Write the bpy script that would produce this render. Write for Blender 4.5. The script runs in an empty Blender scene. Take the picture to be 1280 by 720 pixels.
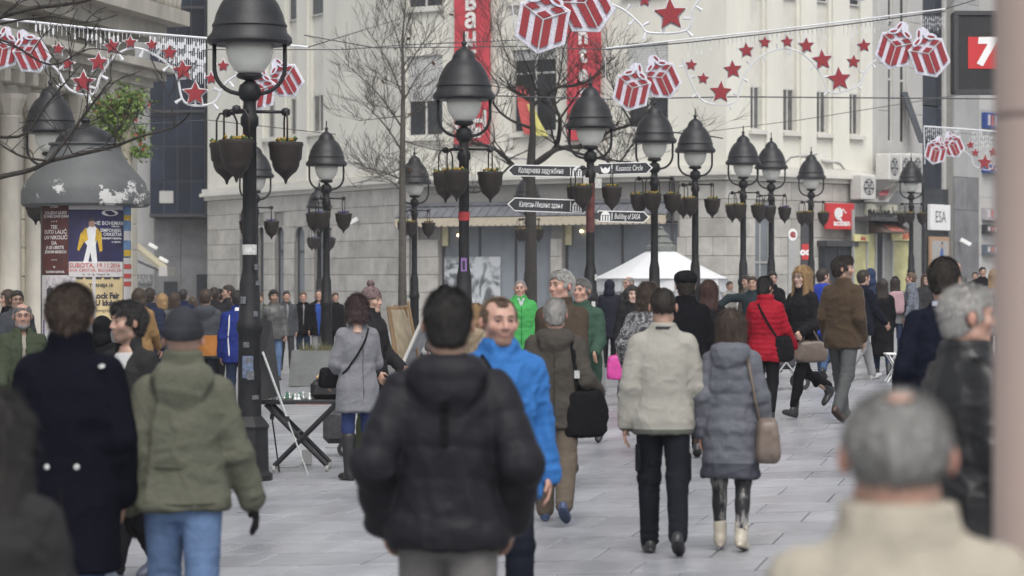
import bpy, math, random
import numpy as np
from mathutils import Vector, Matrix

random.seed(7)
RNG = np.random.default_rng(11)
S = bpy.context.scene
COL = S.collection

# ---------------------------------------------------------------- camera, sky, sun, exposure
F_PX = 3200.0          # focal length in pixels of the 1280 px wide photograph
HC = 1.93              # camera height
HZ = 345.0             # horizon row
cam = bpy.data.cameras.new('camera')
cam_ob = bpy.data.objects.new('camera', cam)
COL.objects.link(cam_ob)
cam_ob.location = (0, 0, HC)
cam_ob.rotation_euler = (math.radians(90), 0, 0)
cam.sensor_width = 36.0
cam.lens = F_PX / 1280 * 36.0
cam.shift_y = -(360 - HZ) / 1280
cam.clip_start = 0.1
cam.clip_end = 3000
cam.dof.use_dof = True
cam.dof.focus_distance = 31.0
cam.dof.aperture_fstop = 3.3
S.camera = cam_ob

SUN_EL, SUN_ROT = math.radians(55), math.radians(170)
w = bpy.data.worlds.new('World'); S.world = w; w.use_nodes = True
nt = w.node_tree; nt.nodes.clear()
sky = nt.nodes.new('ShaderNodeTexSky'); sky.sky_type = 'NISHITA'; sky.sun_disc = False
sky.sun_elevation = SUN_EL; sky.sun_rotation = SUN_ROT
sky.air_density = 1.0; sky.dust_density = 4.0; sky.ozone_density = 1.0
hs = nt.nodes.new('ShaderNodeHueSaturation'); hs.inputs['Saturation'].default_value = 0.20
bg = nt.nodes.new('ShaderNodeBackground'); bg.inputs['Strength'].default_value = 0.13
wo = nt.nodes.new('ShaderNodeOutputWorld')
nt.links.new(sky.outputs[0], hs.inputs['Color'])
nt.links.new(hs.outputs[0], bg.inputs['Color'])
nt.links.new(bg.outputs[0], wo.inputs['Surface'])
sl = bpy.data.lights.new('sun', 'SUN'); sl.energy = 1.0; sl.angle = math.radians(40); sl.color = (1, 0.97, 0.93)
sun = bpy.data.objects.new('sun', sl); COL.objects.link(sun)
sun.rotation_euler = (math.radians(90) - SUN_EL, 0, math.radians(180) - SUN_ROT)
S.view_settings.view_transform = 'Standard'
S.view_settings.look = 'None'
S.view_settings.gamma = 1.0
S.view_settings.exposure = 0.56
S.cycles.max_bounces = 6
S.cycles.volume_bounces = 1
S.cycles.diffuse_bounces = 3
S.cycles.glossy_bounces = 3
S.cycles.transmission_bounces = 4
S.cycles.use_denoising = True

# ---------------------------------------------------------------- placing
def gz(X):
    """height of the street surface (it falls gently to the left)"""
    t = 22 * math.tanh(X / 22)
    return 0.042 * t + 0.008 * (math.sqrt(t * t + 4) - 2)
def at(x, y, Y):
    """point seen at pixel x,y of the photograph at depth Y"""
    return Vector(((x - 640) / F_PX * Y, Y, HC - (y - HZ) / F_PX * Y))

# ---------------------------------------------------------------- materials
def lin(c):
    if isinstance(c, str):
        c = c.lstrip('#'); c = [int(c[i:i+2], 16) / 255 for i in (0, 2, 4)]
        c = [(v / 12.92 if v <= .04045 else ((v + .055) / 1.055) ** 2.4) for v in c]
    return tuple(c)
MATS = {}
def mat(name, color, rough=.7, metal=0., var=.15, vscale=6., bump=.0, bscale=60., spec=.5, color2=None, coords='Object',
        emit=None, sheen=0., stretch=None, rnd=0., transm=0., alpha=1., detail=4, wrinkle=0.):
    if name in MATS: return MATS[name]
    m = bpy.data.materials.new(name); m.use_nodes = True
    n = m.node_tree.nodes; l = m.node_tree.links
    p = n['Principled BSDF']
    c = lin(color)
    p.inputs['Roughness'].default_value = rough
    p.inputs['Metallic'].default_value = metal
    p.inputs['Specular IOR Level'].default_value = spec
    if sheen: p.inputs['Sheen Weight'].default_value = sheen
    if transm: p.inputs['Transmission Weight'].default_value = transm
    tc = n.new('ShaderNodeTexCoord')
    src = tc.outputs[coords] if coords != 'World' else n.new('ShaderNodeNewGeometry').outputs['Position']
    if stretch:
        mp = n.new('ShaderNodeMapping'); mp.inputs['Scale'].default_value = stretch
        l.new(src, mp.inputs['Vector']); src = mp.outputs[0]
    nz = n.new('ShaderNodeTexNoise'); nz.inputs['Scale'].default_value = vscale; nz.inputs['Detail'].default_value = detail
    nz.inputs['Roughness'].default_value = .65
    l.new(src, nz.inputs['Vector'])
    rp = n.new('ShaderNodeValToRGB')
    c2 = lin(color2) if color2 else tuple(min(1, v * (1 + var)) for v in c)
    c1 = c if color2 else tuple(v * (1 - var) for v in c)
    rp.color_ramp.elements[0].position = .3; rp.color_ramp.elements[1].position = .7
    rp.color_ramp.elements[0].color = (*c1, 1); rp.color_ramp.elements[1].color = (*c2, 1)
    l.new(nz.outputs['Fac'], rp.inputs['Fac'])
    out = rp.outputs['Color']
    if rnd:
        oi = n.new('ShaderNodeObjectInfo')
        mr = n.new('ShaderNodeMapRange'); mr.inputs['To Min'].default_value = 1 - rnd; mr.inputs['To Max'].default_value = 1 + rnd
        l.new(oi.outputs['Random'], mr.inputs['Value'])
        hv = n.new('ShaderNodeHueSaturation'); l.new(mr.outputs[0], hv.inputs['Value']); l.new(out, hv.inputs['Color']); out = hv.outputs[0]
    l.new(out, p.inputs['Base Color'])
    if bump:
        b = n.new('ShaderNodeBump'); b.inputs['Strength'].default_value = bump; b.inputs['Distance'].default_value = .01
        n2 = n.new('ShaderNodeTexNoise'); n2.inputs['Scale'].default_value = bscale; n2.inputs['Detail'].default_value = 3
        l.new(src, n2.inputs['Vector']); l.new(n2.outputs['Fac'], b.inputs['Height']); l.new(b.outputs[0], p.inputs['Normal'])
    if wrinkle:
        b2 = n.new('ShaderNodeBump'); b2.inputs['Strength'].default_value = wrinkle; b2.inputs['Distance'].default_value = .03
        w1 = n.new('ShaderNodeTexNoise'); w1.inputs['Scale'].default_value = 15; w1.inputs['Detail'].default_value = 5; w1.inputs['Distortion'].default_value = 1.4
        w1.inputs['Roughness'].default_value = .45; l.new(src, w1.inputs['Vector']); l.new(w1.outputs['Fac'], b2.inputs['Height'])
        if bump: l.new(b.outputs[0], b2.inputs['Normal'])
        l.new(b2.outputs[0], p.inputs['Normal'])
    if emit:
        p.inputs['Emission Color'].default_value = (*lin(emit[0]), 1); p.inputs['Emission Strength'].default_value = emit[1]
    MATS[name] = m
    return m

def zmat(name, bands, rough=.75, var=.12, axis=2):
    """fabric made of colour blocks stacked along one axis: bands = [(z_from, colour), ...] ascending, metres in object space"""
    if name in MATS: return MATS[name]
    m = mat(name, bands[0][1], rough, var=var, bump=.25, bscale=90, wrinkle=.2, spec=.2)
    n = m.node_tree.nodes; l = m.node_tree.links; p = n['Principled BSDF']
    prev = p.inputs['Base Color'].links[0].from_socket
    tc = n.new('ShaderNodeTexCoord'); sx = n.new('ShaderNodeSeparateXYZ'); l.new(tc.outputs['Object'], sx.inputs[0])
    for z0, c in bands[1:]:
        gt = n.new('ShaderNodeMath'); gt.operation = 'GREATER_THAN'; gt.inputs[1].default_value = z0
        l.new(sx.outputs[axis], gt.inputs[0])
        mx = n.new('ShaderNodeMix'); mx.data_type = 'RGBA'
        l.new(gt.outputs[0], mx.inputs['Factor']); l.new(prev, mx.inputs['A']); mx.inputs['B'].default_value = (*lin(c), 1)
        prev = mx.outputs['Result']
    l.new(prev, p.inputs['Base Color'])
    return m

# ---------------------------------------------------------------- mesh building
class MB:
    def __init__(s):
        s.v = []; s.f = []; s.mi = []; s.n = 0
    def add(s, v, f, mi=0):
        s.v.extend([tuple(p) for p in v]); s.f.extend([[i + s.n for i in q] for q in f]); s.mi.extend([mi] * len(f)); s.n += len(v)
        return s
    def box(s, x0, x1, y0, y1, z0, z1, mi=0, M=None):
        v = [(x, y, z) for z in (z0, z1) for y in (y0, y1) for x in (x0, x1)]
        if M is not None: v = [M @ Vector(p) for p in v]
        return s.add(v, [[0, 2, 3, 1], [4, 5, 7, 6], [0, 1, 5, 4], [2, 6, 7, 3], [0, 4, 6, 2], [1, 3, 7, 5]], mi)
    def bbox(s, x0, x1, y0, y1, z0, z1, b=.01, mi=0, M=None):
        """box with chamfered edges"""
        v = []; idx = {}
        def vid(p):
            if p not in idx: idx[p] = len(v); v.append(p)
            return idx[p]
        X, Yy, Z = (x0, x1), (y0, y1), (z0, z1)
        def P(ix, iy, iz, ax):
            q = [X[ix], Yy[iy], Z[iz]]
            for a, i in ((0, ix), (1, iy), (2, iz)):
                if a != ax: q[a] += b if i == 0 else -b
            return vid(tuple(q))
        f = []
        for ax in range(3):
            o = [a for a in range(3) if a != ax]
            for side in (0, 1):
                c = []
                for i, j in ((0, 0), (1, 0), (1, 1), (0, 1)):
                    t = [0, 0, 0]; t[ax] = side; t[o[0]] = i; t[o[1]] = j
                    c.append(P(*t, ax))
                f.append(c if side else c[::-1])
        for ax in range(3):
            o = [a for a in range(3) if a != ax]
            for i in (0, 1):
                for j in (0, 1):
                    q = []
                    for e in (0, 1):
                        t = [0, 0, 0]; t[ax] = e; t[o[0]] = i; t[o[1]] = j
                        q.append((P(*t, o[0]), P(*t, o[1])))
                    f.append([q[0][0], q[1][0], q[1][1], q[0][1]])
        for i in (0, 1):
            for j in (0, 1):
                for k in (0, 1): f.append([P(i, j, k, 0), P(i, j, k, 1), P(i, j, k, 2)])
        if M is not None: v = [M @ Vector(p) for p in v]
        return s.add(v, f, mi)
    def tube(s, pts, r, n=8, mi=0, cap=True):
        pts = [Vector(p) for p in pts]
        if not hasattr(r, '__len__'): r = [r] * len(pts)
        v = []; f = []
        up = None
        for i, p in enumerate(pts):
            d = (pts[min(i + 1, len(pts) - 1)] - pts[max(i - 1, 0)])
            d = d.normalized() if d.length > 1e-9 else Vector((0, 0, 1))
            if up is None: up = Vector((0, 0, 1)) if abs(d.z) < .9 else Vector((1, 0, 0))
            a = d.cross(up)
            if a.length < 1e-5: a = d.orthogonal()
            a.normalize(); b = d.cross(a).normalized(); up = -b if False else up
            for k in range(n):
                t = 2 * math.pi * k / n
                v.append(p + a * (math.cos(t) * r[i]) + b * (math.sin(t) * r[i]))
        for i in range(len(pts) - 1):
            for k in range(n):
                f.append([i * n + k, i * n + (k + 1) % n, (i + 1) * n + (k + 1) % n, (i + 1) * n + k])
        if cap: f.append(list(range(n))[::-1]); f.append([(len(pts) - 1) * n + k for k in range(n)])
        return s.add(v, f, mi)
    def lathe(s, prof, n=24, c=(0, 0, 0), mi=0, cap=True, a0=0.):
        v = []; f = []
        for r, z in prof:
            for k in range(n):
                t = 2 * math.pi * k / n + a0
                v.append((c[0] + r * math.cos(t), c[1] + r * math.sin(t), c[2] + z))
        for i in range(len(prof) - 1):
            for k in range(n):
                f.append([i * n + k, i * n + (k + 1) % n, (i + 1) * n + (k + 1) % n, (i + 1) * n + k])
        if cap:
            f.append(list(range(n))[::-1]); f.append([(len(prof) - 1) * n + k for k in range(n)])
        return s.add(v, f, mi)
    def prism(s, poly, d0, d1, M=None, mi=0):
        """polygon in x,z extruded along y from d0 to d1"""
        n = len(poly)
        v = [(x, d0, z) for x, z in poly] + [(x, d1, z) for x, z in poly]
        if M is not None: v = [M @ Vector(p) for p in v]
        f = [list(range(n)), [n + k for k in range(n)][::-1]] + [[k, n + k, n + (k + 1) % n, (k + 1) % n] for k in range(n)]
        return s.add(v, f, mi)
    def mesh(s, name):
        me = bpy.data.meshes.new(name); me.from_pydata(s.v, [], s.f)
        if any(s.mi): me.polygons.foreach_set('material_index', s.mi)
        import bmesh
        bm = bmesh.new(); bm.from_mesh(me); bmesh.ops.recalc_face_normals(bm, faces=bm.faces); bm.to_mesh(me); bm.free()
        return me
    def build(s, name, mats, parent=None, smooth=False, loc=None):
        return put(name, s.mesh(name), mats, parent, smooth, loc)

def put(name, me, mats, parent=None, smooth=False, loc=None):
    if mats is not None:
        for m in (mats if isinstance(mats, (list, tuple)) else [mats]): me.materials.append(m)
    if smooth == 'auto':
        try: me.set_sharp_from_angle(angle=math.radians(40)); smooth = True
        except Exception: smooth = True
    if smooth: me.polygons.foreach_set('use_smooth', [True] * len(me.polygons))
    o = bpy.data.objects.new(name, me); COL.objects.link(o)
    if parent: o.parent = parent
    if loc is not None: o.location = loc
    return o
def shared(name, me, parent=None, loc=None, rot=None, scale=None):
    o = bpy.data.objects.new(name, me); COL.objects.link(o)
    if parent: o.parent = parent
    if loc is not None: o.location = loc
    if rot is not None: o.rotation_euler = rot
    if scale is not None: o.scale = scale
    return o
def tag(o, label, cat, group=None, kind=None):
    if label: o['label'] = label
    if cat: o['category'] = cat
    if group: o['group'] = group
    if kind: o['kind'] = kind
    return o
def thing(name, label, cat, loc=(0, 0, 0), rz=0., group=None):
    o = bpy.data.objects.new(name, None); COL.objects.link(o); o.location = loc; o.rotation_euler = (0, 0, rz)
    o.empty_display_size = .1
    return tag(o, label, cat, group)
def copy_tree(o, parent=None):
    c = o.copy(); COL.objects.link(c)
    if parent: c.parent = parent
    for ch in list(o.children): copy_tree(ch, c)
    return c
FONT_CACHE = {}
def text_mesh(txt, size=1., align='CENTER', extrude=0., bold=0., shear=0., spacing=1.):
    cu = bpy.data.curves.new('lettering', 'FONT'); cu.body = txt; cu.size = size; cu.align_x = align; cu.align_y = 'CENTER'
    cu.extrude = extrude; cu.offset = bold; cu.shear = shear; cu.resolution_u = 2; cu.space_character = spacing
    ob = bpy.data.objects.new('lettering', cu); COL.objects.link(ob)
    dg = bpy.context.evaluated_depsgraph_get()
    me = bpy.data.meshes.new_from_object(ob.evaluated_get(dg))
    bpy.data.objects.remove(ob); bpy.data.curves.remove(cu)
    me.materials.clear()
    return me
def text(txt, size, m, parent, M, align='CENTER', bold=0., shear=0., name='lettering', fit=None, bend=None, spacing=1.):
    """flat lettering; text plane x right, y up is mapped by matrix M (fit = wanted width)"""
    me = text_mesh(txt, size, align, .0, bold, shear, spacing)
    if len(me.vertices) == 0: return None
    if fit:
        xs = [v.co.x for v in me.vertices]; wd = max(xs) - min(xs)
        k = fit / wd
        for v in me.vertices: v.co.x *= k
    if bend:
        bend(me)
    elif M is not None: me.transform(M)
    return put(name, me, m, parent)

class Wall:
    """vertical wall from A to B (x,y); u along it, v up from z=0, d out towards the street"""
    def __init__(s, A, B):
        s.A = Vector((A[0], A[1])); s.B = Vector((B[0], B[1])); s.L = (s.B - s.A).length
        s.t = (s.B - s.A) / s.L; s.n = Vector((s.t.y, -s.t.x))
        if s.n.dot(-s.A) < 0: s.n = -s.n
        s.M = Matrix(((s.t.x, -s.n.x, 0, s.A.x), (s.t.y, -s.n.y, 0, s.A.y), (0, 0, 1, 0), (0, 0, 0, 1)))
    def u(s, px):
        k = (px - 640) / F_PX            # X = k*Y
        # A.x + u t.x = k (A.y + u t.y)
        return (k * s.A.y - s.A.x) / (s.t.x - k * s.t.y)
    def Y(s, u): return s.A.y + u * s.t.y
    def v(s, px, py): return HC - (py - HZ) / F_PX * s.Y(s.u(px))
    def pt(s, u, v, d=0): return s.M @ Vector((u, -d, v))
    # local frame of M: x = u, y = -d (into the wall), z = v
    def box(s, mb, u0, u1, v0, v1, d0, d1, mi=0, bev=0.):
        if bev: return mb.bbox(u0, u1, -d1, -d0, v0, v1, bev, mi, s.M)
        return mb.box(u0, u1, -d1, -d0, v0, v1, mi, s.M)
    def tm(s, u, v, d):
        """matrix for lettering on the wall (text x,y -> wall u,v)"""
        return s.M @ Matrix.Translation((u, -d, v)) @ Matrix.Rotation(math.radians(90), 4, 'X')
# ---------------------------------------------------------------- things whose children are given in world coordinates
WROOT = {}
_put, _shared = put, shared
def put(name, me, mats, parent=None, smooth=False, loc=None):
    o = _put(name, me, mats, parent, smooth, loc)
    if parent and parent.name in WROOT: o.matrix_parent_inverse = Matrix.Translation(-WROOT[parent.name])
    return o
def shared(name, me, parent=None, loc=None, rot=None, scale=None):
    o = _shared(name, me, parent, loc, rot, scale)
    if parent and parent.name in WROOT: o.matrix_parent_inverse = Matrix.Translation(-WROOT[parent.name])
    return o
def wthing(name, label, cat, loc, group=None):
    o = thing(name, label, cat, loc, 0, group); WROOT[o.name] = Vector(loc); return o

# ---------------------------------------------------------------- street
STREET = math.atan(.22); SW, SL = .8, .75
E1 = Vector((math.cos(STREET), -math.sin(STREET))); E2 = Vector((math.sin(STREET), math.cos(STREET)))
def paving(name, brick):
    m = bpy.data.materials.new(name); m.use_nodes = True
    n = m.node_tree.nodes; l = m.node_tree.links; p = n['Principled BSDF']
    g = n.new('ShaderNodeNewGeometry')
    mp = n.new('ShaderNodeMapping'); mp.inputs['Rotation'].default_value = (0, 0, STREET); l.new(g.outputs['Position'], mp.inputs['Vector'])
    def noise(sc, det, st=None):
        z = n.new('ShaderNodeTexNoise'); z.inputs['Scale'].default_value = sc; z.inputs['Detail'].default_value = det
        z.inputs['Roughness'].default_value = .62
        if st:
            q = n.new('ShaderNodeMapping'); q.inputs['Scale'].default_value = st; l.new(mp.outputs[0], q.inputs['Vector']); l.new(q.outputs[0], z.inputs['Vector'])
        else: l.new(mp.outputs[0], z.inputs['Vector'])
        return z
    def ramp(src, a, b, c1, c2):
        r = n.new('ShaderNodeValToRGB'); r.color_ramp.elements[0].position = a; r.color_ramp.elements[1].position = b
        r.color_ramp.elements[0].color = (*c1, 1); r.color_ramp.elements[1].color = (*c2, 1); l.new(src, r.inputs['Fac']); return r.outputs['Color']
    def mul(a, b, fac=1.):
        x = n.new('ShaderNodeMix'); x.data_type = 'RGBA'; x.blend_type = 'MULTIPLY'; x.inputs['Factor'].default_value = fac
        l.new(a, x.inputs['A']); l.new(b, x.inputs['B']); return x.outputs['Result']
    base = ramp(noise(9, 6).outputs['Fac'], .25, .75, (.315, .322, .344), (.445, .453, .48))
    stains = ramp(noise(.55, 5).outputs['Fac'], .36, .62, (.66, .66, .675), (1, 1, 1))
    traffic = ramp(noise(.5, 3, (3.2, .25, 1)).outputs['Fac'], .35, .65, (.8, .8, .81), (1.05, 1.05, 1.05))
    spots = ramp(noise(17, 2).outputs['Fac'], .27, .33, (.35, .35, .35), (1, 1, 1))
    c = mul(mul(mul(base, stains), traffic), spots, .75)
    if brick:
        b = n.new('ShaderNodeTexBrick'); b.inputs['Scale'].default_value = 1
        b.inputs['Color1'].default_value = (1, 1, 1, 1); b.inputs['Color2'].default_value = (.86, .86, .86, 1); b.inputs['Mortar'].default_value = (.3, .3, .3, 1)
        b.inputs['Mortar Size'].default_value = .006; b.inputs['Brick Width'].default_value = .8; b.inputs['Row Height'].default_value = .75
        l.new(mp.outputs[0], b.inputs['Vector']); c = mul(c, b.outputs['Color'])
    else:
        oi = n.new('ShaderNodeObjectInfo'); mr = n.new('ShaderNodeMapRange'); mr.inputs['To Min'].default_value = .92; mr.inputs['To Max'].default_value = 1.06
        l.new(oi.outputs['Random'], mr.inputs['Value'])
        hv = n.new('ShaderNodeHueSaturation'); l.new(mr.outputs[0], hv.inputs['Value']); l.new(c, hv.inputs['Color']); c = hv.outputs[0]
    # dirt gathered along the row joints
    sy = n.new('ShaderNodeSeparateXYZ'); l.new(mp.outputs[0], sy.inputs[0])
    def mth(op, a, b=None):
        q = n.new('ShaderNodeMath'); q.operation = op
        l.new(a, q.inputs[0]) if not isinstance(a, float) else None
        if b is not None:
            if isinstance(b, float): q.inputs[1].default_value = b
            else: l.new(b, q.inputs[1])
        return q.outputs[0]
    fr_ = mth('ABSOLUTE', mth('SUBTRACT', mth('FRACT', mth('ADD', mth('DIVIDE', sy.outputs['Y'], SL), .5)), .5))
    jm = n.new('ShaderNodeMapRange'); jm.inputs['From Min'].default_value = .5 - .040 / SL; jm.inputs['From Max'].default_value = .5 - .008 / SL; l.new(fr_, jm.inputs['Value'])
    dn = n.new('ShaderNodeMapRange'); dn.inputs['From Min'].default_value = .40; dn.inputs['From Max'].default_value = .62; l.new(noise(1.6, 5, (.5, 2.2, 1)).outputs['Fac'], dn.inputs['Value'])
    dk_ = n.new('ShaderNodeMix'); dk_.data_type = 'RGBA'; l.new(mth('MULTIPLY', mth('MULTIPLY', jm.outputs[0], dn.outputs[0]), .8), dk_.inputs['Factor']); l.new(c, dk_.inputs['A']); dk_.inputs['B'].default_value = (.07, .068, .066, 1); c = dk_.outputs['Result']
    l.new(c, p.inputs['Base Color'])
    rr = n.new('ShaderNodeMapRange'); rr.inputs['To Min'].default_value = .16; rr.inputs['To Max'].default_value = .50
    l.new(noise(.8, 4).outputs['Fac'], rr.inputs['Value']); l.new(rr.outputs[0], p.inputs['Roughness'])
    bp = n.new('ShaderNodeBump'); bp.inputs['Strength'].default_value = .35; bp.inputs['Distance'].default_value = .004
    l.new(noise(40, 4).outputs['Fac'], bp.inputs['Height']); l.new(bp.outputs[0], p.inputs['Normal'])
    return m
M_SLAB = paving('paving_slab', False); M_GROUND = paving('paving_far', True)
M_JOINT = mat('paving_joint', (.06, .06, .06), .9)

mb = MB()
xs = [-600, -300, -120, -60] + list(np.arange(-40, 41, 2.0)) + [60, 120, 300, 600]
ys = [-60, -10, 0, 10, 46, 80, 150, 300, 600, 1100]
for y in ys:
    for x in xs: mb.v.append((x, y, gz(x) - .014))
nx = len(xs)
mb.f = [[j * nx + i, j * nx + i + 1, (j + 1) * nx + i + 1, (j + 1) * nx + i] for j in range(len(ys) - 1) for i in range(nx - 1)]
mb.mi = [0] * len(mb.f); mb.n = len(mb.v)
ground = tag(mb.build('pavement', M_GROUND), None, None, kind='structure')

SW, SL = .8, .75
slab_me = MB().bbox(-SW / 2 + .006, SW / 2 - .006, -SL / 2 + .009, SL / 2 - .009, -.03, 0, .006).mesh('paving_slab'); slab_me.materials.append(M_SLAB)
cand = []
for j in range(5, 90):
    for i in range(-60, 60):
        off = (.5 * (j % 2)) + .06 * math.sin(j * 2.3)
        c = E1 * ((i + off) * SW) + E2 * (j * SL)
        if c.y < 14.3 or c.y > 52: continue
        px = 640 + c.x / c.y * F_PX
        if px < -500 or px > 1800: continue
        cand.append((c.y + (100 if px < -60 or px > 1340 else 0), c))
cand.sort(key=lambda t: t[0])
far = MB(); bed = MB()
for k, (yy, c) in enumerate(cand):
    sl_ = (gz(c.x + .05) - gz(c.x - .05)) / .1
    R = Matrix.Rotation(-math.atan(sl_) + random.uniform(-.003, .003), 4, 'Y') @ Matrix.Rotation(random.uniform(-.003, .003), 4, 'X') @ Matrix.Rotation(-STREET, 4, 'Z')
    Mx = Matrix.Translation((c.x, c.y, gz(c.x) + random.uniform(-.0022, .0005))) @ R
    bed.add([Mx @ Vector((x_, y_, -.011)) for x_, y_ in ((-SW / 2, -SL / 2), (SW / 2, -SL / 2), (SW / 2, SL / 2), (-SW / 2, SL / 2))], [[0, 1, 2, 3]])
    if k < 300:
        o = shared('paving_slab', slab_me, ground); o.matrix_world = Mx
    else:
        b = .006
        far.bbox(-SW / 2 + b, SW / 2 - b, -SL / 2 + .007, SL / 2 - .007, -.02, 0, .006, 0, Mx)
tag(bed.build('mortar_bed', M_JOINT), None, None, kind='structure')
fo = far.build('distant_paving_slabs', M_SLAB, ground); fo['kind'] = 'stuff'

# ---------------------------------------------------------------- building materials
M_CREAM = mat('cream_render', (.65, .635, .565), .85, var=.09, vscale=.7, bump=.15, bscale=25, detail=9, coords='World', stretch=(1, 1, .22))
M_CREAM2 = mat('cream_trim', (.58, .565, .515), .85, var=.10, vscale=1.2, bump=.1, bscale=30)
M_STONE = mat('rusticated_stone', (.40, .385, .355), .9, var=.24, vscale=1.4, bump=1., bscale=16, rnd=.10, coords='World', detail=8)
M_STONE_D = mat('stone_joint', (.24, .235, .22), .95, var=.1)
M_GREYCON = mat('grey_concrete', (.34, .34, .335), .85, var=.10, vscale=.7, bump=.1, rnd=.05)
M_GREYST = mat('grey_marble', (.17, .17, .175), .5, var=.3, vscale=1.3, bump=.05, rnd=.10, detail=9, coords='World')
M_PALEST = mat('pale_panel', (.44, .43, .41), .8, var=.08, vscale=.8, rnd=.05)
M_GLASS = mat('dark_glass', (.030, .034, .040), .08, var=.4, vscale=.5, spec=.4)
M_PGLASS = mat('curtain_reflection_glass', (.09, .09, .088), .1, var=.5, vscale=1.5)  # glass colour lightened to stand for reflections and curtains
M_TGLASS = mat('tower_glass', (.020, .026, .042), .12, var=.45, vscale=.4, spec=.22, rnd=.3)
M_SHOPGLASS = mat('shop_glass', (.19, .21, .23), .05, var=.35, vscale=.35, spec=.6)
M_FRAME = mat('window_frame_white', (.52, .51, .48), .6, var=.08)
M_DFRAME = mat('dark_metal_frame', (.045, .045, .05), .45, var=.15)
M_SHUTTER = mat('roller_shutter', (.50, .50, .49), .6, var=.06)
M_AWN = mat('awning_grey', (.13, .135, .15), .7, var=.2, vscale=2)
M_AWNV = mat('awning_valance', (.50, .44, .34), .8, var=.1)
M_OLDST = mat('old_limestone', (.42, .395, .345), .9, var=.26, vscale=1.1, bump=.5, bscale=12, rnd=.07, detail=8, coords='World', stretch=(1, 1, .4))
M_WHITE = mat('white_paint', (.75, .75, .74), .6, var=.04)
M_BLACK = mat('black_metal', (.018, .018, .020), .5, var=.3, vscale=9, bump=.12, bscale=40)
M_YELLOWL = mat('warm_lamp', (.9, .8, .5), .5, emit=((1., .72, .35), 6.))
M_RED = mat('red_sign', (.50, .03, .035), .5, var=.06)

def wall_mesh(mb, W, u0, u1, v0, v1, holes, depth=.3, d=0., mi=0):
    us = sorted({u0, u1, *[h[0] for h in holes], *[h[1] for h in holes]}); us = [u for u in us if u0 <= u <= u1]
    vs = sorted({v0, v1, *[h[2] for h in holes], *[h[3] for h in holes]}); vs = [v for v in vs if v0 <= v <= v1]
    for a, b in zip(us[:-1], us[1:]):
        for c, e in zip(vs[:-1], vs[1:]):
            um, vm = (a + b) / 2, (c + e) / 2
            if any(h[0] < um < h[1] and h[2] < vm < h[3] for h in holes): continue
            mb.add([W.pt(a, c, d), W.pt(b, c, d), W.pt(b, e, d), W.pt(a, e, d)], [[0, 1, 2, 3]], mi)
    for a, b, c, e in holes:
        q = lambda u, v, dd: W.pt(u, v, dd)
        mb.add([q(a, c, d), q(b, c, d), q(b, e, d), q(a, e, d), q(a, c, d - depth), q(b, c, d - depth), q(b, e, d - depth), q(a, e, d - depth)],
               [[0, 4, 5, 1], [1, 5, 6, 2], [2, 6, 7, 3], [3, 7, 4, 0]], mi)

def window(W, parent, u0, u1, v0, v1, cols=2, transom=None, d=-.18, frame=M_FRAME, glass=M_GLASS, fw=.07, sill=True, shutter=None, blind=None, sillm=M_CREAM2):
    fr = MB()
    W.box(fr, u0, u0 + fw, v0, v1, d, d + .07); W.box(fr, u1 - fw, u1, v0, v1, d, d + .07)
    W.box(fr, u0 + fw, u1 - fw, v0, v0 + fw, d, d + .07); W.box(fr, u0 + fw, u1 - fw, v1 - fw, v1, d, d + .07)
    iw = (u1 - u0 - 2 * fw)
    for c in range(1, cols):
        uc = u0 + fw + iw * c / cols; W.box(fr, uc - fw / 2, uc + fw / 2, v0 + fw, v1 - fw, d, d + .068)
    rows = [v0 + fw, v1 - fw]
    if transom:
        W.box(fr, u0 + fw, u1 - fw, transom - fw / 2, transom + fw / 2, d, d + .066); rows = [v0 + fw, transom, v1 - fw]
    f = fr.build('window', frame, parent)
    for r0, r1 in zip(rows[:-1], rows[1:]):
        for c in range(cols):
            g = MB(); W.box(g, u0 + fw + iw * c / cols + .01, u0 + fw + iw * (c + 1) / cols - .01, r0 + .01, r1 - .01, d + .015, d + .03)
            g.build('pane', glass, f)
    if shutter:
        k = MB(); z = shutter
        while z < v1 - .02:
            W.box(k, u0 + .01, u1 - .01, z, min(z + .085, v1), d + .075, d + .10, bev=.01); z += .09
        k.build('shutter', M_SHUTTER, f)
    if sill:
        k = MB(); W.box(k, u0 - .12, u1 + .12, v0 - .16, v0 - .02, -.1, .16); k.build('sill', sillm, f)
        for uu in (u0 + .08, u1 - .2):
            pass
    return f

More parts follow.
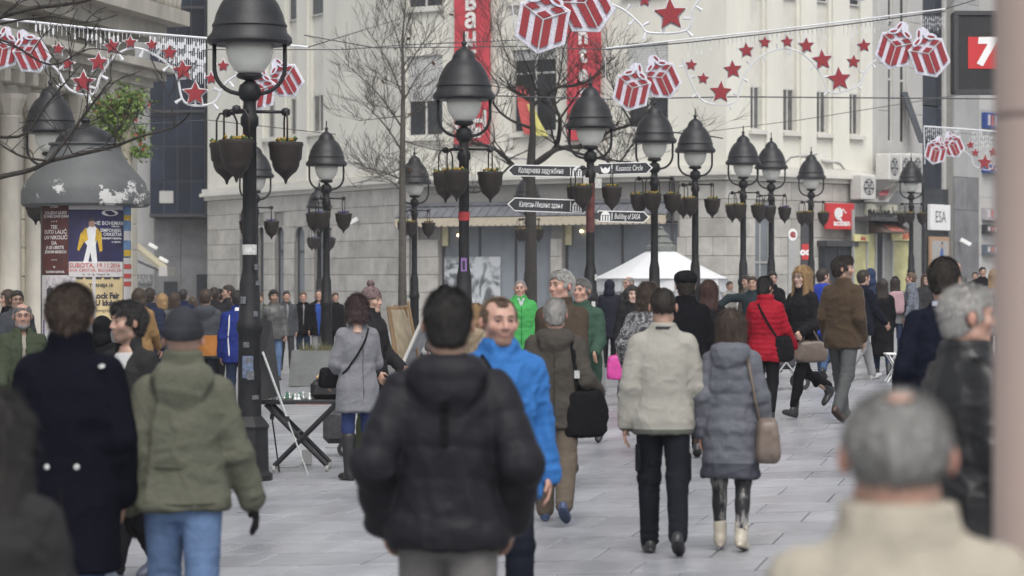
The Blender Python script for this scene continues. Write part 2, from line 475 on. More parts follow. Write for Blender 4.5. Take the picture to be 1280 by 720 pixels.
block_cache = {}
def blocks(W, parent, u0, u1, v0, v1, bu, bv, m, name='stone_block', holes=(), d=0., th=.05, run=True, gap=.012, bev=.018, cap=300):
    nr = max(1, round((v1 - v0) / bv)); bv = (v1 - v0) / nr; nc = max(1, round((u1 - u0) / bu)); bu = (u1 - u0) / nc
    cnt = 0
    rot = math.atan2(W.t.y, W.t.x)
    for r in range(nr):
        edges = [u0 + bu * i for i in range(nc + 1)]
        if run and r % 2 and nc > 1: edges = [u0] + [u0 + bu * (i + .5) for i in range(nc)] + [u1]
        for a, b in zip(edges[:-1], edges[1:]):
            segs = [(a, b)]
            vm0, vm1 = v0 + r * bv, v0 + (r + 1) * bv
            for h in holes:
                if h[3] <= vm0 + .05 or h[2] >= vm1 - .05: continue
                ns = []
                for p, q in segs:
                    if h[0] > p: ns.append((p, min(q, h[0])))
                    if h[1] < q: ns.append((max(p, h[1]), q))
                segs = ns
            for p, q in segs:
                wd = round(q - p, 2)
                if wd < .1: continue
                key = (name, wd, round(bv, 3), m.name, th, bev)
                if key not in block_cache:
                    me = MB().bbox(-wd / 2 + gap / 2, wd / 2 - gap / 2, -th, .02, -bv / 2 + gap / 2, bv / 2 - gap / 2, bev).mesh(name); me.materials.append(m)
                    block_cache[key] = me
                o = shared(name, block_cache[key], parent, W.pt((p + q) / 2, (vm0 + vm1) / 2, d + random.uniform(-.003, .003)), (0, 0, rot))
                cnt += 1
    return cnt

# ---------------------------------------------------------------- cream corner building
C0, C1, C2, C3 = (-13.2, 111), (-4.0, 94), (7.25, 86.6), (12.9, 91.6)
WL, WF, WR = Wall(C0, C1), Wall(C1, C2), Wall(C2, C3)
ROOF = 19.0
GB = -1.0
corner = wthing('corner_building', 'cream corner building with banners and rusticated stone shops at street level', 'building', (-4, 94, 0))
VC = 5.35                                                     # underside of the first floor band
# openings
fw_up = []
for (xa, xb, yt, yb) in ((503.5, 553, 62, 165), (640, 695, 62, 167), (783, 835, 60, 165)):
    fw_up.append([max(.15, WF.u(xa)), WF.u(xb), WF.v((xa + xb) / 2, yb), WF.v((xa + xb) / 2, yt)])
vb, vt = sum(h[2] for h in fw_up) / 3, sum(h[3] for h in fw_up) / 3
for h in fw_up: h[2], h[3] = vb, vt
up2 = [[h[0], h[1], h[2] + 4.7, h[3] + 4.7] for h in fw_up]
shop1 = [WF.u(548), WF.u(688), -1, WF.v(620, 279)]
shop2 = [WF.u(702), WF.u(846), -1, WF.v(760, 276)]
shop2[3] = shop1[3]
rw = []
for xa, xb, yt, yb in ((938, 953, 40, 159), (979, 996, 40, 163), (1021, 1036, 40, 167), (1062, 1076, 40, 171)):
    rw.append([WR.u(xa), WR.u(xb), WR.v(xa, yb), ROOF - 1.2])
rv = sum(h[2] for h in rw) / 4
for h in rw: h[2] = rv
rdoor = [WR.u(944), WR.u(968), -1, WR.v(955, 262)]
lw = []
for xa, xb in ((300, 314), (332, 345), (360, 372), (388, 404)):
    lw.append([WL.u(xa), WL.u(xb), 7.6, ROOF - 1.2])
larch = [[WL.u(a), WL.u(b), -1., WL.v((a + b) / 2, 283)] for a, b in ((299, 311), (321, 330), (343, 355), (367, 381))] + [[WL.u(392), WL.u(412), -1, WL.v(400, 275)]]
mb = MB()
wall_mesh(mb, WF, 0, WF.L, VC, ROOF, fw_up + up2, .32)
wall_mesh(mb, WR, 0, WR.L, VC, ROOF, rw, .22)
wall_mesh(mb, WL, 0, WL.L, VC, ROOF, lw, .22)
mb.build('upper_wall', M_CREAM, corner)
mb = MB()
wall_mesh(mb, WF, 0, WF.L, GB, VC, [shop1, shop2], .4, d=-.06)
wall_mesh(mb, WR, 0, WR.L, GB, VC, [rdoor], .4, d=-.06)
wall_mesh(mb, WL, 0, WL.L, GB, VC, larch, .3, d=-.06)
mb.build('base_wall', M_STONE_D, corner)
# roof slab behind the parapet, closes the building
mb = MB()
pts = [Vector(C0), Vector(C1), Vector(C2), Vector(C3), Vector((22, 118)), Vector((-4, 130))]
mb.add([(p.x, p.y, ROOF) for p in pts] , [list(range(6))]); mb.build('roof', M_GREYCON, corner)
# bands
mb = MB()
for W in (WL, WF, WR):
    e = .12
    W.box(mb, -e, W.L + e, VC, VC + .14, -.05, .34); W.box(mb, -e, W.L + e, VC + .143, VC + .33, -.05, .22); W.box(mb, -e, W.L + e, VC - .16, VC - .003, -.05, .12)
mb.build('cornice', M_CREAM2, corner)
mb = MB()
for W in (WL, WF, WR):
    W.box(mb, -.3, W.L + .3, ROOF - .5, ROOF + .4, -.05, .55)
mb.build('roof_cornice', M_CREAM2, corner)
# stone courses of the street level
nb = blocks(WF, corner, .0, WF.L, -.6, VC - .17, 1.05, .62, M_STONE, holes=[shop1, [shop1[0] - .9, shop2[1] + .1, WF.v(620, 280), WF.v(620, 250)], shop2], d=-.03)
nb += blocks(WR, corner, .0, WR.L, -.6, VC - .17, 1.05, .62, M_STONE, holes=[rdoor], d=-.03)
nb += blocks(WL, corner, .0, WL.L, -.6, VC - .17, 1.35, .62, M_STONE, holes=larch, d=-.03)
# pilasters
for W, bays in ((WR, rw), (WL, lw)):
    for a, b in zip(bays[:-1], bays[1:]):
        mid0, mid1 = a[1] + .12, b[0] - .12
        if mid1 - mid0 > .3:
            k = MB(); W.box(k, mid0, mid1, VC + .35, ROOF - .6, 0, .10); k.build('pilaster', M_CREAM, corner)
for h in rw + lw:
    W = WR if h in rw else WL
    k = MB(); W.box(k, h[0], h[1], h[2] + 1.5, h[3], -.2, -.14)
    k.build('spandrel_panel', M_CREAM2, corner)
    window(W, corner, h[0] + .02, h[1] - .02, h[2], h[2] + 1.5, 2, d=-.2, fw=.05, glass=M_PGLASS)
    window(W, corner, h[0] + .02, h[1] - .02, h[2] + 4.6, h[2] + 6.3, 1, d=-.12, fw=.05, sill=False)
# front windows
for i, h in enumerate(fw_up):
    if i == 0: window(WF, corner, h[0], h[1], h[2], h[3], 2, d=-.2, shutter=h[2] + (h[3] - h[2]) * .44)
    elif i == 1: window(WF, corner, h[0], h[1], h[2], h[3] - .0, 2, transom=h[3] - .85, d=-.2, shutter=h[3] - .38)
    else: window(WF, corner, h[0], h[1], h[2], h[3], 2, d=-.2, shutter=h[2] + (h[3] - h[2]) * .35)
    for uu in (h[0] - .05, h[1] - .1):
        k = MB(); WF.box(k, uu, uu + .15, h[2] - .5, h[2] - .165, 0, .12); k.build('sill_bracket', M_CREAM2, corner)
for i, h in enumerate(up2): window(WF, corner, h[0], h[1], h[2], h[3], 2, transom=h[3] - .85, d=-.2, shutter=h[3] - 1.2 if i != 1 else None)
# shops
for si, sh in enumerate((shop1, shop2)):
    f = window(WF, corner, sh[0], sh[1], .1, sh[3], 2 if si else 3, d=-.32, frame=M_DFRAME, glass=M_SHOPGLASS, fw=.08, sill=False)
    k = MB(); WF.box(k, sh[0] + .02, sh[0] + .27, sh[3] - .8, sh[3] - .1, -.24, -.2); k.build('pale_strip', mat('cream_blind', (.62, .57, .36), .7), f)  # plain pale yellow strip near the top corner of each shopfront
    for px, py in (((541, 294), (569, 294)) if not si else ((723, 289),)):
        c = WF.pt(WF.u(px), WF.v(px, py), -.2); k = MB(); k.lathe([(.0, -.05), (.05, -.03), (.06, 0), (.04, .04), (0, .05)], 10, tuple(c), cap=False); k.build('spotlight', M_YELLOWL, f)
    # large print behind the glass
    if si == 0:
        a, b, c_, e = WF.u(530), WF.u(621), WF.v(575, 382), WF.v(575, 321)
        pm = bpy.data.materials.new('window_print'); pm.use_nodes = True; n = pm.node_tree.nodes; l = pm.node_tree.links
        tc = n.new('ShaderNodeTexCoord'); vz = n.new('ShaderNodeTexNoise'); vz.inputs['Scale'].default_value = 1.5; vz.inputs['Detail'].default_value = 7; vz.inputs['Distortion'].default_value = 1.6
        rp = n.new('ShaderNodeValToRGB'); rp.color_ramp.elements[0].position = .40; rp.color_ramp.elements[1].position = .58
        rp.color_ramp.elements[0].color = (.10, .11, .12, 1); rp.color_ramp.elements[1].color = (.52, .54, .56, 1)
        l.new(tc.outputs['Object'], vz.inputs['Vector']); l.new(vz.outputs['Fac'], rp.inputs['Fac']); l.new(rp.outputs[0], n['Principled BSDF'].inputs['Base Color'])
        k = MB(); WF.box(k, max(a, sh[0] + .1), b, c_, e, -.25, -.23); k.build('window_print', pm, f)
# awning over the shops
mb = MB(); mv = MB()
ua, ub = WF.u(500), WF.u(842)
ua = .02
yt_, yb_ = WF.v(620, 256), WF.v(620, 271)
nr = 60
mb.add([WF.pt(ua, yt_, .02), WF.pt(ub, yt_, .02), WF.pt(ub, yb_, .55), WF.pt(ua, yb_, .55), WF.pt(ua, yt_ - .06, .02), WF.pt(ub, yt_ - .06, .02), WF.pt(ub, yb_ - .06, .5), WF.pt(ua, yb_ - .06, .5)],
       [[0, 1, 2, 3], [4, 7, 6, 5], [0, 3, 7, 4], [1, 5, 6, 2], [0, 4, 5, 1]])
WF.box(mb, ua, ub, yt_ - .02, yt_ + .12, .0, .12)
for i in range(30):
    u = ua + (ub - ua) * (i + .5) / 30; mb.tube([WF.pt(u, yt_ + .02, .05), WF.pt(u, yb_ + .02, .56)], .02, 5)
aw = mb.build('awning', M_AWN, corner)
sc = (ub - ua) / 44
vv0 = yb_ - .03
for i in range(44):
    u = ua + sc * i
    mv.add([WF.pt(u, vv0, .54), WF.pt(u + sc, vv0, .54), WF.pt(u + sc, vv0 - .26, .52), WF.pt(u + sc * .75, vv0 - .31, .52), WF.pt(u + sc * .25, vv0 - .31, .52), WF.pt(u, vv0 - .26, .52)], [[0, 1, 2, 3, 4, 5]])
mv.build('valance', M_AWNV, aw)
# arched windows of the side front
for h in larch:
    f = window(WL, corner, h[0] + .02, h[1] - .02, 0., h[3] - .02, 1, transom=h[3] - 1.0, d=-.25, frame=M_DFRAME, glass=M_SHOPGLASS, sill=False)
    k = MB(); um = (h[0] + h[1]) / 2; r = (h[1] - h[0]) / 2
    prev = None
    poly = []
    for t in range(13):
        a = math.pi * t / 12; poly.append((um + r * math.cos(a), h[3] - r + r * math.sin(a)))
    pl = [(um + r, h[3] + .02)] + [(um - r, h[3] + .02)] + poly[::-1]
    k.prism(pl, .02, .10, WL.M); k.build('arch_head', M_STONE, corner)
f = window(WR, corner, rdoor[0], rdoor[1], 0, rdoor[3], 2, transom=2.4, d=-.3, frame=M_GREYCON, glass=M_SHOPGLASS, sill=False)
# drain pipe and wires on the front
k = MB(); u = WF.u(842); k.tube([WF.pt(u, .2, .08), WF.pt(u, 5.2, .08)], .05, 8); k.build('drainpipe', M_DFRAME, corner)
k = MB(); u = WR.u(1010); k.tube([WR.pt(u, .2, .05), WR.pt(u, 4.6, .05)], .035, 6); u2 = WF.u(497) if False else .3
k.tube([WF.pt(.35, 1.2, .05), WF.pt(.35, 3.6, .05)], .025, 6); k.tube([WF.pt(.35, 1.2, .05), WF.pt(-.1, 1.2, .05)], .02, 6); k.build('cable_duct', M_DFRAME, corner)
# open window leaf with flag
flag = wthing('draped_flag', 'red and yellow flag hanging from the window between the red banners', 'flag', tuple(WF.pt(WF.u(655), 6, .3)))
fm = zmat('flag_cloth', [(-50, (.45, .07, .07))], .8)
g = MB(); P = []
for i in range(9):
    for j in range(5):
        x = 648 + 14 * (i / 8) ** 1.2 + j * (3 + i * .55) ; y = 108 + i * 7.5 + (j * .8 if i > 4 else 0)
        u, v = WF.u(x), WF.v(x, y); P.append(WF.pt(u, v, .12 + .06 * math.sin(j * 1.7 + i * .4) + i * .03))
g.add(P, [[i * 5 + j, i * 5 + j + 1, (i + 1) * 5 + j + 1, (i + 1) * 5 + j] for i in range(8) for j in range(4)])
g.mi = [1 if (q % 4 in (2, 3) and q // 4 > 2) else 0 for q in range(len(g.f))]
o = g.build('cloth', [mat('flag_red', (.42, .07, .07), .85), mat('flag_yellow', (.60, .55, .17), .85)], flag, smooth=True)

# red banners on the front
M_BAN = mat('banner_red', (.52, .055, .075), .75, var=.07, vscale=1.5, bump=.2, bscale=3)
M_BANW = mat('banner_white', (.75, .70, .68), .75, var=.03)
def banner(xa, xb, ybot, letters, x_of, label, foot=None):
    W = WF; u0, u1 = W.u(xa), W.u(xb); vbot = W.v((xa + xb) / 2, ybot)
    vtop = 14.5
    b = wthing('hanging_banner', label, 'banner', tuple(W.pt((u0 + u1) / 2, vbot, .3)))
    g = MB(); N = 14
    for s_ in (0, 1):
        for i in range(N + 1):
            v = vbot + (vtop - vbot) * i / N; dd = .27 + .025 * math.sin(i * 1.3 + xa) - s_ * .012
            g.v += [tuple(W.pt(u0, v, dd)), tuple(W.pt(u1, v, dd + .02 * math.sin(i * .9)))]
    for s_ in (0, 1):
        for i in range(N): a = s_ * 2 * (N + 1) + 2 * i; g.f.append([a, a + 1, a + 3, a + 2])
    g.mi = [0] * len(g.f); g.n = len(g.v)
    g.build('cloth', M_BAN, b)
    k = MB(); k.tube([W.pt(u0 - .1, vbot - .0, .26), W.pt(u1 + .1, vbot, .26)], .02, 6); k.tube([W.pt(u0 - .1, vtop, .26), W.pt(u1 + .1, vtop, .26)], .02, 6); k.build('batten', M_DFRAME, b)
    for ch, y, sz in letters:
        v = W.v(x_of, y); text(ch, sz, M_BANW, b, W.tm(W.u(x_of), v, .325), bold=.03)
    return b
step = 27
banner(573, 618, 181, [('в', 3, .95), ('а', 25, .95), ('н', 49, .95), ('т', 72, .95), ('е', 95, .95), ('с', 118, .95), ('р', -20, .95), ('е', -43, .95), ('С', -67, 1.0),
       ('HH', 153, 1.0), ('~', 140, 1.0), ('Institut', 163, .30), ('Servantes', 169, .28)], 594.5,
       'tall red banner with white Cyrillic letters reading downward on the cream building')
banner(714, 756, 176, [('a', 18, .86), ('n', 46, .86), ('t', 69, .86), ('e', 93, .86), ('s', 116, .86), ('v', -8, .86), ('r', -34, .86), ('e', -60, .86), ('S', -86, .9)], 735,
       'tall red banner with white Latin letters reading downward on the cream building')

# cobra street lights and cameras on the facades
def cobra(px, py, W, dirx, label):
    p = W.pt(W.u(px), W.v(px, py), .1); q = p + Vector((dirx * .75, -.6, .28))
    t = wthing('wall_street_light', label, 'street light', tuple(p))
    k = MB(); k.tube([p, p + Vector((dirx * .2, -.2, .22)), q], .035, 8); k.build('arm', M_GREYCON, t)
    k = MB(); k.lathe([(.0, -.32), (.09, -.25), (.13, -.05), (.12, .15), (.05, .32), (0, .34)], 12); M = Matrix.Translation(q) @ Matrix.Rotation(math.radians(80) * dirx, 4, 'Y') @ Matrix.Diagonal((.7, 1, 1, 1))
    me = k.mesh('head'); me.transform(M); put('head', me, M_PALEST, t, True)
cobra(1053, 212, WR, -1, 'grey floodlight arm on the cream wall above the red snail sign')
cobra(978, 205, WR, 1, 'grey floodlight arm on the cream wall behind a pair of lamps')
cobra(668, 207, WF, -1, 'grey floodlight arm on the cream wall above the shop awning')
cobra(470, 213, WL, -1, 'grey floodlight arm near the rounded corner of the cream building')
def cctv(P, label, dx=1):
    t = wthing('security_camera', label, 'camera', tuple(P))
    k = MB(); k.bbox(-.22, .22, -.07, .07, -.08, .08, .02); me = k.mesh('housing'); me.transform(Matrix.Translation(P + Vector((dx * .2, -.3, 0))) @ Matrix.Rotation(.5 * dx, 4, 'Y')); put('housing', me, M_WHITE, t)
    k = MB(); k.tube([P, P + Vector((0, -.28, -.02))], .03, 6); k.build('bracket', M_GREYCON, t)
cctv(WL.pt(WL.u(448), WL.v(448, 277), 0), 'white security camera on the stone corner beside the thin bare tree', -1)

# ---------------------------------------------------------------- right hand buildings beyond the corner
D1 = (20.6, 103)
WQ = Wall(C3, D1)
rb = wthing('grey_shop_building', 'grey building with tilted open windows and dark glass strip beside the cream one', 'building', (*C3, 0))
def q(x): return WQ.u(x)
opn = [[q(1110), q(1117), WQ.v(1113, 178), 17], [q(1125), q(1133), WQ.v(1129, 178), 17]]
opn[1][2] = opn[0][2]
gl = [q(1153), q(1180), WQ.v(1165, 236), ROOF]
mb = MB(); wall_mesh(mb, WQ, 0, q(1183), WQ.v(1140, 240), ROOF, opn + [gl], .25); mb.build('upper_wall', M_PALEST, rb)
mb = MB(); wall_mesh(mb, WQ, 0, q(1183), GB, WQ.v(1140, 240), [], .25, d=-.05); mb.build('base_wall', M_GREYCON, rb)
for h in opn: window(WQ, rb, h[0], h[1], h[2], h[2] + 4.2, 1, transom=h[2] + 2.3, d=-.15, frame=M_FRAME, sill=False); window(WQ, rb, h[0], h[1], h[2] + 4.4, h[2] + 9, 1, d=-.15, sill=False)
k = MB(); h = opn[1]
k.add([WQ.pt(h[0], h[2] + 1.9, .02), WQ.pt(h[1], h[2] + 1.9, .02), WQ.pt(h[1] + .1, h[2], .7), WQ.pt(h[0] + .1, h[2], .7)], [[0, 1, 2, 3]])
k.add([WQ.pt(h[0], h[2] + 1.9, .05), WQ.pt(h[1], h[2] + 1.9, .05), WQ.pt(h[1] + .1, h[2], .73), WQ.pt(h[0] + .1, h[2], .73)], [[3, 2, 1, 0]])
k.build('open_sash', M_GLASS, rb)
blocks(WQ, rb, q(1096), q(1108), 6.2, 18, .9, 1.6, M_PALEST, 'facing_panel', d=.0, run=False)
blocks(WQ, rb, q(1135), q(1152), 6.2, 18, .9, 1.6, M_PALEST, 'facing_panel', d=.0, run=False)
for i in range(9):
    k = MB(); z0 = gl[2] + i * 1.55; WQ.box(k, gl[0] + .03, gl[1] - .03, z0 + .03, z0 + 1.52, -.12, -.08); k.build('glass_panel', M_TGLASS, rb)
gs = wthing('marble_building', 'dark grey marble building with stacked vertical shop signs behind the pink column', 'building', (*WQ.pt(q(1200), 0).xy, 0))
mb = MB(); wall_mesh(mb, WQ, q(1183), WQ.L + 3, GB, ROOF + 2, [], d=.25); mb.add([WQ.pt(q(1183), GB, .25), WQ.pt(q(1183), GB, -3), WQ.pt(q(1183), ROOF + 2, -3), WQ.pt(q(1183), ROOF + 2, .25)], [[0, 1, 2, 3]]); mb.build('wall', M_STONE_D, gs)
vs_ = WQ.v(1200, 222)
blocks(WQ, gs, q(1183.5), q(1214), -.6, vs_, .95, 1.3, M_GREYST, 'marble_panel', d=.27, run=False, bev=.006)
blocks(WQ, gs, q(1183.5), q(1214), vs_, ROOF + 1.6, .95, 1.6, M_GREYCON, 'facing_panel', d=.27, run=False, bev=.006)
blocks(WQ, gs, q(1214.5), WQ.L + 2.9, -.6, ROOF + 1.6, 1.6, 1.1, M_PALEST, 'facing_panel', d=.27, run=False, bev=.006)
cols = [((.02, .05, .22), 'blue'), ((.03, .03, .035), 'black'), ((.35, .33, .34), 'pale'), ((.10, .12, .15), 'grey'), ((.5, .5, .5), 'white')]
for i, (y0, y1, ci, ds) in enumerate(((142, 162, 0, 'blue and orange'), (207, 217, 0, 'small blue'), (260, 276, 2, 'pink lettered'), (281, 293, 1, 'black'), (306, 319, 3, 'dark grey'))):
    t = wthing('shop_sign', f'{ds} box sign in the stack on the far marble building', 'sign', tuple(WQ.pt(q(1227), WQ.v(1227, y1), .35)))
    k = MB(); WQ.box(k, q(1217), q(1237), WQ.v(1227, y1), WQ.v(1227, y0), .32, .55, bev=.02); k.build('box', mat('sign_' + cols[ci][1], cols[ci][0], .5), t)
    for j in range(4):
        k = MB(); a = 1218.5 + j * 4.5; WQ.box(k, q(a), q(a + 2.6), WQ.v(1227, y1 - 4), WQ.v(1227, y0 + 3), .55, .565); k.build('letter_block', mat('sign_ink%d' % (j % 3), [(.55, .5, .5), (.5, .12, .1), (.6, .6, .62)][j % 3], .5), t)
cctv(WQ.pt(q(1190), WQ.v(1190, 303), .28), 'white security camera on the dark marble wall', 1)

# shops at street level on the right
def sign_box(W, x0, x1, y0, y1, d0, d1, m, label, name='shop_sign'):
    t = wthing(name, label, 'sign', tuple(W.pt(W.u((x0 + x1) / 2), W.v((x0 + x1) / 2, y1), d0)))
    k = MB(); W.box(k, W.u(x0), W.u(x1), W.v((x0 + x1) / 2, y1), W.v((x0 + x1) / 2, y0), d0, d1, bev=.015); k.build('panel', m, t); return t
M_INK = mat('black_ink', (.02, .02, .022), .6)
t = sign_box(WR, 1022, 1057, 254.5, 287, .3, .42, M_RED, 'red square sign with white snail spiral above the baby shop')
text('aciban', .30, M_WHITE, t, WR.tm(WR.u(1041), WR.v(1041, 279), .425), bold=.01, fit=.86)
k = MB(); c = (WR.u(1037), WR.v(1037, 267))
for i in range(26):
    a = i * .45; r = .03 + .008 * i
    k.prism([(c[0] + r * math.cos(a) + .05 * math.cos(tt * 1.05), c[1] + r * math.sin(a) * .9 + .05 * math.sin(tt * 1.05)) for tt in range(6)], -.45 - .0002 * i, -.424, WR.M)
for j in range(3):
    k.prism([(c[0] + .22 + .07 * j + .03 * math.cos(tt), c[1] + .13 - .05 * j + .035 * math.sin(tt)) for tt in range(6)], -.448, -.424, WR.M)
k.build('snail_emblem', M_WHITE, t)
k = MB(); WR.box(k, WR.u(1022), WR.u(1058), -.5, WR.v(1040, 308), .05, .35); sh = wthing('baby_shop', 'dark glazed baby shop under the red snail sign', 'shop', tuple(WR.pt(WR.u(1040), 0, .2))); k.build('glazing', M_GLASS, sh)
k = MB(); WR.box(k, WR.u(1020), WR.u(1060), WR.v(1040, 308), WR.v(1040, 301), .05, .5); WR.box(k, WR.u(1038), WR.u(1039.5), -.4, WR.v(1040, 308), .35, .38); k.build('canopy', M_DFRAME, sh)
# yellow kiosk shop
ks = wthing('souvenir_shop', 'corner shop with pale yellow windows, small striped awning and skyline panel', 'shop', tuple(WQ.pt(.5, 0, .5)))
K0, K1 = WR.pt(WR.u(1062), 0, .1), WQ.pt(q(1138), 0, .35)
WK = Wall((K0.x, K0.y - .4), (K1.x, K1.y - .4))
k = MB(); WK.box(k, 0, WK.L, -.5, WK.v(1100, 255), -.6, 0); k.build('carcass', mat('shop_carcass', (.22, .22, .21), .7), ks)
ky = mat('yellow_window', (.42, .40, .20), .3, var=.3, vscale=1.5)
for x0, x1, y0, y1, m in ((1066, 1081, 303, 372, ky), (1083, 1092, 292, 372, ky), (1094, 1101, 292, 372, M_GLASS), (1115, 1134, 302, 372, ky)):
    k = MB(); WK.box(k, WK.u(x0), WK.u(x1), WK.v((x0 + x1) / 2, y1), WK.v((x0 + x1) / 2, y0), 0.0, .05); k.build('window', m, ks)
for x in (1065, 1082, 1093, 1102, 1114, 1135):
    k = MB(); WK.box(k, WK.u(x) - .04, WK.u(x) + .04, -.4, WK.v(x, 262), .0, .09); k.build('post', M_GREYCON, ks)
k = MB(); WK.box(k, WK.u(1080), WK.u(1118), WK.v(1100, 269.5), WK.v(1100, 255.5), .02, .12); pn = k.build('skyline_panel', mat('skyline_pale', (.48, .47, .38), .6), ks)
k = MB()
for i in range(34):
    u = WK.u(1081 + i * 1.07); h = random.uniform(.05, .22) + (.12 if i in (7, 15, 24, 29) else 0); WK.box(k, u, u + .045, WK.v(1100, 269.2), WK.v(1100, 269.2) + h, .121, .135)
k.build('skyline', M_INK, pn)
mb = MB()
yA, yB = WK.v(1100, 277), WK.v(1100, 291)
a, b = WK.u(1083), WK.u(1120)
mb.add([WK.pt(a, yA, .1), WK.pt(b, yA, .1), WK.pt(b, yB, .8), WK.pt(a, yB, .8), WK.pt(a, yB - .02, .1), WK.pt(b, yB - .02, .1)], [[0, 1, 2, 3], [4, 3, 2, 5], [0, 3, 4], [1, 5, 2]])
mb.build('awning', mat('brown_awning', (.10, .07, .06), .8), ks)
k = MB(); k.add([WK.pt(WK.u(1093), WK.v(1100, 281), .32), WK.pt(WK.u(1110), WK.v(1100, 281), .32), WK.pt(WK.u(1110), WK.v(1100, 289), .72), WK.pt(WK.u(1093), WK.v(1100, 289), .72)], [[0, 1, 2, 3]]); k.build('awning_print', mat('awning_red', (.40, .13, .10), .8), ks)
k = MB(); WK.box(k, WK.u(1066), WK.u(1120), WK.v(1100, 277), WK.v(1100, 272), .0, .75); k.build('canopy', M_DFRAME, ks)
t = sign_box(WK, 1110, 1136, 291, 301, .1, .2, mat('sign_yellow', (.62, .57, .28), .5), 'pale yellow shop sign with red lettering beside a lamp post')
text('SHOP', .30, M_RED, t, WK.tm(WK.u(1126), WK.v(1126, 296), .205), bold=.015, shear=.2, fit=.44)
t = sign_box(WK, 1063, 1081, 293, 302, .1, .2, MATS['sign_yellow'], 'small pale yellow sign at the left end of the souvenir shop')
text('shop', .2, M_RED, t, WK.tm(WK.u(1073), WK.v(1073, 298), .205), bold=.01, fit=.3)
t = sign_box(WQ, 1156, 1180.5, 256, 288, .1, .25, M_WHITE, 'white sign with black serif capitals over the clothing poster')
text('ESA', .62, M_INK, t, WQ.tm(q(1168), WQ.v(1168, 272), .255), fit=.92)
t = sign_box(WQ, 1157, 1180.5, 296, 350, .1, .2, mat('poster_tan', (.38, .24, .15), .6), 'tall clothing poster with a man in blue, dark glass beside it', 'poster')
k = MB(); WQ.box(k, q(1159), q(1179), WQ.v(1168, 349), WQ.v(1168, 301), .2, .21); k.build('print', mat('poster_grey', (.36, .35, .33), .5), t)
k = MB(); cx, z0 = q(1170.5), WQ.v(1170, 349)
k.prism([(cx - .13, z0), (cx + .16, z0), (cx + .2, z0 + .8), (cx + .12, z0 + 1.15), (cx - .02, z0 + 1.18), (cx - .14, z0 + .95), (cx - .2, z0 + .5)], -.216, -.211, WQ.M); k.build('figure_shirt', mat('poster_blue', (.05, .11, .30), .6), t)
k = MB(); k.prism([(cx + .06 + .075 * math.cos(a), z0 + 1.28 + .1 * math.sin(a)) for a in np.linspace(0, 5.6, 9)], -.219, -.211, WQ.M); k.prism([(cx - .5, z0 + .05), (cx - .32, z0 + .05), (cx - .28, z0 + .6), (cx - .38, z0 + .95), (cx - .5, z0 + .6)], -.2155, -.211, WQ.M); k.build('figure_skin', mat('poster_skin', (.40, .25, .18), .6), t)
k = MB(); k.prism([(cx + .05 + .085 * math.cos(a), z0 + 1.33 + .075 * math.sin(a)) for a in np.linspace(0, math.pi, 7)], -.222, -.2195, WQ.M); k.build('figure_hair', M_INK, t)
k = MB(); WQ.box(k, q(1153), q(1183), GB, WQ.v(1168, 236), .0, .08); k.build('shop_glazing', M_GLASS, rb)
# slanted advert panel and air conditioners
M_AC = mat('air_conditioner', (.55, .54, .51), .6, var=.08)
def aircon(W, x0, x1, y0, y1, d, label):
    t = wthing('air_conditioner', label, 'air conditioner', tuple(W.pt(W.u(x0), W.v(x0, y1), d)), 'air conditioners on the facade')
    a, b, c, e = W.u(x0), W.u(x1), W.v((x0 + x1) / 2, y1), W.v((x0 + x1) / 2, y0)
    k = MB(); W.box(k, a, b, c, e, d, d + .55, bev=.03); k.build('casing', M_AC, t)
    um, vm = (a + b) / 2, (c + e) / 2; r = min((b - a), (e - c)) * .38
    k = MB(); pl = [(um + r * math.cos(i * math.pi / 9), vm + r * math.sin(i * math.pi / 9)) for i in range(18)]; k.prism(pl, -d - .555, -d - .552, W.M); fo = k.build('fan_opening', M_DFRAME, t)
    k = MB()
    for i in range(5):
        an = i * 1.2566; k.prism([(um + .04 * math.cos(an), vm + .04 * math.sin(an)), (um + r * .9 * math.cos(an), vm + r * .9 * math.sin(an)), (um + r * .9 * math.cos(an + .7), vm + r * .9 * math.sin(an + .7))], -d - .565, -d - .558, W.M)
    k.build('fan', M_GREYCON, fo)
    k = MB()
    for i in range(7): v = c + (e - c) * (i + 1) / 8; W.box(k, a + .05, b - .05, v - .006, v + .006, d + .567, d + .572)
    k.build('grille', M_AC, t)
for i in range(3): aircon(WQ, 1083 + i * 14, 1096 + i * 14, 193, 226, .35 + .02 * i, ['grey air conditioner next to the cream wall, first of the upper row', 'grey air conditioner in the middle of the upper row of three', 'grey air conditioner in the upper row, next to the tilted open windows'][i])
aircon(WR, 1057, 1075, 219, 250, .2, 'white air conditioner unit low on the cream wall beside the slanted panel')
t = wthing('slanted_panel', 'tilted pale advertising panel under the row of air conditioners', 'panel', tuple(WQ.pt(.3, 5, .6)))
k = MB(); P = [at(1077, 252, 91), at(1110, 252, 91), at(1124, 229, 93), at(1094, 229, 93)]; P2 = [p + Vector((0, .12, -.1)) for p in P]
k.add(P + P2, [[0, 1, 2, 3], [7, 6, 5, 4], [0, 4, 5, 1], [1, 5, 6, 2], [2, 6, 7, 3], [3, 7, 4, 0]]); k.build('board', mat('panel_pale', (.42, .41, .39), .6, var=.1), t)
k = MB(); P = [at(1098, 246, 90.96), at(1109, 246, 90.96), at(1112, 239, 91.6), at(1102, 239, 91.6)]; k.add([p + Vector((0, -.05, .05)) for p in P], [[0, 1, 2, 3]]); k.build('emblem', mat('emblem_red', (.32, .08, .10), .6), t)
k = MB(); k.tube([at(1078, 251, 91), at(1096, 230, 93.4), at(1098, 226, 94)], .05, 6); k.tube([at(1120, 230, 93), at(1122, 226, 94)], .05, 6); k.build('bracket', M_DFRAME, t)
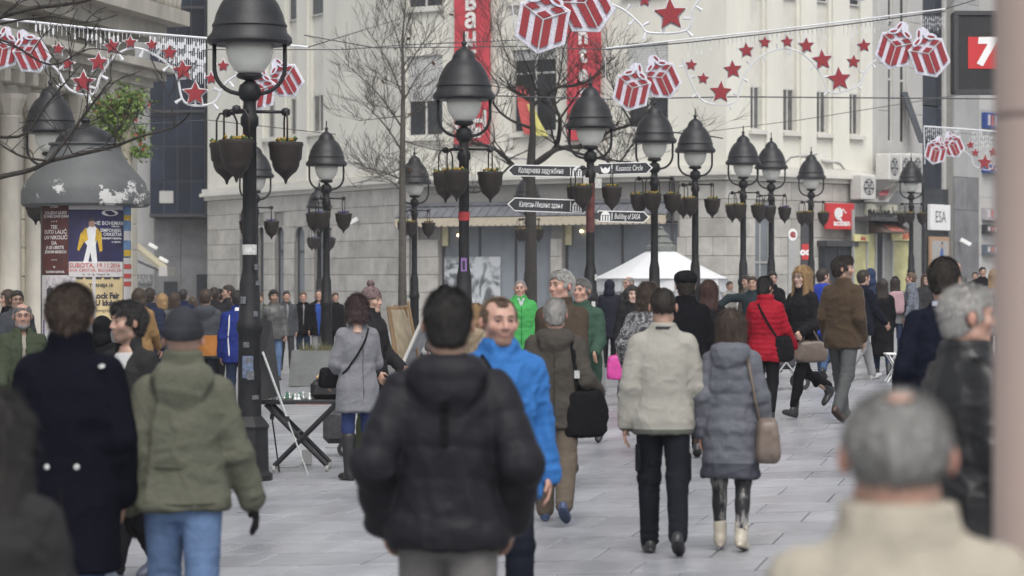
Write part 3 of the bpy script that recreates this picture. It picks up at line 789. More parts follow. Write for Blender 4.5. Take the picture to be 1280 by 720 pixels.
# totem signs in front of the right hand wall
for x0, x1, yt, lab in ((985, 996, 286, 'grey arched totem sign with a white and red disc'), (1001, 1012, 268, 'tall dark arched totem sign with a red strip')):
    Yt = 82; A = at(x0, 400, Yt); B = at(x1, 400, Yt); zt = at(x0, yt, Yt).z; g0 = gz(A.x)
    t = thing('totem_sign', lab, 'sign', ((A.x + B.x) / 2, Yt, g0)); hw = (B.x - A.x) / 2; h = zt - g0
    k = MB(); pl = [(-hw, 0), (hw, 0)] + [(hw * math.cos(a), h - hw + hw * math.sin(a)) for a in np.linspace(0, math.pi, 9)]
    k.prism(pl, -.12, .12); k.build('slab', M_GREYCON if x0 < 990 else M_DFRAME, t)
    k = MB()
    if x0 < 990: k.prism([(.15 * math.cos(a), h - hw - .05 + .2 * math.sin(a)) for a in np.linspace(0, 5.9, 16)], -.135, -.121); k.build('disc', M_WHITE, t); text('e', .36, mat('muted_red', (.3, .06, .06), .6), t, Matrix.Translation((0, -.14, h - hw - .02)) @ Matrix.Rotation(math.pi / 2, 4, 'X'), bold=.02)
    else: k.box(-hw * .9, hw * .9, -.135, -.121, h - 1.45, h - .95); k.build('strip', M_RED, t); text('oo', .32, M_WHITE, t, Matrix.Translation((0, -.14, h - 1.2)) @ Matrix.Rotation(math.pi / 2, 4, 'X'), bold=.02)

# ---------------------------------------------------------------- left hand buildings
# grey panelled block and glass tower behind
T0, T1 = (-21.5, 116), (-12.6, 116)
WT = Wall(T0, T1)
tw = wthing('glass_tower', 'dark glass office tower on grey stone base', 'building', (-16, 116, 0))
gx0, gx1 = WT.u(193), WT.u(261)
vlo = WT.v(225, 273)
mb = MB(); wall_mesh(mb, WT, 0, WT.L, GB, 40, [], d=-.1); mb.build('wall', M_STONE_D, tw)
k = MB(); WT.box(k, gx0, gx1, vlo, 40, -.05, 1.4); k.build('bay', mat('tower_frame', (.03, .034, .045), .4), tw)
nc = 4
for c in range(nc):
    for r in range(14):
        a = gx0 + (gx1 - gx0) * c / nc; b = gx0 + (gx1 - gx0) * (c + 1) / nc; z0 = vlo + .1 + r * 1.55
        k = MB(); WT.box(k, a + .03, b - .03, z0 + .03, z0 + 1.5, 1.4, 1.44); k.build('glass_panel', M_TGLASS, tw)
for r in range(5):
    k = MB(); z0 = vlo + .05 + r * 4.65; WT.box(k, gx0 - .02, gx1 + .02, z0, z0 + .12, 1.38, 1.5); k.build('ledge', M_DFRAME, tw)
k = MB(); WT.box(k, WT.u(205), WT.u(222), WT.v(213, 255), WT.v(213, 240), 1.45, 1.5); k.build('blind', M_PALEST, tw)
blocks(WT, tw, 0, gx0, -.5, 30, 1.15, 1.9, M_GREYCON, 'facing_panel', d=-.06, run=False, bev=.006)
blocks(WT, tw, gx0, WT.L, -.5, vlo - .03, 1.15, 1.75, M_GREYST, 'stone_panel', d=-.06, run=False, bev=.006)
blocks(WT, tw, gx1, WT.L, vlo, 30, 1.2, 1.9, M_GREYCON, 'facing_panel', d=-.06, run=False, bev=.006)
for x0, x1, yt in ((205, 222, 352), (246, 262, 343)):
    k = MB(); WT.box(k, WT.u(x0), WT.u(x1), -.4, WT.v(213, yt), .0, .06); k.build('doorway', M_GLASS, tw)
k = MB(); WT.box(k, WT.u(271), WT.u(277), -.3, WT.v(274, 305), .02, .2); t = k.build('banner_panel', M_DFRAME, tw)
t = wthing('wall_awning', 'folded-out beige awning over an entrance on the grey stone wall', 'awning', tuple(WT.pt(WT.u(180), 4, .2)))
P = [at(164, 300, 108), at(201, 334, 104), at(205, 332, 104), at(168, 298, 108)]
k = MB(); A, B = at(160, 300, 112), at(160, 300, 104)
e1 = at(163, 303, 113); e2 = at(200, 333, 106); dv = Vector((.6, 0, 0))
k.add([e1, e1 + Vector((0, 2.5, 0)), e2 + Vector((0, 2.5, 0)), e2, e1 - Vector((0, 0, .18)), e1 + Vector((0, 2.5, -.18)), e2 + Vector((0, 2.5, -.18)), e2 - Vector((0, 0, .18))], [[0, 1, 2, 3], [7, 6, 5, 4], [0, 3, 7, 4], [1, 5, 6, 2], [3, 2, 6, 7], [0, 4, 5, 1]])
k.build('cloth', mat('beige_awning', (.48, .43, .30), .8), t)
k = MB(); e3 = at(201, 345, 106); k.box(e2.x - .05, e2.x + .3, e2.y - .02, e2.y + 2.5, e3.z, e2.z); k.build('valance', M_PALEST, t)
k = MB(); k.tube([e1 + Vector((0, .2, -.7)), e2 + Vector((0, .2, -.2))], .05, 6); k.build('arm', M_DFRAME, t)
cctv(at(200, 325, 110), 'white security camera beside the beige awning', 1)
cctv(at(187, 308, 113), 'white floodlight on the grey stone wall above the beige awning', 1)
t = sign_box(WT, 172, 191, 343, 355, .05, .15, M_GREYST, 'dim grey name plate with pale capitals on the stone wall')
text('ANA', .5, M_PALEST, t, WT.tm(WT.u(181), WT.v(181, 349), .16), fit=.6)
# old limestone building at the left
L0, L1, L2 = (-15.6, 34), (-9.25, 62.8), (-20, 66)
WA = Wall(L0, L1)
ob_ = wthing('limestone_building', 'old limestone building with carved cornice, balcony and columns behind the advertising column', 'building', (-9.3, 62.8, 0))
def A_(x): return WA.u(x)
vcor = WA.v(100, 105)
aw_ = [[A_(14), A_(24), -1, WA.v(20, 200)], [A_(54), A_(78), -1, WA.v(60, 235)], [A_(100), A_(128), -1, WA.v(110, 235)]]
up_ = [[A_(40), A_(58), vcor + 1.2, vcor + 4.2], [A_(96), A_(116), vcor + 1.2, vcor + 4.2], [A_(-60), A_(-30), vcor + 1.2, vcor + 4.2]]
mb = MB(); wall_mesh(mb, WA, 0, WA.L, GB - 1, 22, aw_ + up_, .4); WB = Wall(L1, L2)
mb.add([(*L1, GB - 1), (*L2, GB - 1), (*L2, 22), (*L1, 22)], [[0, 1, 2, 3]]); mb.build('wall', M_OLDST, ob_)
for h in aw_: window(WA, ob_, h[0], h[1], -.5, h[3], 2, transom=h[3] - 1.2, d=-.3, frame=M_DFRAME, sill=False)
for h in up_: window(WA, ob_, h[0], h[1], h[2], h[3], 2, transom=h[3] - .9, d=-.3, frame=M_FRAME, sillm=M_OLDST)
mb = MB()
prof = [(vcor, .25), (vcor + .18, .35), (vcor + .36, .6), (vcor + .55, .85)]
for z, d in prof: WA.box(mb, 0, WA.L + d, z, z + .178, -.05, d)
mb.build('cornice', M_OLDST, ob_)
for i in range(26):
    u = WA.L - .3 - i * .75
    k = MB(); WA.box(k, u - .13, u + .13, vcor - .32, vcor - .01, 0, .42, bev=.03); k.build('cornice_bracket', M_OLDST, ob_)
mb = MB(); vb_ = WA.v(150, 25); WA.box(mb, 0, WA.L + .9, vb_, vb_ + .35, -.05, 1.1); WA.box(mb, 0, WA.L + .6, vb_ - .4, vb_ - .003, -.05, .6); WA.box(mb, 0, WA.L + .7, vb_ + 1.15, vb_ + 1.3, .8, 1.05); bal = mb.build('balcony', M_OLDST, ob_)
for i in range(40):
    u = WA.L + .5 - i * .3; c = WA.pt(u, vb_ + .35, .92); k = MB(); k.lathe([(.07, 0), (.09, .15), (.11, .3), (.06, .55), (.08, .8)], 8, tuple(c)); k.build('baluster', M_OLDST, bal, True)
for x in (2, 33, 86, 138):
    u = A_(x); c = WA.pt(u, 0, .18)
    zt = WA.v(x, 118)
    k = MB(); k.lathe([(.30, -.6), (.30, .5), (.24, .55), (.22, zt - .5), (.25, zt - .45)], 14, tuple(c)); col_ = k.build('column', M_OLDST, ob_, True)
    k = MB(); k.lathe([(.23, zt - .44), (.36, zt - .1), (.38, zt)], 10, tuple(c)); k.build('capital', M_OLDST, col_)
M_PALEB = mat('pale_block', (.52, .48, .38), .85, var=.1, rnd=.08)
blocks(WA, ob_, A_(26), A_(51), -1.2, WA.v(38, 240), 1.9, .62, M_PALEB, 'stone_block', d=.0, run=False)
blocks(WA, ob_, A_(140), A_(170), -1.2, WA.v(150, 150), 1.6, .6, M_OLDST, 'stone_block', d=.0)
# balcony plant with urn
pl_u = at(157, 160, 61)
# ---------------------------------------------------------------- street lamps
M_LAMP = mat('lamp_iron', (.017, .0175, .020), .45, var=.45, vscale=5, bump=.15, bscale=40, spec=.35, coords='World', detail=7)
M_POST = mat('post_iron', (.014, .0145, .016), .55, var=.5, vscale=5, bump=.2, bscale=30, spec=.3, coords='World', detail=7)
M_BASK = mat('basket_brown', (.026, .019, .017), .6, var=.3, vscale=20, bump=.2)
M_GLOBE = mat('milk_glass', (.62, .63, .58), .2, var=.10, vscale=2.5)
M_PANSY = [mat('pansy_yellow', (.30, .19, .03), .7, var=.3, vscale=30), mat('pansy_violet', (.10, .07, .25), .7, var=.3, vscale=30)]
M_LEAFG = mat('leaf_green', (.05, .09, .025), .7, var=.4, vscale=20)
LAMP_GROUP = 'old-fashioned iron lamps along the street'
def make_lamp(pansy):
    R = thing('street_lamp', 'x', 'street lamp', group=LAMP_GROUP)
    Z = 4.32
    k = MB(); k.lathe([(.24, 0), (.24, .06), (.20, .09), (.19, .5), (.205, .54), (.16, .6), (.125, .64)], 8, a0=.39); k.build('plinth', M_POST, R)
    k = MB(); k.lathe([(.118, .6), (.112, 1.45), (.13, 1.48), (.13, 1.56), (.108, 1.6), (.10, 1.95), (.085, 2.02), (.072, 2.1), (.068, 3.5), (.09, 3.53), (.09, 3.6), (.068, 3.64), (.062, 3.76), (.10, 3.79), (.115, 3.85), (.10, 3.92), (.05, 3.96), (.03, 3.98)], 14); k.build('post', M_POST, R, 'auto')
    # yoke
    k = MB()
    for sx in (-1, 1):
        pts = [(sx * .35, 0, Z + .02), (sx * .35, 0, Z - .18)] + [(sx * (.1 + .25 * math.cos(a)), 0, Z - .22 - .26 * math.sin(a)) for a in np.linspace(.1, 1.45, 7)] + [(sx * .06, 0, Z - .5)]
        k.tube(pts, .021, 8)
    k.tube([(0, 0, Z - .36), (0, 0, Z - .5)], .02, 8)
    k.build('yoke', M_LAMP, R, True)
    k = MB(); k.lathe([(.02, Z - .36), (.12, Z - .33), (.135, Z - .30), (.12, Z - .285)], 20); k.build('globe_seat', M_LAMP, R, True)
    k = MB(); k.lathe([(.10, Z - .29), (.15, Z - .25), (.205, Z - .17), (.232, Z - .08), (.235, Z + .02)], 24); k.build('globe', M_GLOBE, R, True)
    k = MB(); k.lathe([(.2, Z + .012), (.40, Z), (.425, Z + .03), (.42, Z + .07), (.375, Z + .12), (.365, Z + .17), (.375, Z + .185), (.37, Z + .20), (.355, Z + .22), (.335, Z + .30), (.29, Z + .40), (.23, Z + .49), (.165, Z + .545), (.16, Z + .56), (.15, Z + .60), (.11, Z + .66), (.05, Z + .70), (.028, Z + .715), (.026, Z + .74), (.04, Z + .76), (.03, Z + .79), (.013, Z + .80), (.013, Z + .92), (.004, Z + .935)], 28)
    k.build('shade', M_LAMP, R, 'auto')
    # basket arms
    for a in (12, 135, 255):
        an = math.radians(a); d = Vector((math.cos(an), math.sin(an), 0)); zb = 3.66; e = d * .36
        k = MB(); k.tube([d * .06 + Vector((0, 0, zb)), e + Vector((0, 0, zb))], .017, 7); k.lathe([(0, zb - .045), (.04, zb - .03), (.045, zb), (.04, zb + .03), (0, zb + .045)], 10, (e.x, e.y, 0), cap=False)
        arm = k.build('basket_arm', M_LAMP, R, True)
        n = Vector((-d.y, d.x, 0)); k = MB(); c = e + Vector((0, 0, 3.36))
        k.lathe([(.0, .0), (.155, -.003), (.172, .0), (.178, -.03), (.168, -.05), (.158, -.17), (.14, -.19), (.133, -.24), (.108, -.29), (.065, -.325), (.045, -.345), (.022, -.37), (.010, -.41), (0, -.42)], 18, tuple(c), cap=False)
        b = k.build('flower_basket', M_BASK, R, 'auto')
        k = MB()
        for s_ in (-1, 1):
            k.tube([c + n * .13 * s_, c + n * .13 * s_ + Vector((0, 0, .22)), c + n * .09 * s_ + Vector((0, 0, .29)), c + Vector((0, 0, .30))], .011, 6)
        k.build('hanger', M_BASK, b, True)
        k = MB()
        for i in range(26):
            rr = random.uniform(0, .15); t = random.uniform(0, 6.28); p = c + Vector((rr * math.cos(t), rr * math.sin(t), random.uniform(.0, .035)))
            s_ = random.uniform(.018, .03); m_ = 0 if random.random() < .55 else 1
            k.add([p + Vector((s_, 0, 0)), p + Vector((0, s_, 0)), p + Vector((-s_, 0, 0)), p + Vector((0, -s_, 0)), p + Vector((0, 0, s_)), p - Vector((0, 0, s_))], [[0, 1, 4], [1, 2, 4], [2, 3, 4], [3, 0, 4], [1, 0, 5], [2, 1, 5], [3, 2, 5], [0, 3, 5]], m_)
        f = k.build('flowers', [M_PANSY[pansy], M_LEAFG], b); f['kind'] = 'stuff'
    return R
lampA, lampB = make_lamp(0), make_lamp(1)
LAMPS = [  # pixel of the post, scale px/m, flower colour, label
    (312, 126, 0, 'big iron street lamp beside the folding trinket table, yellow pansies in its hanging baskets'),
    (580, 93, 0, 'iron street lamp with violet sticker on its post in front of the shop print'),
    (738, 75, 0, 'iron street lamp whose post carries the four dark direction signs'),
    (818, 66, 0, 'iron street lamp standing right in front of the white tent'),
    (869, 60, 0, 'iron street lamp just beyond the white tent, above the man in black fur hat'),
    (929, 52.5, 0, 'iron street lamp beside the glazed stone doorway, above the woman in red puffer'),
    (964, 49.5, 1, 'iron street lamp between the stone doorway and the totem signs'),
    (1014, 43.5, 0, 'iron street lamp in front of the red snail sign'),
    (1139, 39.5, 0, 'iron street lamp in front of the white sign with serif capitals'),
    (408, 61, 1, 'iron street lamp behind the man in blue hoodie, violet pansies in its baskets'),
    (319, 56, 1, 'iron street lamp half hidden behind the big lamp by the trinket table'),
    (518, 50, 0, 'iron street lamp beside the thin bare tree at the stone corner'),
    (659, 40.5, 0, 'iron street lamp half hidden behind the dark tree trunk'),
    (399, 39, 1, 'distant iron street lamp close to the arched windows'),
    (63, 83, 0, 'iron street lamp right behind the advertising column'),
]
used = {}
for x, s_, pn, lab in LAMPS:
    src = lampB if pn else lampA
    o = src if not used.get(pn) else copy_tree(src); used[pn] = 1
    X = (x - 640) / s_; o.location = (X, F_PX / s_, gz(X)); o.rotation_euler = (0, 0, random.uniform(-.15, .15) if x not in (312, 580) else 0); o['label'] = lab
    if x == 312: MAIN = o
    if x == 738: SIGNPOST = o
    if x == 580: LAMP2 = o
def sticker(lamp, z0, z1, r, a0, a1, m):
    k = MB(); N = 6
    for i in range(N + 1):
        t = a0 + (a1 - a0) * i / N
        k.v += [(r * math.cos(t), r * math.sin(t), z0), (r * math.cos(t), r * math.sin(t), z1)]
    k.f = [[2 * i, 2 * i + 2, 2 * i + 3, 2 * i + 1] for i in range(N)]; k.mi = [0] * N; k.n = len(k.v)
    put('sticker', k.mesh('sticker'), m, lamp)
M_PAPER = mat('worn_paper', (.5, .5, .48), .8, var=.3, vscale=30)
sticker(MAIN, 2.24, 2.34, .0735, 3.3, 6.1, M_PAPER)
for i in range(8): a = random.uniform(3.3, 5.8); z = random.uniform(.75, 2.1); r = .124 if z < 1.45 else (.14 if z < 1.6 else .112); sticker(MAIN, z, z + random.uniform(.03, .09), r + .0015 * (i % 3), a, a + random.uniform(.25, .6), mat('grey_paper', (.10, .105, .115), .7, var=.6, vscale=25))
sticker(MAIN, 1.02, 1.24, .1235, 4.2, 5.1, mat('poster_scrap_blue', (.10, .13, .2), .7, var=.6, vscale=30))
sticker(LAMP2, 2.70, 2.82, .077, 3.3, 6.1, mat('red_tape', (.34, .03, .035), .6))
sticker(LAMP2, 2.0, 2.2, .084, 4.2, 5.2, mat('violet_sticker', (.22, .12, .32), .6))
sticker(LAMP2, 2.04, 2.16, .0865, 4.5, 4.9, M_BLACK)
sticker(SIGNPOST, 2.85, 3.42, .073, 3.15, 6.27, mat('red_brown_tape', (.13, .035, .03), .6, var=.4, vscale=10))
sticker(SIGNPOST, 2.6, 2.85, .0735, 3.15, 6.27, mat('rusty_tape', (.10, .03, .03), .6, var=.4, vscale=10))
for z in (.8, 1.1, 1.35, 1.8): sticker(SIGNPOST, z, z + .1, .131, 3.6 + z, 4.4 + z * .8, M_PAPER)

# direction signs on the fourth post
SP = Vector(SIGNPOST.location)
M_SIGN = mat('sign_charcoal', (.022, .023, .028), .5, var=.1)
def finger(x_tip, x_base, y0, y1, txt, label, side, ang=0., icon='house'):
    Y = SP.y - .02; s_ = F_PX / Y
    a = at(x_base, (y0 + y1) / 2, Y); L = abs(x_tip - x_base) / s_; h = (y1 - y0) / s_
    t = thing('direction_sign', label, 'sign', (a.x, Y, a.z)); t.rotation_euler = (0, math.radians(ang), math.radians(-3 * side))
    sg = side
    def poly(i): return [(0 + sg * i, -h / 2 + i), (sg * (L - h * .55), -h / 2 + i), (sg * (L - i * 1.6), 0), (sg * (L - h * .55), h / 2 - i), (0 + sg * i, h / 2 - i)]
    k = MB(); k.prism(poly(0), -.02, .02); k.build('board', M_WHITE, t)
    k = MB(); k.prism(poly(.016), -.024, .024); k.build('face', M_SIGN, t)
    R90 = Matrix.Rotation(math.pi / 2, 4, 'X')
    text(txt, .13, M_WHITE, t, Matrix.Translation((sg * (L * .57), -.0265, -.0)) @ R90, shear=.18, bold=.0, fit=(L - h) * (.68 if side < 0 else .62))
    k = MB(); ix = sg * .13
    k.box(sg * .24 - .006, sg * .24 + .006, -.0265, -.0245, -h / 2 + .03, h / 2 - .03)
    if icon == 'house':
        k.prism([(ix - .08, .02), (ix + .08, .02), (ix + .05, .065), (ix, .085), (ix - .05, .065)], -.0265, -.0245)
        for q in (-.065, -.0225, .0225, .065): k.box(ix + q - .013, ix + q + .013, -.0265, -.0245, -.075, .012)
        k.box(ix - .082, ix + .082, -.0265, -.0245, -.092, -.077)
    else:
        k.prism([(ix - .08, .05), (ix - .07, -.04), (ix - .03, -.075), (ix + .03, -.075), (ix + .07, -.04), (ix + .08, .05), (ix + .04, .0), (ix, .03), (ix - .04, .0)], -.0265, -.0245)
    k.build('pictogram', M_WHITE, t)
    k = MB(); k.box(-.02 * sg - .06, -.02 * sg + .06, -.03, .03, -h / 2 + .04, h / 2 - .04); k.build('clamp', M_DFRAME, t)
finger(634, 731, 207.5, 222, 'Коларчева задужбина', 'charcoal arrow sign pointing left reading Kolarac endowment in Cyrillic', -1, 1.0)
finger(816, 747, 204, 219, 'Kosancic Circle', 'charcoal arrow sign pointing right reading Kosancic Circle', 1, -1.5, 'wreath')
finger(634, 731, 250, 267, 'Капетан-Мишино здање', 'charcoal arrow sign pointing left with Cyrillic name above the awning', -1, 2.0)
finger(812, 747, 263, 277, 'Building of SASA', 'charcoal arrow sign pointing right reading Building of SASA', 1, 1.5)
for i, (x0, x1, y0, y1, m) in enumerate(((729, 736, 222, 233, M_PAPER), (724, 735, 233, 247, mat('pink_paper', (.36, .22, .22), .8, var=.2)), (744, 752, 223, 235, M_PAPER))):
    a, b = at(x0, y1, SP.y - .08), at(x1, y0, SP.y - .08); k = MB(); k.box(a.x, b.x, a.y, a.y + .004, a.z, b.z)
    o = k.build('taped_notice', m); tag(o, ['small white notice taped left of the sign post', 'pinkish notice taped to the sign post', 'small white notice taped right of the sign post'][i], 'notice')

# ---------------------------------------------------------------- advertising column
AY = 36.3; AX, AR = (107 - 640) / F_PX * AY, 56.2 * AY / F_PX; KR = AR / .73
ag = gz(AX); ac = thing('advertising_column', 'round advertising column with dark bell roof and peeling paint, covered in posters', 'column', (AX, AY, ag))
zt = at(0, 257, AY).z - ag
M_ROOF = bpy.data.materials.new('column_roof'); M_ROOF.use_nodes = True
n = M_ROOF.node_tree.nodes; l = M_ROOF.node_tree.links; p = n['Principled BSDF']; p.inputs['Roughness'].default_value = .6
tc = n.new('ShaderNodeTexCoord'); nz = n.new('ShaderNodeTexNoise'); nz.inputs['Scale'].default_value = 3.2; nz.inputs['Detail'].default_value = 9; nz.inputs['Roughness'].default_value = .7
l.new(tc.outputs['Object'], nz.inputs['Vector'])
r1 = n.new('ShaderNodeValToRGB'); r1.color_ramp.elements[0].color = (.052, .055, .058, 1); r1.color_ramp.elements[1].color = (.115, .12, .12, 1); l.new(nz.outputs['Fac'], r1.inputs['Fac'])
sx = n.new('ShaderNodeSeparateXYZ'); l.new(tc.outputs['Object'], sx.inputs[0])
mr = n.new('ShaderNodeMapRange'); mr.inputs['From Min'].default_value = zt + .36; mr.inputs['From Max'].default_value = zt + .3; l.new(sx.outputs['Z'], mr.inputs['Value'])
g2 = n.new('ShaderNodeTexNoise'); g2.inputs['Scale'].default_value = 1.7; g2.inputs['Detail'].default_value = 8; g2.inputs['Roughness'].default_value = .75; l.new(tc.outputs['Object'], g2.inputs['Vector'])
th = n.new('ShaderNodeMath'); th.operation = 'GREATER_THAN'; th.inputs[1].default_value = .585; l.new(g2.outputs['Fac'], th.inputs[0])
ml = n.new('ShaderNodeMath'); ml.operation = 'MULTIPLY'; l.new(th.outputs[0], ml.inputs[0]); l.new(mr.outputs[0], ml.inputs[1])
mx = n.new('ShaderNodeMix'); mx.data_type = 'RGBA'; l.new(ml.outputs[0], mx.inputs['Factor']); l.new(r1.outputs[0], mx.inputs['A']); mx.inputs['B'].default_value = (.46, .46, .45, 1); l.new(mx.outputs['Result'], p.inputs['Base Color'])
k = MB(); k.lathe([(.8 * KR, 0), (.8 * KR, .35), (AR - .01, .4), (AR - .01, zt + .05)], 40); k.build('drum', mat('column_drum', (.10, .10, .105), .7), ac, 'auto')
k = MB(); k.lathe([(r_ * KR, zt + z_ * KR) for r_, z_ in [(.7, -.02), (1.0, -.02), (1.04, .02), (1.035, .22), (.98, .36), (.84, .52), (.69, .69), (.60, .85), (.56, .97), (.60, .985), (.60, 1.01)]], 48); roof_ = k.build('roof', M_ROOF, ac, 'auto')
k = MB(); k.lathe([(r_ * KR, zt + z_ * KR) for r_, z_ in [(.5, 1.0), (.47, 1.08), (.36, 1.2), (.2, 1.27), (.09, 1.3), (.06, 1.34), (.09, 1.38), (.05, 1.43), (.0, 1.45)]], 32, cap=False); k.build('lantern_cap', M_LAMP, roof_, 'auto')
cam_a = math.atan2(-AY, -AX)
pc = 107; pr = 56.2
def th_of(x): return cam_a + math.asin(max(-.999, min(.999, (x - pc) / pr)))
def z_of(y): return HC - (y - HZ) / F_PX * (AY - AR * .9) - ag
def sheet(x0, x1, y0, y1, m, off=0., name='poster', parent=None):
    a, b = th_of(x0), th_of(x1); N = 14; r = AR + .004 + off; k = MB()
    for i in range(N + 1):
        t = a + (b - a) * i / N; k.v += [(r * math.cos(t), r * math.sin(t), z_of(y1)), (r * math.cos(t), r * math.sin(t), z_of(y0))]
    k.f = [[2 * i, 2 * i + 2, 2 * i + 3, 2 * i + 1] for i in range(N)]; k.mi = [0] * N; k.n = len(k.v)
    return k.build(name, m, parent or ac, True)
def ctext(txt, x, y, size, m, parent, off, fit=None, bold=0., align='CENTER'):
    tc_ = th_of(x); r = AR + .004 + off
    def bend(me):
        for v in me.vertices:
            t = tc_ + v.co.x / r; v.co = Vector((r * math.cos(t), r * math.sin(t), z_of(y) + v.co.y))
    return text(txt, size * KR, m, parent, None, bold=bold, fit=fit, bend=bend, align=align)
def cpoly(pts, m, parent, off, name='figure'):
    r = AR + .004 + off; k = MB(); n = len(pts)
    v = [(r * math.cos(th_of(x)), r * math.sin(th_of(x)), z_of(y)) for x, y in pts]
    k.add(v, [list(range(n))]); return k.build(name, m, parent)
PB = mat('poster_brown', (.075, .022, .02), .6, var=.25, vscale=4); PN = mat('poster_navy', (.018, .016, .06), .5, var=.6, vscale=2.5)
PW = mat('poster_white', (.50, .48, .47), .7, var=.12, vscale=4); PT = mat('poster_cream', (.50, .40, .22), .7, var=.2, vscale=3); PY = mat('poster_yellow', (.52, .33, .03), .6, var=.25, vscale=9)
PI = mat('poster_ink', (.05, .045, .05), .7); PR = mat('poster_red', (.42, .06, .05), .6); PBL = mat('poster_skyblue', (.12, .22, .38), .6, var=.3); PPU = mat('poster_purple', (.10, .06, .16), .6, var=.4, vscale=6)
PS = mat('poster_flesh', (.30, .18, .13), .6); PWT = mat('poster_print_white', (.62, .62, .62), .6)
a = sheet(54, 87, 255, 343, PB)
for i, (s_, y, sz) in enumerate((('Cigani', 258, .07), ('LICA JEDU LJUDI', 266, .065), ('ZA SVAKI DAN DAN', 270.5, .06), ('• • •', 277, .08), ('TEK', 284, .085), ('DUTO LALIĆ', 290, .085), ('LAV NIKOLIĆ', 297, .085), ('DA', 304, .08), ('JA SE UBISTE', 309.5, .07), ('JEDNOM MESECU', 315, .06), ('• • •', 325, .07), ('19', 334, .05), ('KULTURNI CENTAR', 340, .045))): ctext(s_, 69, y, sz, PW, a, .003, bold=.002)
a = sheet(86.5, 152, 255, 346, PN, .004)
a2 = sheet(87, 151.6, 254, 262, PW, .008, 'poster_heading', a)
a3 = sheet(87, 151.6, 327, 346, PW, .008, 'poster_footer', a)
cpoly([(104, 329), (109, 307), (104, 300), (107, 288), (112, 282), (119, 283), (122, 293), (119, 306), (121, 329), (115, 329), (112.5, 315), (110, 329)], PWT, a, .009)
cpoly([(105, 303), (99, 314), (97, 312), (101, 292), (108, 284), (110, 300)], PY, a, .011); cpoly([(120, 284), (126, 292), (127, 313), (124, 315), (121, 300), (118, 302)], PY, a, .011)
cpoly([(111, 283), (110.5, 277), (113, 274), (117, 275), (118, 281), (116, 284)], PS, a, .012); cpoly([(110.5, 278), (110.5, 274), (113, 272), (117.5, 273), (118.4, 278), (116, 276), (113, 276)], PI, a, .013)
cpoly([(136 + 10 * math.cos(t), 266 + 4 * math.sin(t)) for t in np.linspace(0, 6, 16)], PWT, a, .009, 'seal')
for s_, y, sz, x in (('THE BOHEMIAN', 279, .085, 135), ('SYMPHONIC', 283, .03, 143), ('SIMFONIJSKI', 288, .075, 138), ('ORKESTAR', 293, .075, 140), ('DIRIGENT ORKESTRA', 298, .04, 139), ('U CENTRU', 302.5, .04, 144)): ctext(s_, x, y, sz, PWT, a, .010, bold=.001)
ctext('SUBOTA, 19.11.2016', 120, 332, .10, PR, a3, .012, bold=.001); ctext('SAVA CENTAR, BEOGRAD 20h', 120, 338, .07, PR, a3, .012); ctext('vip   kk  @  Telegraf  Blic', 120, 343, .045, PI, a3, .012)
a = sheet(153, 163, 255, 321, PBL); sheet(153.3, 162.5, 268, 275, PY, .004, 'poster_print', a); sheet(153.3, 162.5, 312, 320, PY, .004, 'poster_print', a); sheet(153.3, 162.5, 288, 300, PW, .004, 'poster_print', a)
a = sheet(153, 163, 322, 388, PW)
for y in (330, 342, 352, 378): sheet(153.5, 162.8, y, y + 6, PR, .004, 'poster_print', a)
a = sheet(54, 95, 344, 430, PW, .0); ctext('KAZA', 74, 354, .24, mat('poster_pink', (.40, .36, .40), .7), a, .003)
cpoly([(60, 376), (60, 362), (64, 357), (68, 360), (69, 374), (66, 380)], PI, a, .004); cpoly([(57, 400), (58, 382), (66, 378), (70, 384), (70, 400)], PS, a, .005); cpoly([(56, 430), (56, 400), (70, 400), (72, 430)], PPU, a, .006)
a = sheet(95, 152, 347, 400, PT, .003); ctext('TURNEJA 10', 126, 357, .075, PI, a, .006, bold=.003); ctext('Rock Fair', 132, 370, .13, PI, a, .006, bold=.006); ctext('U klubu', 132, 379, .12, PI, a, .006, bold=.006); ctext('beogradska', 132, 388, .08, PI, a, .006)
sheet(115, 119, 346, 410, PW, .008, 'paper_strip', a)
for i in range(5): x = 96 + i * 11; sheet(x, x + 8, 346, 349, PI, .008, 'poster_print', a)

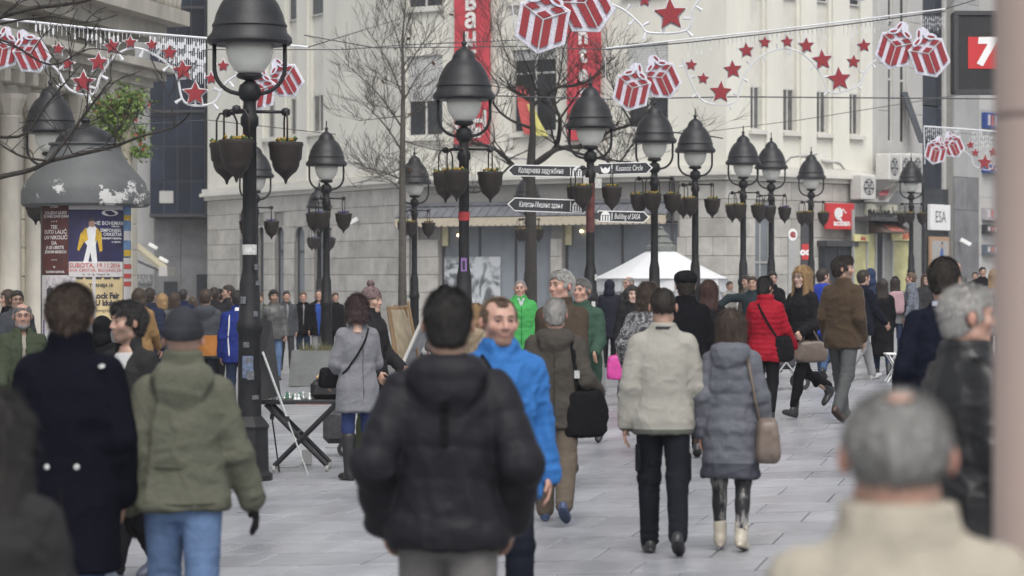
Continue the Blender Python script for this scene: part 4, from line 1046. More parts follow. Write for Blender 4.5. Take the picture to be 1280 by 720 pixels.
# ---------------------------------------------------------------- decorations over the street
M_TINSEL = mat('red_tinsel', (.25, .016, .024), .55, var=.45, vscale=60, bump=.8, bscale=120)
M_WTINSEL = mat('white_tinsel', (.62, .62, .70), .6, var=.25, vscale=50, bump=.8, bscale=120)
M_ROPE = mat('white_rope_light', (.60, .61, .63), .5, var=.1)
M_WIRE = mat('dark_wire', (.05, .05, .055), .6)
def star_poly(cx, cz, r, rot=0., inner=.44): return [(cx + (r if i % 2 == 0 else r * inner) * math.sin(rot + i * math.pi / 5), cz + (r if i % 2 == 0 else r * inner) * math.cos(rot + i * math.pi / 5)) for i in range(10)]
def gift(parent, cx, cy, wpx, Y, flip=False, rot=0.):
    """pair of tinsel gift boxes: flat wire figures with ribbons and bows"""
    w_ = wpx * Y / F_PX; o = at(cx, cy, Y); fl = -1 if flip else 1
    for bx, bz, rt, dep, sc in ((-.215, .045, -.30, .0, .285), (.205, -.055, .34, -.075, .30)):
        def tr(p):
            r_ = rt; x = (p[0] * math.cos(r_) - p[1] * math.sin(r_)) * sc + bx; z = (p[0] * math.sin(r_) + p[1] * math.cos(r_)) * sc + bz; x *= fl
            return (o.x + (x * math.cos(rot) - z * math.sin(rot)) * w_, o.z + (x * math.sin(rot) + z * math.cos(rot)) * w_)
        T = Matrix.Translation((0, Y + dep, 0))
        B, R1, R2, Tp, L2, L1, C = (0., -1.06), (.74, -.66), (.74, .34), (0., .70), (-.74, .34), (-.74, -.66), (0., -.06)
        lerp = lambda p, q_, t: (p[0] + (q_[0] - p[0]) * t, p[1] + (q_[1] - p[1]) * t)
        def quad(p00, p10, p11, p01, u0, u1, v0, v1):
            f = lambda u, v: lerp(lerp(p00, p10, u), lerp(p01, p11, u), v)
            return [f(u0, v0), f(u1, v0), f(u1, v1), f(u0, v1)]
        k = MB(); k.prism([tr((p[0] * 1.09, p[1] * 1.09)) for p in (B, R1, R2, Tp, L2, L1)], -.012, .02, T); g = k.build('gift_box', M_WTINSEL, parent)
        reds = []
        for F4 in ((L1, B, C, L2), (B, R1, R2, C)):
            reds += [quad(*F4, .05, .36, .05, .95), quad(*F4, .62, .95, .05, .95)]
        F4 = (C, R2, Tp, L2); reds += [quad(*F4, u0, u1, v0, v1) for u0, u1 in ((.06, .38), (.62, .94)) for v0, v1 in ((.06, .38), (.62, .94))]
        for q in reds:
            k = MB(); k.prism([tr(p) for p in q], -.04, -.013, T); k.build('tinsel_panel', M_TINSEL, g)
        k = MB()
        for lx, lz, la in ((-.30, .62, .5), (.32, .64, -.5), (-.12, .88, 1.2), (.16, .88, -1.2)):
            pl = [(lx + .30 * math.cos(t) * math.cos(la) - .15 * math.sin(t) * math.sin(la), lz + .30 * math.cos(t) * math.sin(la) + .15 * math.sin(t) * math.cos(la)) for t in np.linspace(0, 2 * math.pi, 15)[:-1]]
            k.prism([tr(p) for p in pl], -.05 - .004 * abs(lx) - .003 * lz, -.0405, T)
        bw = k.build('bow', M_WTINSEL, g)
        k = MB()
        for lx, lz, la in ((-.32, .60, .5), (.34, .62, -.5), (-.13, .92, 1.2)):
            pl = [(lx + .17 * math.cos(t) * math.cos(la) - .05 * math.sin(t) * math.sin(la), lz + .17 * math.cos(t) * math.sin(la) + .05 * math.sin(t) * math.cos(la)) for t in np.linspace(0, 2 * math.pi, 11)[:-1]]
            k = MB(); k.prism([tr(p) for p in pl], -.062, -.056, T); k.build('bow_slit', M_TINSEL, bw)
        k = MB(); W6 = [(p[0] * 1.09, p[1] * 1.09) for p in (B, R1, R2, Tp, L2, L1, B)]
        k.tube([Vector((tr(p)[0], Y + dep, tr(p)[1])) for p in W6], .012, 5)
        for p in (B, R2, L2): k.tube([Vector((tr(C)[0], Y + dep - .03, tr(C)[1])), Vector((tr(p)[0], Y + dep - .03, tr(p)[1]))], .009, 4)
        k.build('rope_light', M_ROPE, g)
def stars(parent, lst, Y):
    s_ = F_PX / Y
    for x, y, r in lst:
        o = at(x, y, Y); rt = random.uniform(-.12, .12); k = MB(); k.prism(star_poly(0, 0, r * 1.08 / s_, rt), -.03, .02); st = k.build('star', M_TINSEL, parent, loc=o)
        k = MB(); k.prism(star_poly(0, 0, r * 1.08 / s_ + .03, rt, .5), .022, .035); k.build('star_rim', M_ROPE, st)
def arch(parent, pts, Y, bulbs=True):
    P = [at(x, y, Y + .02) for x, y in pts]
    k = MB()
    # smooth the polyline
    Q = []
    for i in range(len(P) - 1):
        p0, p1, p2, p3 = P[max(i - 1, 0)], P[i], P[i + 1], P[min(i + 2, len(P) - 1)]
        for t in np.linspace(0, 1, 6)[:-1]:
            Q.append(.5 * ((2 * p1) + (p2 - p0) * t + (2 * p0 - 5 * p1 + 4 * p2 - p3) * t * t + (3 * p1 - p0 - 3 * p2 + p3) * t ** 3))
    Q.append(P[-1]); k.tube(Q, .016, 5); a = k.build('arch', M_ROPE, parent)
    if bulbs:
        for i in range(2, len(Q) - 1, 3):
            d = (Q[i + 1] - Q[i]).normalized(); nn = Vector((-d.z, 0, d.x)); sgn = 1 if (i // 3) % 2 else -1
            b = MB(); b.tube([Q[i], Q[i] + nn * .10 * sgn], [.012, .025], 5); b.build('bulb', M_ROPE, a)
def wire(parent, pts, Y, r=.02, m=None, name='wire', wrap=False):
    P = [at(x, y, Y) for x, y in pts]; k = MB(); k.tube(P, r, 6); return k.build(name, m or M_ROPE, parent)
def net(parent, x0, x1, n, ytop, ybot, Y, name='light_curtain'):
    k = MB()
    for i in range(n):
        x = x0 + (x1 - x0) * i / (n - 1); a = at(x, ytop(x), Y); b = at(x, ybot(x) + random.uniform(-4, 4), Y); k.tube([a, b], .004, 4)
        L = a.z - b.z; m = int(L / .16)
        for j in range(m):
            z = a.z - (j + random.uniform(.2, .8)) * .16; k.box(a.x - .011, a.x + .011, Y - .011, Y + .011, z - .05, z + .03)
    o = k.build(name, M_ROPE, parent); o['kind'] = 'stuff'; return o
G2Y = 45.
t = wthing('christmas_garland', 'red stars and twin gift boxes on a white wire before the cream building', 'garland', tuple(at(960, 60, G2Y)))
wire(t, [(757, 60.5), (860, 49), (960, 38.5), (1070, 25), (1182, 11)], G2Y, .016); wire(t, [(757, 62), (860, 53), (960, 42), (1070, 29), (1182, 14)], G2Y - .05, .012, M_WIRE, 'power_cable')
stars(t, [(864, 81, 7), (879, 98, 7), (901, 115, 13), (916, 87, 11), (933, 63, 9), (956, 53, 7), (984, 52, 7), (1008, 57, 9), (1028, 75, 12), (1049, 99, 14), (1067, 77, 8), (1080, 57, 8)], G2Y)
gift(t, 808, 102, 88, G2Y, True, .12); gift(t, 1140, 61, 93, G2Y)
arch(t, [(853, 74), (862, 98), (880, 127), (918, 128), (928, 98), (948, 72), (978, 61), (1004, 68), (1026, 92), (1038, 116), (1072, 107), (1086, 82), (1102, 71)], G2Y)
net(t, 860, 1110, 46, lambda x: 60.5 - (x - 757) * .1165, lambda x: 60.5 - (x - 757) * .1165 + 14 + 10 * abs(math.sin(x * .045)), G2Y)
k = MB(); k.tube([at(757, 60.5, G2Y), WF.pt(WF.u(600), 12.5, .1)], .008, 5); k.tube([at(1182, 12, G2Y), WQ.pt(WQ.L, 16.5, .3)], .008, 5); k.build('stay_cable', M_WIRE, t)
wire(t, [(757, 60.5), (757, 130)], G2Y, .006); wire(t, [(808, 55), (808, 64)], G2Y, .006); wire(t, [(1140, 17), (1140, 28)], G2Y, .006)
G3Y = 32.
t = wthing('christmas_garland', 'string of red stars and twin gift boxes strung over the advertising column', 'garland', tuple(at(160, 60, G3Y)))
wire(t, [(-20, 22), (36, 27), (150, 39), (262, 48), (375, 58), (385, 59)], G3Y, .016)
stars(t, [(73, 61, 7), (85, 80, 7), (104, 103, 13), (123, 78, 11), (140, 58, 9), (163, 53, 7), (190, 56, 7), (212, 66, 9), (229, 88, 12), (244, 117, 14), (264, 98, 7), (279, 82, 7)], G3Y)
gift(t, 22, 62, 82, G3Y, False, .1); gift(t, 340, 104, 80, G3Y, True, .2)
arch(t, [(55, 75), (72, 88), (87, 112), (116, 118), (126, 94), (144, 70), (168, 60), (196, 70), (220, 92), (231, 128), (266, 129), (282, 104), (300, 92)], G3Y)
net(t, 188, 256, 26, lambda x: 41 + (x - 150) * .083, lambda x: 66 + (x - 188) * .62, G3Y); net(t, 45, 180, 26, lambda x: 27 + (x - 36) * .105, lambda x: 52 + 10 * math.sin(x * .06), G3Y)
k = MB(); k.tube([at(-20, 22, G3Y), WA.pt(WA.u(-150), 8.5, .1)], .008, 5); k.tube([at(385, 59, G3Y), WF.pt(WF.u(520), 11.5, .1)], .008, 5); k.build('stay_cable', M_WIRE, t)
wire(t, [(22, 25), (22, 34)], G3Y, .006); wire(t, [(340, 55), (340, 70)], G3Y, .006)
G1Y = 31.
t = wthing('christmas_garland', 'big red gift boxes and single star hanging highest, in front of the red banners', 'garland', tuple(at(760, 0, G1Y)))
wire(t, [(480, -20), (650, -28), (860, -36), (1100, -30), (1300, -30)], G1Y, .03)
gift(t, 704, 12, 128, G1Y, True, .17); stars(t, [(838, 18, 19), (806, 0, 8), (782, -14, 9)], G1Y)
arch(t, [(764, 5), (782, 14), (800, 30), (812, 41), (858, 38), (866, 12), (880, -8)], G1Y); wire(t, [(640, 5), (648, 60)], G1Y, .008); wire(t, [(700, -33), (700, -25)], G1Y, .008)
k = MB(); k.tube([at(480, -20, G1Y), WA.pt(WA.u(-200), 9.5, .1)], .008, 5); k.tube([at(1300, -30, G1Y), WQ.pt(WQ.L + 2, 18, .3)], .008, 5); k.build('stay_cable', M_WIRE, t)
gift(t, 1046, -34, 96, G1Y, False, 0.05); wire(t, [(838, -34), (838, 0)], G1Y, .006)
G4Y = 80.
t = wthing('christmas_garland', 'small distant garland with gift boxes and stars near the marble building', 'garland', tuple(at(1200, 180, G4Y)))
wire(t, [(1155, 158), (1200, 161), (1262, 166)], G4Y, .03); wire(t, [(1155, 158), (1156, 205)], G4Y, .02)
gift(t, 1180, 184, 52, G4Y, True, .1); stars(t, [(1213, 181, 5), (1219, 191, 5), (1231, 203, 9), (1242, 190, 6), (1250, 178, 5)], G4Y)
arch(t, [(1204, 188), (1214, 196), (1219, 208), (1238, 212), (1246, 198), (1256, 188)], G4Y, False); net(t, 1158, 1200, 18, lambda x: 159, lambda x: 176, G4Y); net(t, 1216, 1240, 10, lambda x: 161, lambda x: 192, G4Y); net(t, 1152, 1180, 12, lambda x: 20, lambda x: 40, G4Y)
# overhead cables
for i, (pts, Y, r, lab) in enumerate((([(560, 118), (760, 124), (920, 121), (1290, 124)], 60, .016, 'black overhead cable running level in front of the right hand facades'),
        ([(380, 44), (470, 60), (640, 58), (760, 62)], 48, .010, 'thin overhead cable behind the second lamp shade'), ([(255, 62), (430, 62), (510, 56), (650, 50)], 52, .010, 'thin overhead cable crossing behind the big lamp shade'),
        ([(880, 165), (1000, 150), (1240, 112)], 70, .010, 'thin overhead cable sloping upward in front of the grey building'), ([(0, 152), (130, 158), (260, 150), (420, 168)], 55, .010, 'thin overhead cable sagging above the advertising column'),
        ([(1182, 11), (1212, 2), (1240, -8)], 45, .010, 'thin stay cable holding the garland above the seven sign'))):
    P = [at(x, y, Y) for x, y in pts]; k = MB(); k.tube(P, r, 5); tag(k.build('overhead_cable', M_WIRE), lab, 'cable')

# ---------------------------------------------------------------- trees
M_BARK = mat('bark_dark', (.030, .026, .023), .9, var=.4, vscale=14, bump=.6, bscale=30)
M_BARKP = mat('bark_pale', (.085, .078, .068), .9, var=.3, vscale=14, bump=.5, bscale=30)
M_DEAD = mat('dead_leaf', (.12, .05, .02), .8, var=.4)
def twig(mb, p, d, r, L, depth, droop=.0, spread=.7, nmin=2):
    n = 4; pts = [p.copy()]; rs = [r]; q = p.copy(); dd = d.normalized()
    for i in range(n):
        dd = (dd + Vector((random.uniform(-.22, .22), random.uniform(-.22, .22), random.uniform(-.16, .22) - droop))).normalized()
        q = q + dd * (L / n); pts.append(q.copy()); rs.append(max(.0035, r * (1 - .17 * (i + 1))))
    mb.tube(pts, rs, 5 if r < .03 else 7, cap=False)
    if depth <= 0: return
    for j in range(random.randint(nmin, nmin + 2)):
        i = random.randint(1, n); a = random.uniform(.4, 1.0) * spread
        side = Vector((random.uniform(-1, 1), random.uniform(-1, 1), random.uniform(-.2, .7))).normalized()
        nd = (dd * math.cos(a) + side * math.sin(a)).normalized()
        twig(mb, pts[i], nd, max(.0035, rs[i] * random.uniform(.45, .7)), L * random.uniform(.5, .75), depth - 1, droop, spread, nmin)
def limb(mb, pts, Y, r0, r1, twn=6, twL=.9, tdepth=2, jit=.25):
    P = [at(x, y, Y) for x, y in pts]
    for i in range(len(P)): P[i].y += random.uniform(-jit, jit) * (0 if i == 0 else 1) * 3
    Q = []
    for i in range(len(P) - 1):
        p0, p1, p2, p3 = P[max(i - 1, 0)], P[i], P[i + 1], P[min(i + 2, len(P) - 1)]
        for t in np.linspace(0, 1, 6)[:-1]: Q.append(.5 * ((2 * p1) + (p2 - p0) * t + (2 * p0 - 5 * p1 + 4 * p2 - p3) * t * t + (3 * p1 - p0 - 3 * p2 + p3) * t ** 3))
    Q.append(P[-1]); R = [r0 + (r1 - r0) * i / (len(Q) - 1) for i in range(len(Q))]
    mb.tube(Q, R, 8)
    for _ in range(twn):
        i = random.randint(len(Q) // 4, len(Q) - 1); d = (Q[min(i + 1, len(Q) - 1)] - Q[max(i - 1, 0)]).normalized()
        side = Vector((random.uniform(-1, 1), random.uniform(-1, 1), random.uniform(-.1, 1))).normalized()
        twig(mb, Q[i], d * .5 + side, max(.006, R[i] * .4), twL * random.uniform(.6, 1.2), tdepth)
    return Q
def leaves(parent, pts, n, m, s_=.06):
    k = MB()
    for _ in range(n):
        p = random.choice(pts) + Vector((random.uniform(-.1, .1), random.uniform(-.1, .1), random.uniform(-.12, .02)))
        a, b = Vector((random.uniform(-1, 1), random.uniform(-1, 1), random.uniform(-1, 1))).normalized() * s_, Vector((random.uniform(-1, 1), random.uniform(-1, 1), random.uniform(-1, 1))).normalized() * s_ * .6
        k.add([p - a, p - b, p + a, p + b], [[0, 1, 2, 3]])
    o = k.build('dead_leaves', m, parent); o['kind'] = 'stuff'
# dark pollarded tree
TY = 71.; X = (664 - 640) / F_PX * TY
t = wthing('bare_tree', 'dark pollarded bare tree with crooked limbs behind the direction signs', 'tree', (X, TY, gz(X)))
k = MB(); k.tube([(X + .02, TY, gz(X) - .1), (X, TY, gz(X) + .6), at(664, 300, TY), at(663, 215, TY), at(666, 165, TY), at(665, 127, TY)], [.23, .18, .16, .14, .09, .07], 10); k.build('trunk', M_BARK, t, True)
k = MB(); ends = []
for pts, r0, r1, tw_ in (([(665, 127), (652, 118), (637, 112)], .10, .07, 5), ([(665, 132), (682, 120), (697, 110), (718, 106), (738, 100), (756, 82), (770, 70)], .09, .03, 10), ([(668, 205), (684, 195), (697, 178), (699, 150), (690, 135), (676, 122), (664, 95), (652, 70)], .13, .03, 12),
        ([(668, 205), (690, 190), (707, 183), (740, 180), (763, 163), (790, 155), (806, 140), (822, 112)], .13, .03, 12), ([(697, 182), (730, 192), (767, 200), (790, 202)], .07, .03, 6), ([(660, 225), (643, 207), (623, 190), (605, 182), (586, 178)], .12, .05, 8),
        ([(664, 160), (648, 155), (637, 150), (624, 138), (617, 128), (624, 112), (612, 92), (596, 70)], .07, .02, 10), ([(699, 150), (712, 130), (728, 112), (750, 92)], .06, .02, 8), ([(640, 205), (600, 240), (566, 232)], .05, .03, 4), ([(740, 180), (752, 195), (772, 205), (806, 168), (870, 170), (905, 172)], .06, .025, 5), ([(690, 135), (700, 95), (705, 60), (716, 30)], .05, .015, 8), ([(664, 95), (640, 80), (628, 50), (620, 20)], .035, .012, 7), ([(790, 155), (770, 120), (760, 90)], .05, .015, 6), ([(676, 122), (668, 80), (690, 40)], .03, .012, 6)):
    ends += limb(k, pts, TY, r0 * .66, r1 * .6, tw_ + 12, 1.0, 2)
k.build('crown', M_BARK, t, True)
# thin pale tree
TY = 61.; X = (503 - 640) / F_PX * TY
t = wthing('bare_tree', 'slim pale bare sapling with fine twigs at the stone corner', 'tree', (X, TY, gz(X)))
k = MB(); tr_ = [(X, TY, gz(X) - .1), at(503, 330, TY), at(503, 200, TY), at(504, 120, TY), at(503, 50, TY), at(508, -10, TY)]; k.tube(tr_, [.13, .09, .075, .05, .028, .012], 8); k.build('trunk', M_BARKP, t, True)
k = MB(); ends = []
for x0, y0, x1, y1, r in ((503, 225, 452, 208, .03), (503, 190, 447, 122, .03), (503, 160, 430, 78, .028), (503, 175, 560, 190, .022), (503, 205, 548, 222, .02), (503, 120, 462, 40, .026), (503, 130, 545, 70, .026), (504, 95, 560, 20, .024), (503, 145, 448, 150, .02), (504, 75, 478, 0, .02), (503, 150, 540, 130, .02), (503, 60, 525, -10, .018), (503, 240, 470, 215, .02), (503, 110, 470, 95, .016), (503, 210, 440, 230, .018), (503, 85, 530, 60, .014)):
    ends += limb(k, [(x0, y0), ((x0 * .6 + x1 * .4), (y0 * .5 + y1 * .5)), (x1, y1)], TY, r * .9, .005, 12, .8, 2, .12)
k.build('crown', M_BARKP, t, True); leaves(t, ends[::3], 9, M_DEAD, .09)
# tree at the left edge: its trunk is beside the picture
TY = 24.; X = (-95 - 640) / F_PX * TY
t = wthing('bare_tree', 'dark tree reaching in over the advertising column from beside the picture', 'tree', (X, TY, gz(X)))
k = MB(); k.tube([(X, TY, gz(X) - .1), at(-95, 400, TY), at(-92, 250, TY), at(-80, 100, TY), at(-60, -40, TY)], [.22, .17, .14, .11, .07], 10); k.build('trunk', M_BARK, t, True)
k = MB()
limb(k, [(-90, 240), (-40, 232), (0, 221), (35, 212), (62, 201), (100, 193), (140, 182), (180, 171), (218, 158), (240, 142)], TY, .030, .008, 7, .4, 1, .05)
limb(k, [(-84, 130), (-40, 30), (0, 22), (40, 10), (90, 2), (150, -10)], TY, .034, .014, 7, .45, 1, .05)
limb(k, [(62, 201), (80, 175), (104, 140), (130, 108), (138, 100)], TY, .02, .005, 6, .35, 1, .05); limb(k, [(0, 180), (30, 196), (60, 201)], TY, .01, .012, 3, .3, 1, .05); limb(k, [(-60, 160), (20, 170), (55, 130), (100, 80)], TY, .018, .005, 7, .35, 1, .05)
limb(k, [(143, 182), (148, 150), (135, 135)], TY, .012, .006, 4, .3, 1, .05); limb(k, [(-80, 60), (0, 50), (60, 80), (110, 60), (160, 70)], TY, .014, .004, 6, .35, 1, .05); limb(k, [(218, 158), (214, 130), (205, 110)], TY, .008, .004, 3, .25, 1, .05); limb(k, [(0, 30), (60, 20), (110, 30), (150, 20)], TY, .012, .004, 5, .3, 1, .05)
k.build('crown', M_BARK, t, True)
# potted plant on the balcony of the limestone building
U = at(157, 215, 57.0)
t = wthing('potted_plant', 'leafy green plant with red flowers in a tall pale urn on a pedestal', 'plant', (U.x, U.y, U.z))
k = MB(); k.lathe([(.16, -5.2), (.16, .9), (.2, .92), (.12, 1.0), (.2, 1.1), (.26, 1.45), (.28, 1.5), (.24, 1.5), (.2, 1.42)], 14, tuple(U)); k.build('urn', M_PALEB, t, 'auto')
k = MB(); ML = mat('plant_leaf', (.13, .20, .045), .7, var=.5, vscale=8); MF = mat('red_bloom', (.42, .06, .07), .7)
for cx, cy, r, n_ in ((162, 128, .42, 800), (138, 150, .48, 900), (128, 138, .3, 260), (150, 140, .35, 300), (176, 190, .22, 240), (176, 168, .2, 160), (145, 168, .25, 200)):
    c = at(cx, cy, 56.8)
    for _ in range(n_):
        v = Vector((random.gauss(0, .5), random.gauss(0, .5), random.gauss(0, .42))) * r; p = c + v; s_ = random.uniform(.03, .065)
        a, b = Vector((random.uniform(-1, 1), random.uniform(-1, 1), random.uniform(-1, 1))).normalized() * s_, Vector((random.uniform(-1, 1), random.uniform(-1, 1), random.uniform(-1, 1))).normalized() * s_ * .7
        k.add([p - a, p - b, p + a, p + b], [[0, 1, 2, 3]], 1 if random.random() < .03 else 0)
k.build('foliage', [ML, MF], t)['kind'] = 'stuff'
for sx_, sy_ in ((162, 128), (138, 150), (128, 138), (150, 140), (145, 168), (176, 168), (176, 190)):
    k = MB(); e_ = at(sx_, sy_, 56.8); b_ = U + Vector((0, 0, 1.45)); m_ = (e_ + b_) / 2 + Vector((0, 0, .18)); k.tube([b_, m_, e_], [.014, .011, .006], 5); k.build('stem', M_LEAFG, t)

# ---------------------------------------------------------------- white tent
TY = 74.; X = (826 - 640) / F_PX * TY; g = gz(X)
t = thing('white_tent', 'white octagonal tent with stepped grey finial behind the passers-by', 'tent', (X, TY, g), .15)
M_CANV = mat('white_canvas', (.66, .67, .68), .7, var=.05, vscale=2, bump=.1, bscale=6); M_FIN = mat('finial_greygreen', (.15, .16, .15), .6, var=.2)
sc_ = TY / F_PX; ze = HC + (HZ - 348) * sc_ - g; za = HC + (HZ - 309) * sc_ - g; Re = 80 * sc_ / math.cos(.39)
for i in range(8):
    a0, a1 = i * math.pi / 4, (i + 1) * math.pi / 4; k = MB(); rows = []
    for j in range(7):
        f_ = j / 6; r = Re * (1 - f_) + .22 * f_; z = ze + (za - ze) * (f_ ** 1.12); rows.append((r, z))
    for (r, z) in rows:
        for m_ in range(4):
            a = a0 + (a1 - a0) * m_ / 3; pinch = 1 - .03 * math.sin(math.pi * m_ / 3); k.v.append((r * math.cos(a) * pinch, r * math.sin(a) * pinch, z))
    k.f = [[j * 4 + m_, j * 4 + m_ + 1, (j + 1) * 4 + m_ + 1, (j + 1) * 4 + m_] for j in range(6) for m_ in range(3)]; k.mi = [0] * 18; k.n = len(k.v)
    k.build('roof_panel', M_CANV, t, True)
    k = MB(); A, B = Vector((Re * math.cos(a0), Re * math.sin(a0), 0)) * .985, Vector((Re * math.cos(a1), Re * math.sin(a1), 0)) * .985
    zb = ze - .35; N = 8
    for j in range(N + 1):
        p = A.lerp(B, j / N); k.v += [(p.x, p.y, ze + .01), (p.x * 1.01, p.y * 1.01, zb - .05 * math.sin(math.pi * j / N))]
    k.f = [[2 * j, 2 * j + 1, 2 * j + 3, 2 * j + 2] for j in range(N)]; k.mi = [0] * N; k.n = len(k.v); k.build('valance', M_CANV, t)
    k = MB()
    for j in range(13):
        p = A.lerp(B, j / 12) * (.97 + .008 * math.sin(j * 2.1)); k.v += [(p.x, p.y, ze), (p.x, p.y, .02)]
    k.f = [[2 * j, 2 * j + 1, 2 * j + 3, 2 * j + 2] for j in range(12)]; k.mi = [0] * 12; k.n = len(k.v); k.build('side_curtain', M_CANV, t, True)
    k = MB(); k.tube([A * .99, A * .99 + Vector((0, 0, ze))], .04, 8); k.build('pole', M_GREYCON, t)
k = MB(); k.lathe([(.46, za - .12), (.46, za + .02), (.40, za + .05), (.34, za + .1), (.36, za + .14), (.26, za + .22), (.22, za + .3), (.26, za + .34), (.16, za + .42), (.08, za + .5), (.1, za + .56), (.0, za + .62)], 18, cap=False); k.build('finial', M_FIN, t, 'auto')

# ---------------------------------------------------------------- stalls, planters and small things on the street
def gpt(x, s_): X = (x - 640) / s_; return Vector((X, F_PX / s_, gz(X)))
# folding table with trinkets
B = gpt(378, 121); t = thing('folding_table', 'black cross-legged folding table on castors beside the big lamp', 'table', B)
k = MB(); k.bbox(-.42, .42, -.28, .28, .70, .745, .008); k.build('table_top', M_BLACK, t)
k = MB(); k.box(-.05, .30, -.285, -.281, .70, .712); k.build('red_edge', mat('dull_red', (.12, .03, .03), .6), t)
for y in (-.24, .24):
    for sg in (-1, 1):
        k = MB(); A_p, B_p = Vector((-.36 * sg, y + .02 * sg, .70)), Vector((.27 * sg, y + .02 * sg, .07)); k.tube([A_p, B_p], .024, 4); lg = k.build('leg', M_BLACK, t)
        k = MB(); k.tube([(.27 * sg - .015, y + .02 * sg, .04), (.27 * sg + .015, y + .02 * sg, .04)], .04, 10); k.build('castor', M_GREYCON, lg)
for sg in (-1, 1): k = MB(); k.tube([(-.04 * sg, -.26, .38 + .02 * sg), (-.04 * sg, .26, .38 + .02 * sg)], .014, 6); k.build('stretcher', M_BLACK, t)
M_SILV = mat('silver_trinket', (.6, .62, .6), .3, metal=.6, var=.3, vscale=40); M_GREENT = mat('green_trinket', (.05, .16, .10), .4, var=.5, vscale=40)
for i in range(22):
    px_, py_ = random.uniform(-.36, .1), random.uniform(-.24, .2); h = random.uniform(.03, .085); q = B + Vector((px_, py_, .746)); r = random.uniform(.015, .03)
    k = MB(); k.lathe([(r, 0), (r * .9, h * .3), (r * .5, h * .5), (r * .7, h * .75), (r * .2, h), (0, h)], 7, cap=False)
    o = k.build('trinket', random.choice([M_SILV, M_SILV, M_GREENT]), None, True, loc=q); tag(o, 'small trinket laid out on the black folding table', 'trinket', 'trinkets for sale on the folding table')
t = thing('shoulder_bag', 'black bag with colourful top on the folding table', 'bag', B + Vector((.25, -.05, .747)))
k = MB(); k.bbox(-.16, .16, -.1, .1, 0, .2, .05); k.build('bag_body', M_BLACK, t); k = MB(); k.bbox(-.1, .17, -.09, .09, .2, .245, .015); k.build('colourful_top', mat('colour_patch', (.55, .45, .05), .6, color2=(.25, .08, .35), vscale=14), t)
# display board and tripod
D = gpt(336, 122.5); t = thing('display_board', 'black display board leaning on a silver tripod easel by the lamp plinth', 'board', D)
k = MB(); k.add([(-.12, -.05, .75), (.12, .05, .80), (.02, .12, 1.56), (-.14, .02, 1.60), (-.14, 0, .75), (.10, .10, .80), (.0, .16, 1.56), (-.16, .06, 1.60)], [[0, 1, 2, 3], [7, 6, 5, 4], [0, 4, 5, 1], [1, 5, 6, 2], [2, 6, 7, 3], [3, 7, 4, 0]]); k.build('board', M_BLACK, t)
for p_, q_, m_ in (((-.06, -.02, 1.25), (.42, -.2, 0), M_SILV), ((-.06, .04, 1.25), (.08, .3, 0), M_BLACK), ((-.06, .0, 1.25), (-.26, .1, 0), M_BLACK)):
    k = MB(); p_, q_ = Vector(p_), Vector(q_); k.tube([p_, p_.lerp(q_, .55)], .013, 6); k.tube([p_.lerp(q_, .5), q_], .009, 6); lg = k.build('leg', m_, t); k = MB(); c = p_.lerp(q_, .54); k.box(c.x - .02, c.x + .02, c.y - .02, c.y + .02, c.z - .025, c.z + .025); k.build('clamp', M_BLACK, lg)
o = MB().bbox(-.11, .11, -.12, .12, 0, .2, .01).build('storage_box', mat('dark_green_box', (.012, .045, .035), .5), None, loc=gpt(290, 127)); tag(o, 'small dark green box on the paving behind the lamp plinth', 'box')
o = MB().bbox(-.05, .05, -.05, .05, 0, .17, .01).build('storage_box', M_GREYCON, None, loc=gpt(380, 119) + Vector((0, .4, 0))); tag(o, 'small grey weight standing under the folding table', 'box')
# trolley
T = gpt(421, 112); t = thing('shopping_trolley', 'grey two-wheeled shopping trolley behind the folding table', 'trolley', T)
k = MB(); k.bbox(-.15, .13, -.12, .12, .14, .52, .06); k.build('bag', mat('trolley_cloth', (.05, .05, .056), .8, var=.4, vscale=15, bump=.4), t)
for y in (-.16, .16):
    k = MB(); k.tube([(.1, y - .02, .085), (.1, y + .02, .085)], .085, 16); wl = k.build('wheel', M_BLACK, t); k = MB(); k.tube([(.1, y - .025, .085), (.1, y + .025, .085)], .04, 10); k.build('hub', M_GREYCON, wl)
k = MB(); k.tube([(-.12, -.12, .1), (.12, -.16, .1), (.16, -.12, .95), (.16, .12, .95), (.12, .16, .1)], .012, 6); k.build('frame', M_GREYCON, t)
# picture easel
E = gpt(512, 100); t = thing('picture_easel', 'wooden easel stand holding framed pictures behind the woman in grey coat', 'easel', E)
M_WOOD = mat('easel_wood', (.20, .13, .07), .7, var=.3, vscale=8, stretch=(1, 1, .2)); M_FRW = mat('frame_pale', (.45, .44, .42), .6)
for pts in (((-.18, 0, 1.62), (-.16, .05, 0)), ((-.02, -.02, 1.66), (.30, -.35, 0)), ((-.05, .1, 1.6), (.05, .6, 0))): k = MB(); k.tube(pts, .018, 5); k.build('leg', M_WOOD, t)
k = MB(); Mx = Matrix.Translation((-.09, .0, 1.25)) @ Matrix.Rotation(math.radians(62), 4, 'Z') @ Matrix.Rotation(math.radians(-10), 4, 'X'); k.bbox(-.27, .27, -.02, .02, -.36, .36, .008, 0, Mx); fr = k.build('picture_frame', M_WOOD, t)
k = MB(); k.box(-.22, .22, -.024, -.0205, -.31, .31, 0, Mx); k.build('canvas', mat('painted_canvas', (.22, .18, .12), .7, color2=(.40, .34, .25), vscale=6), fr)
k = MB(); Mx = Matrix.Translation((.12, -.1, 1.18)) @ Matrix.Rotation(math.radians(24), 4, 'Y') @ Matrix.Rotation(math.radians(78), 4, 'Z'); k.bbox(-.3, .3, -.02, .02, -.48, .42, .008, 0, Mx); fr = k.build('picture_frame', M_FRW, t)
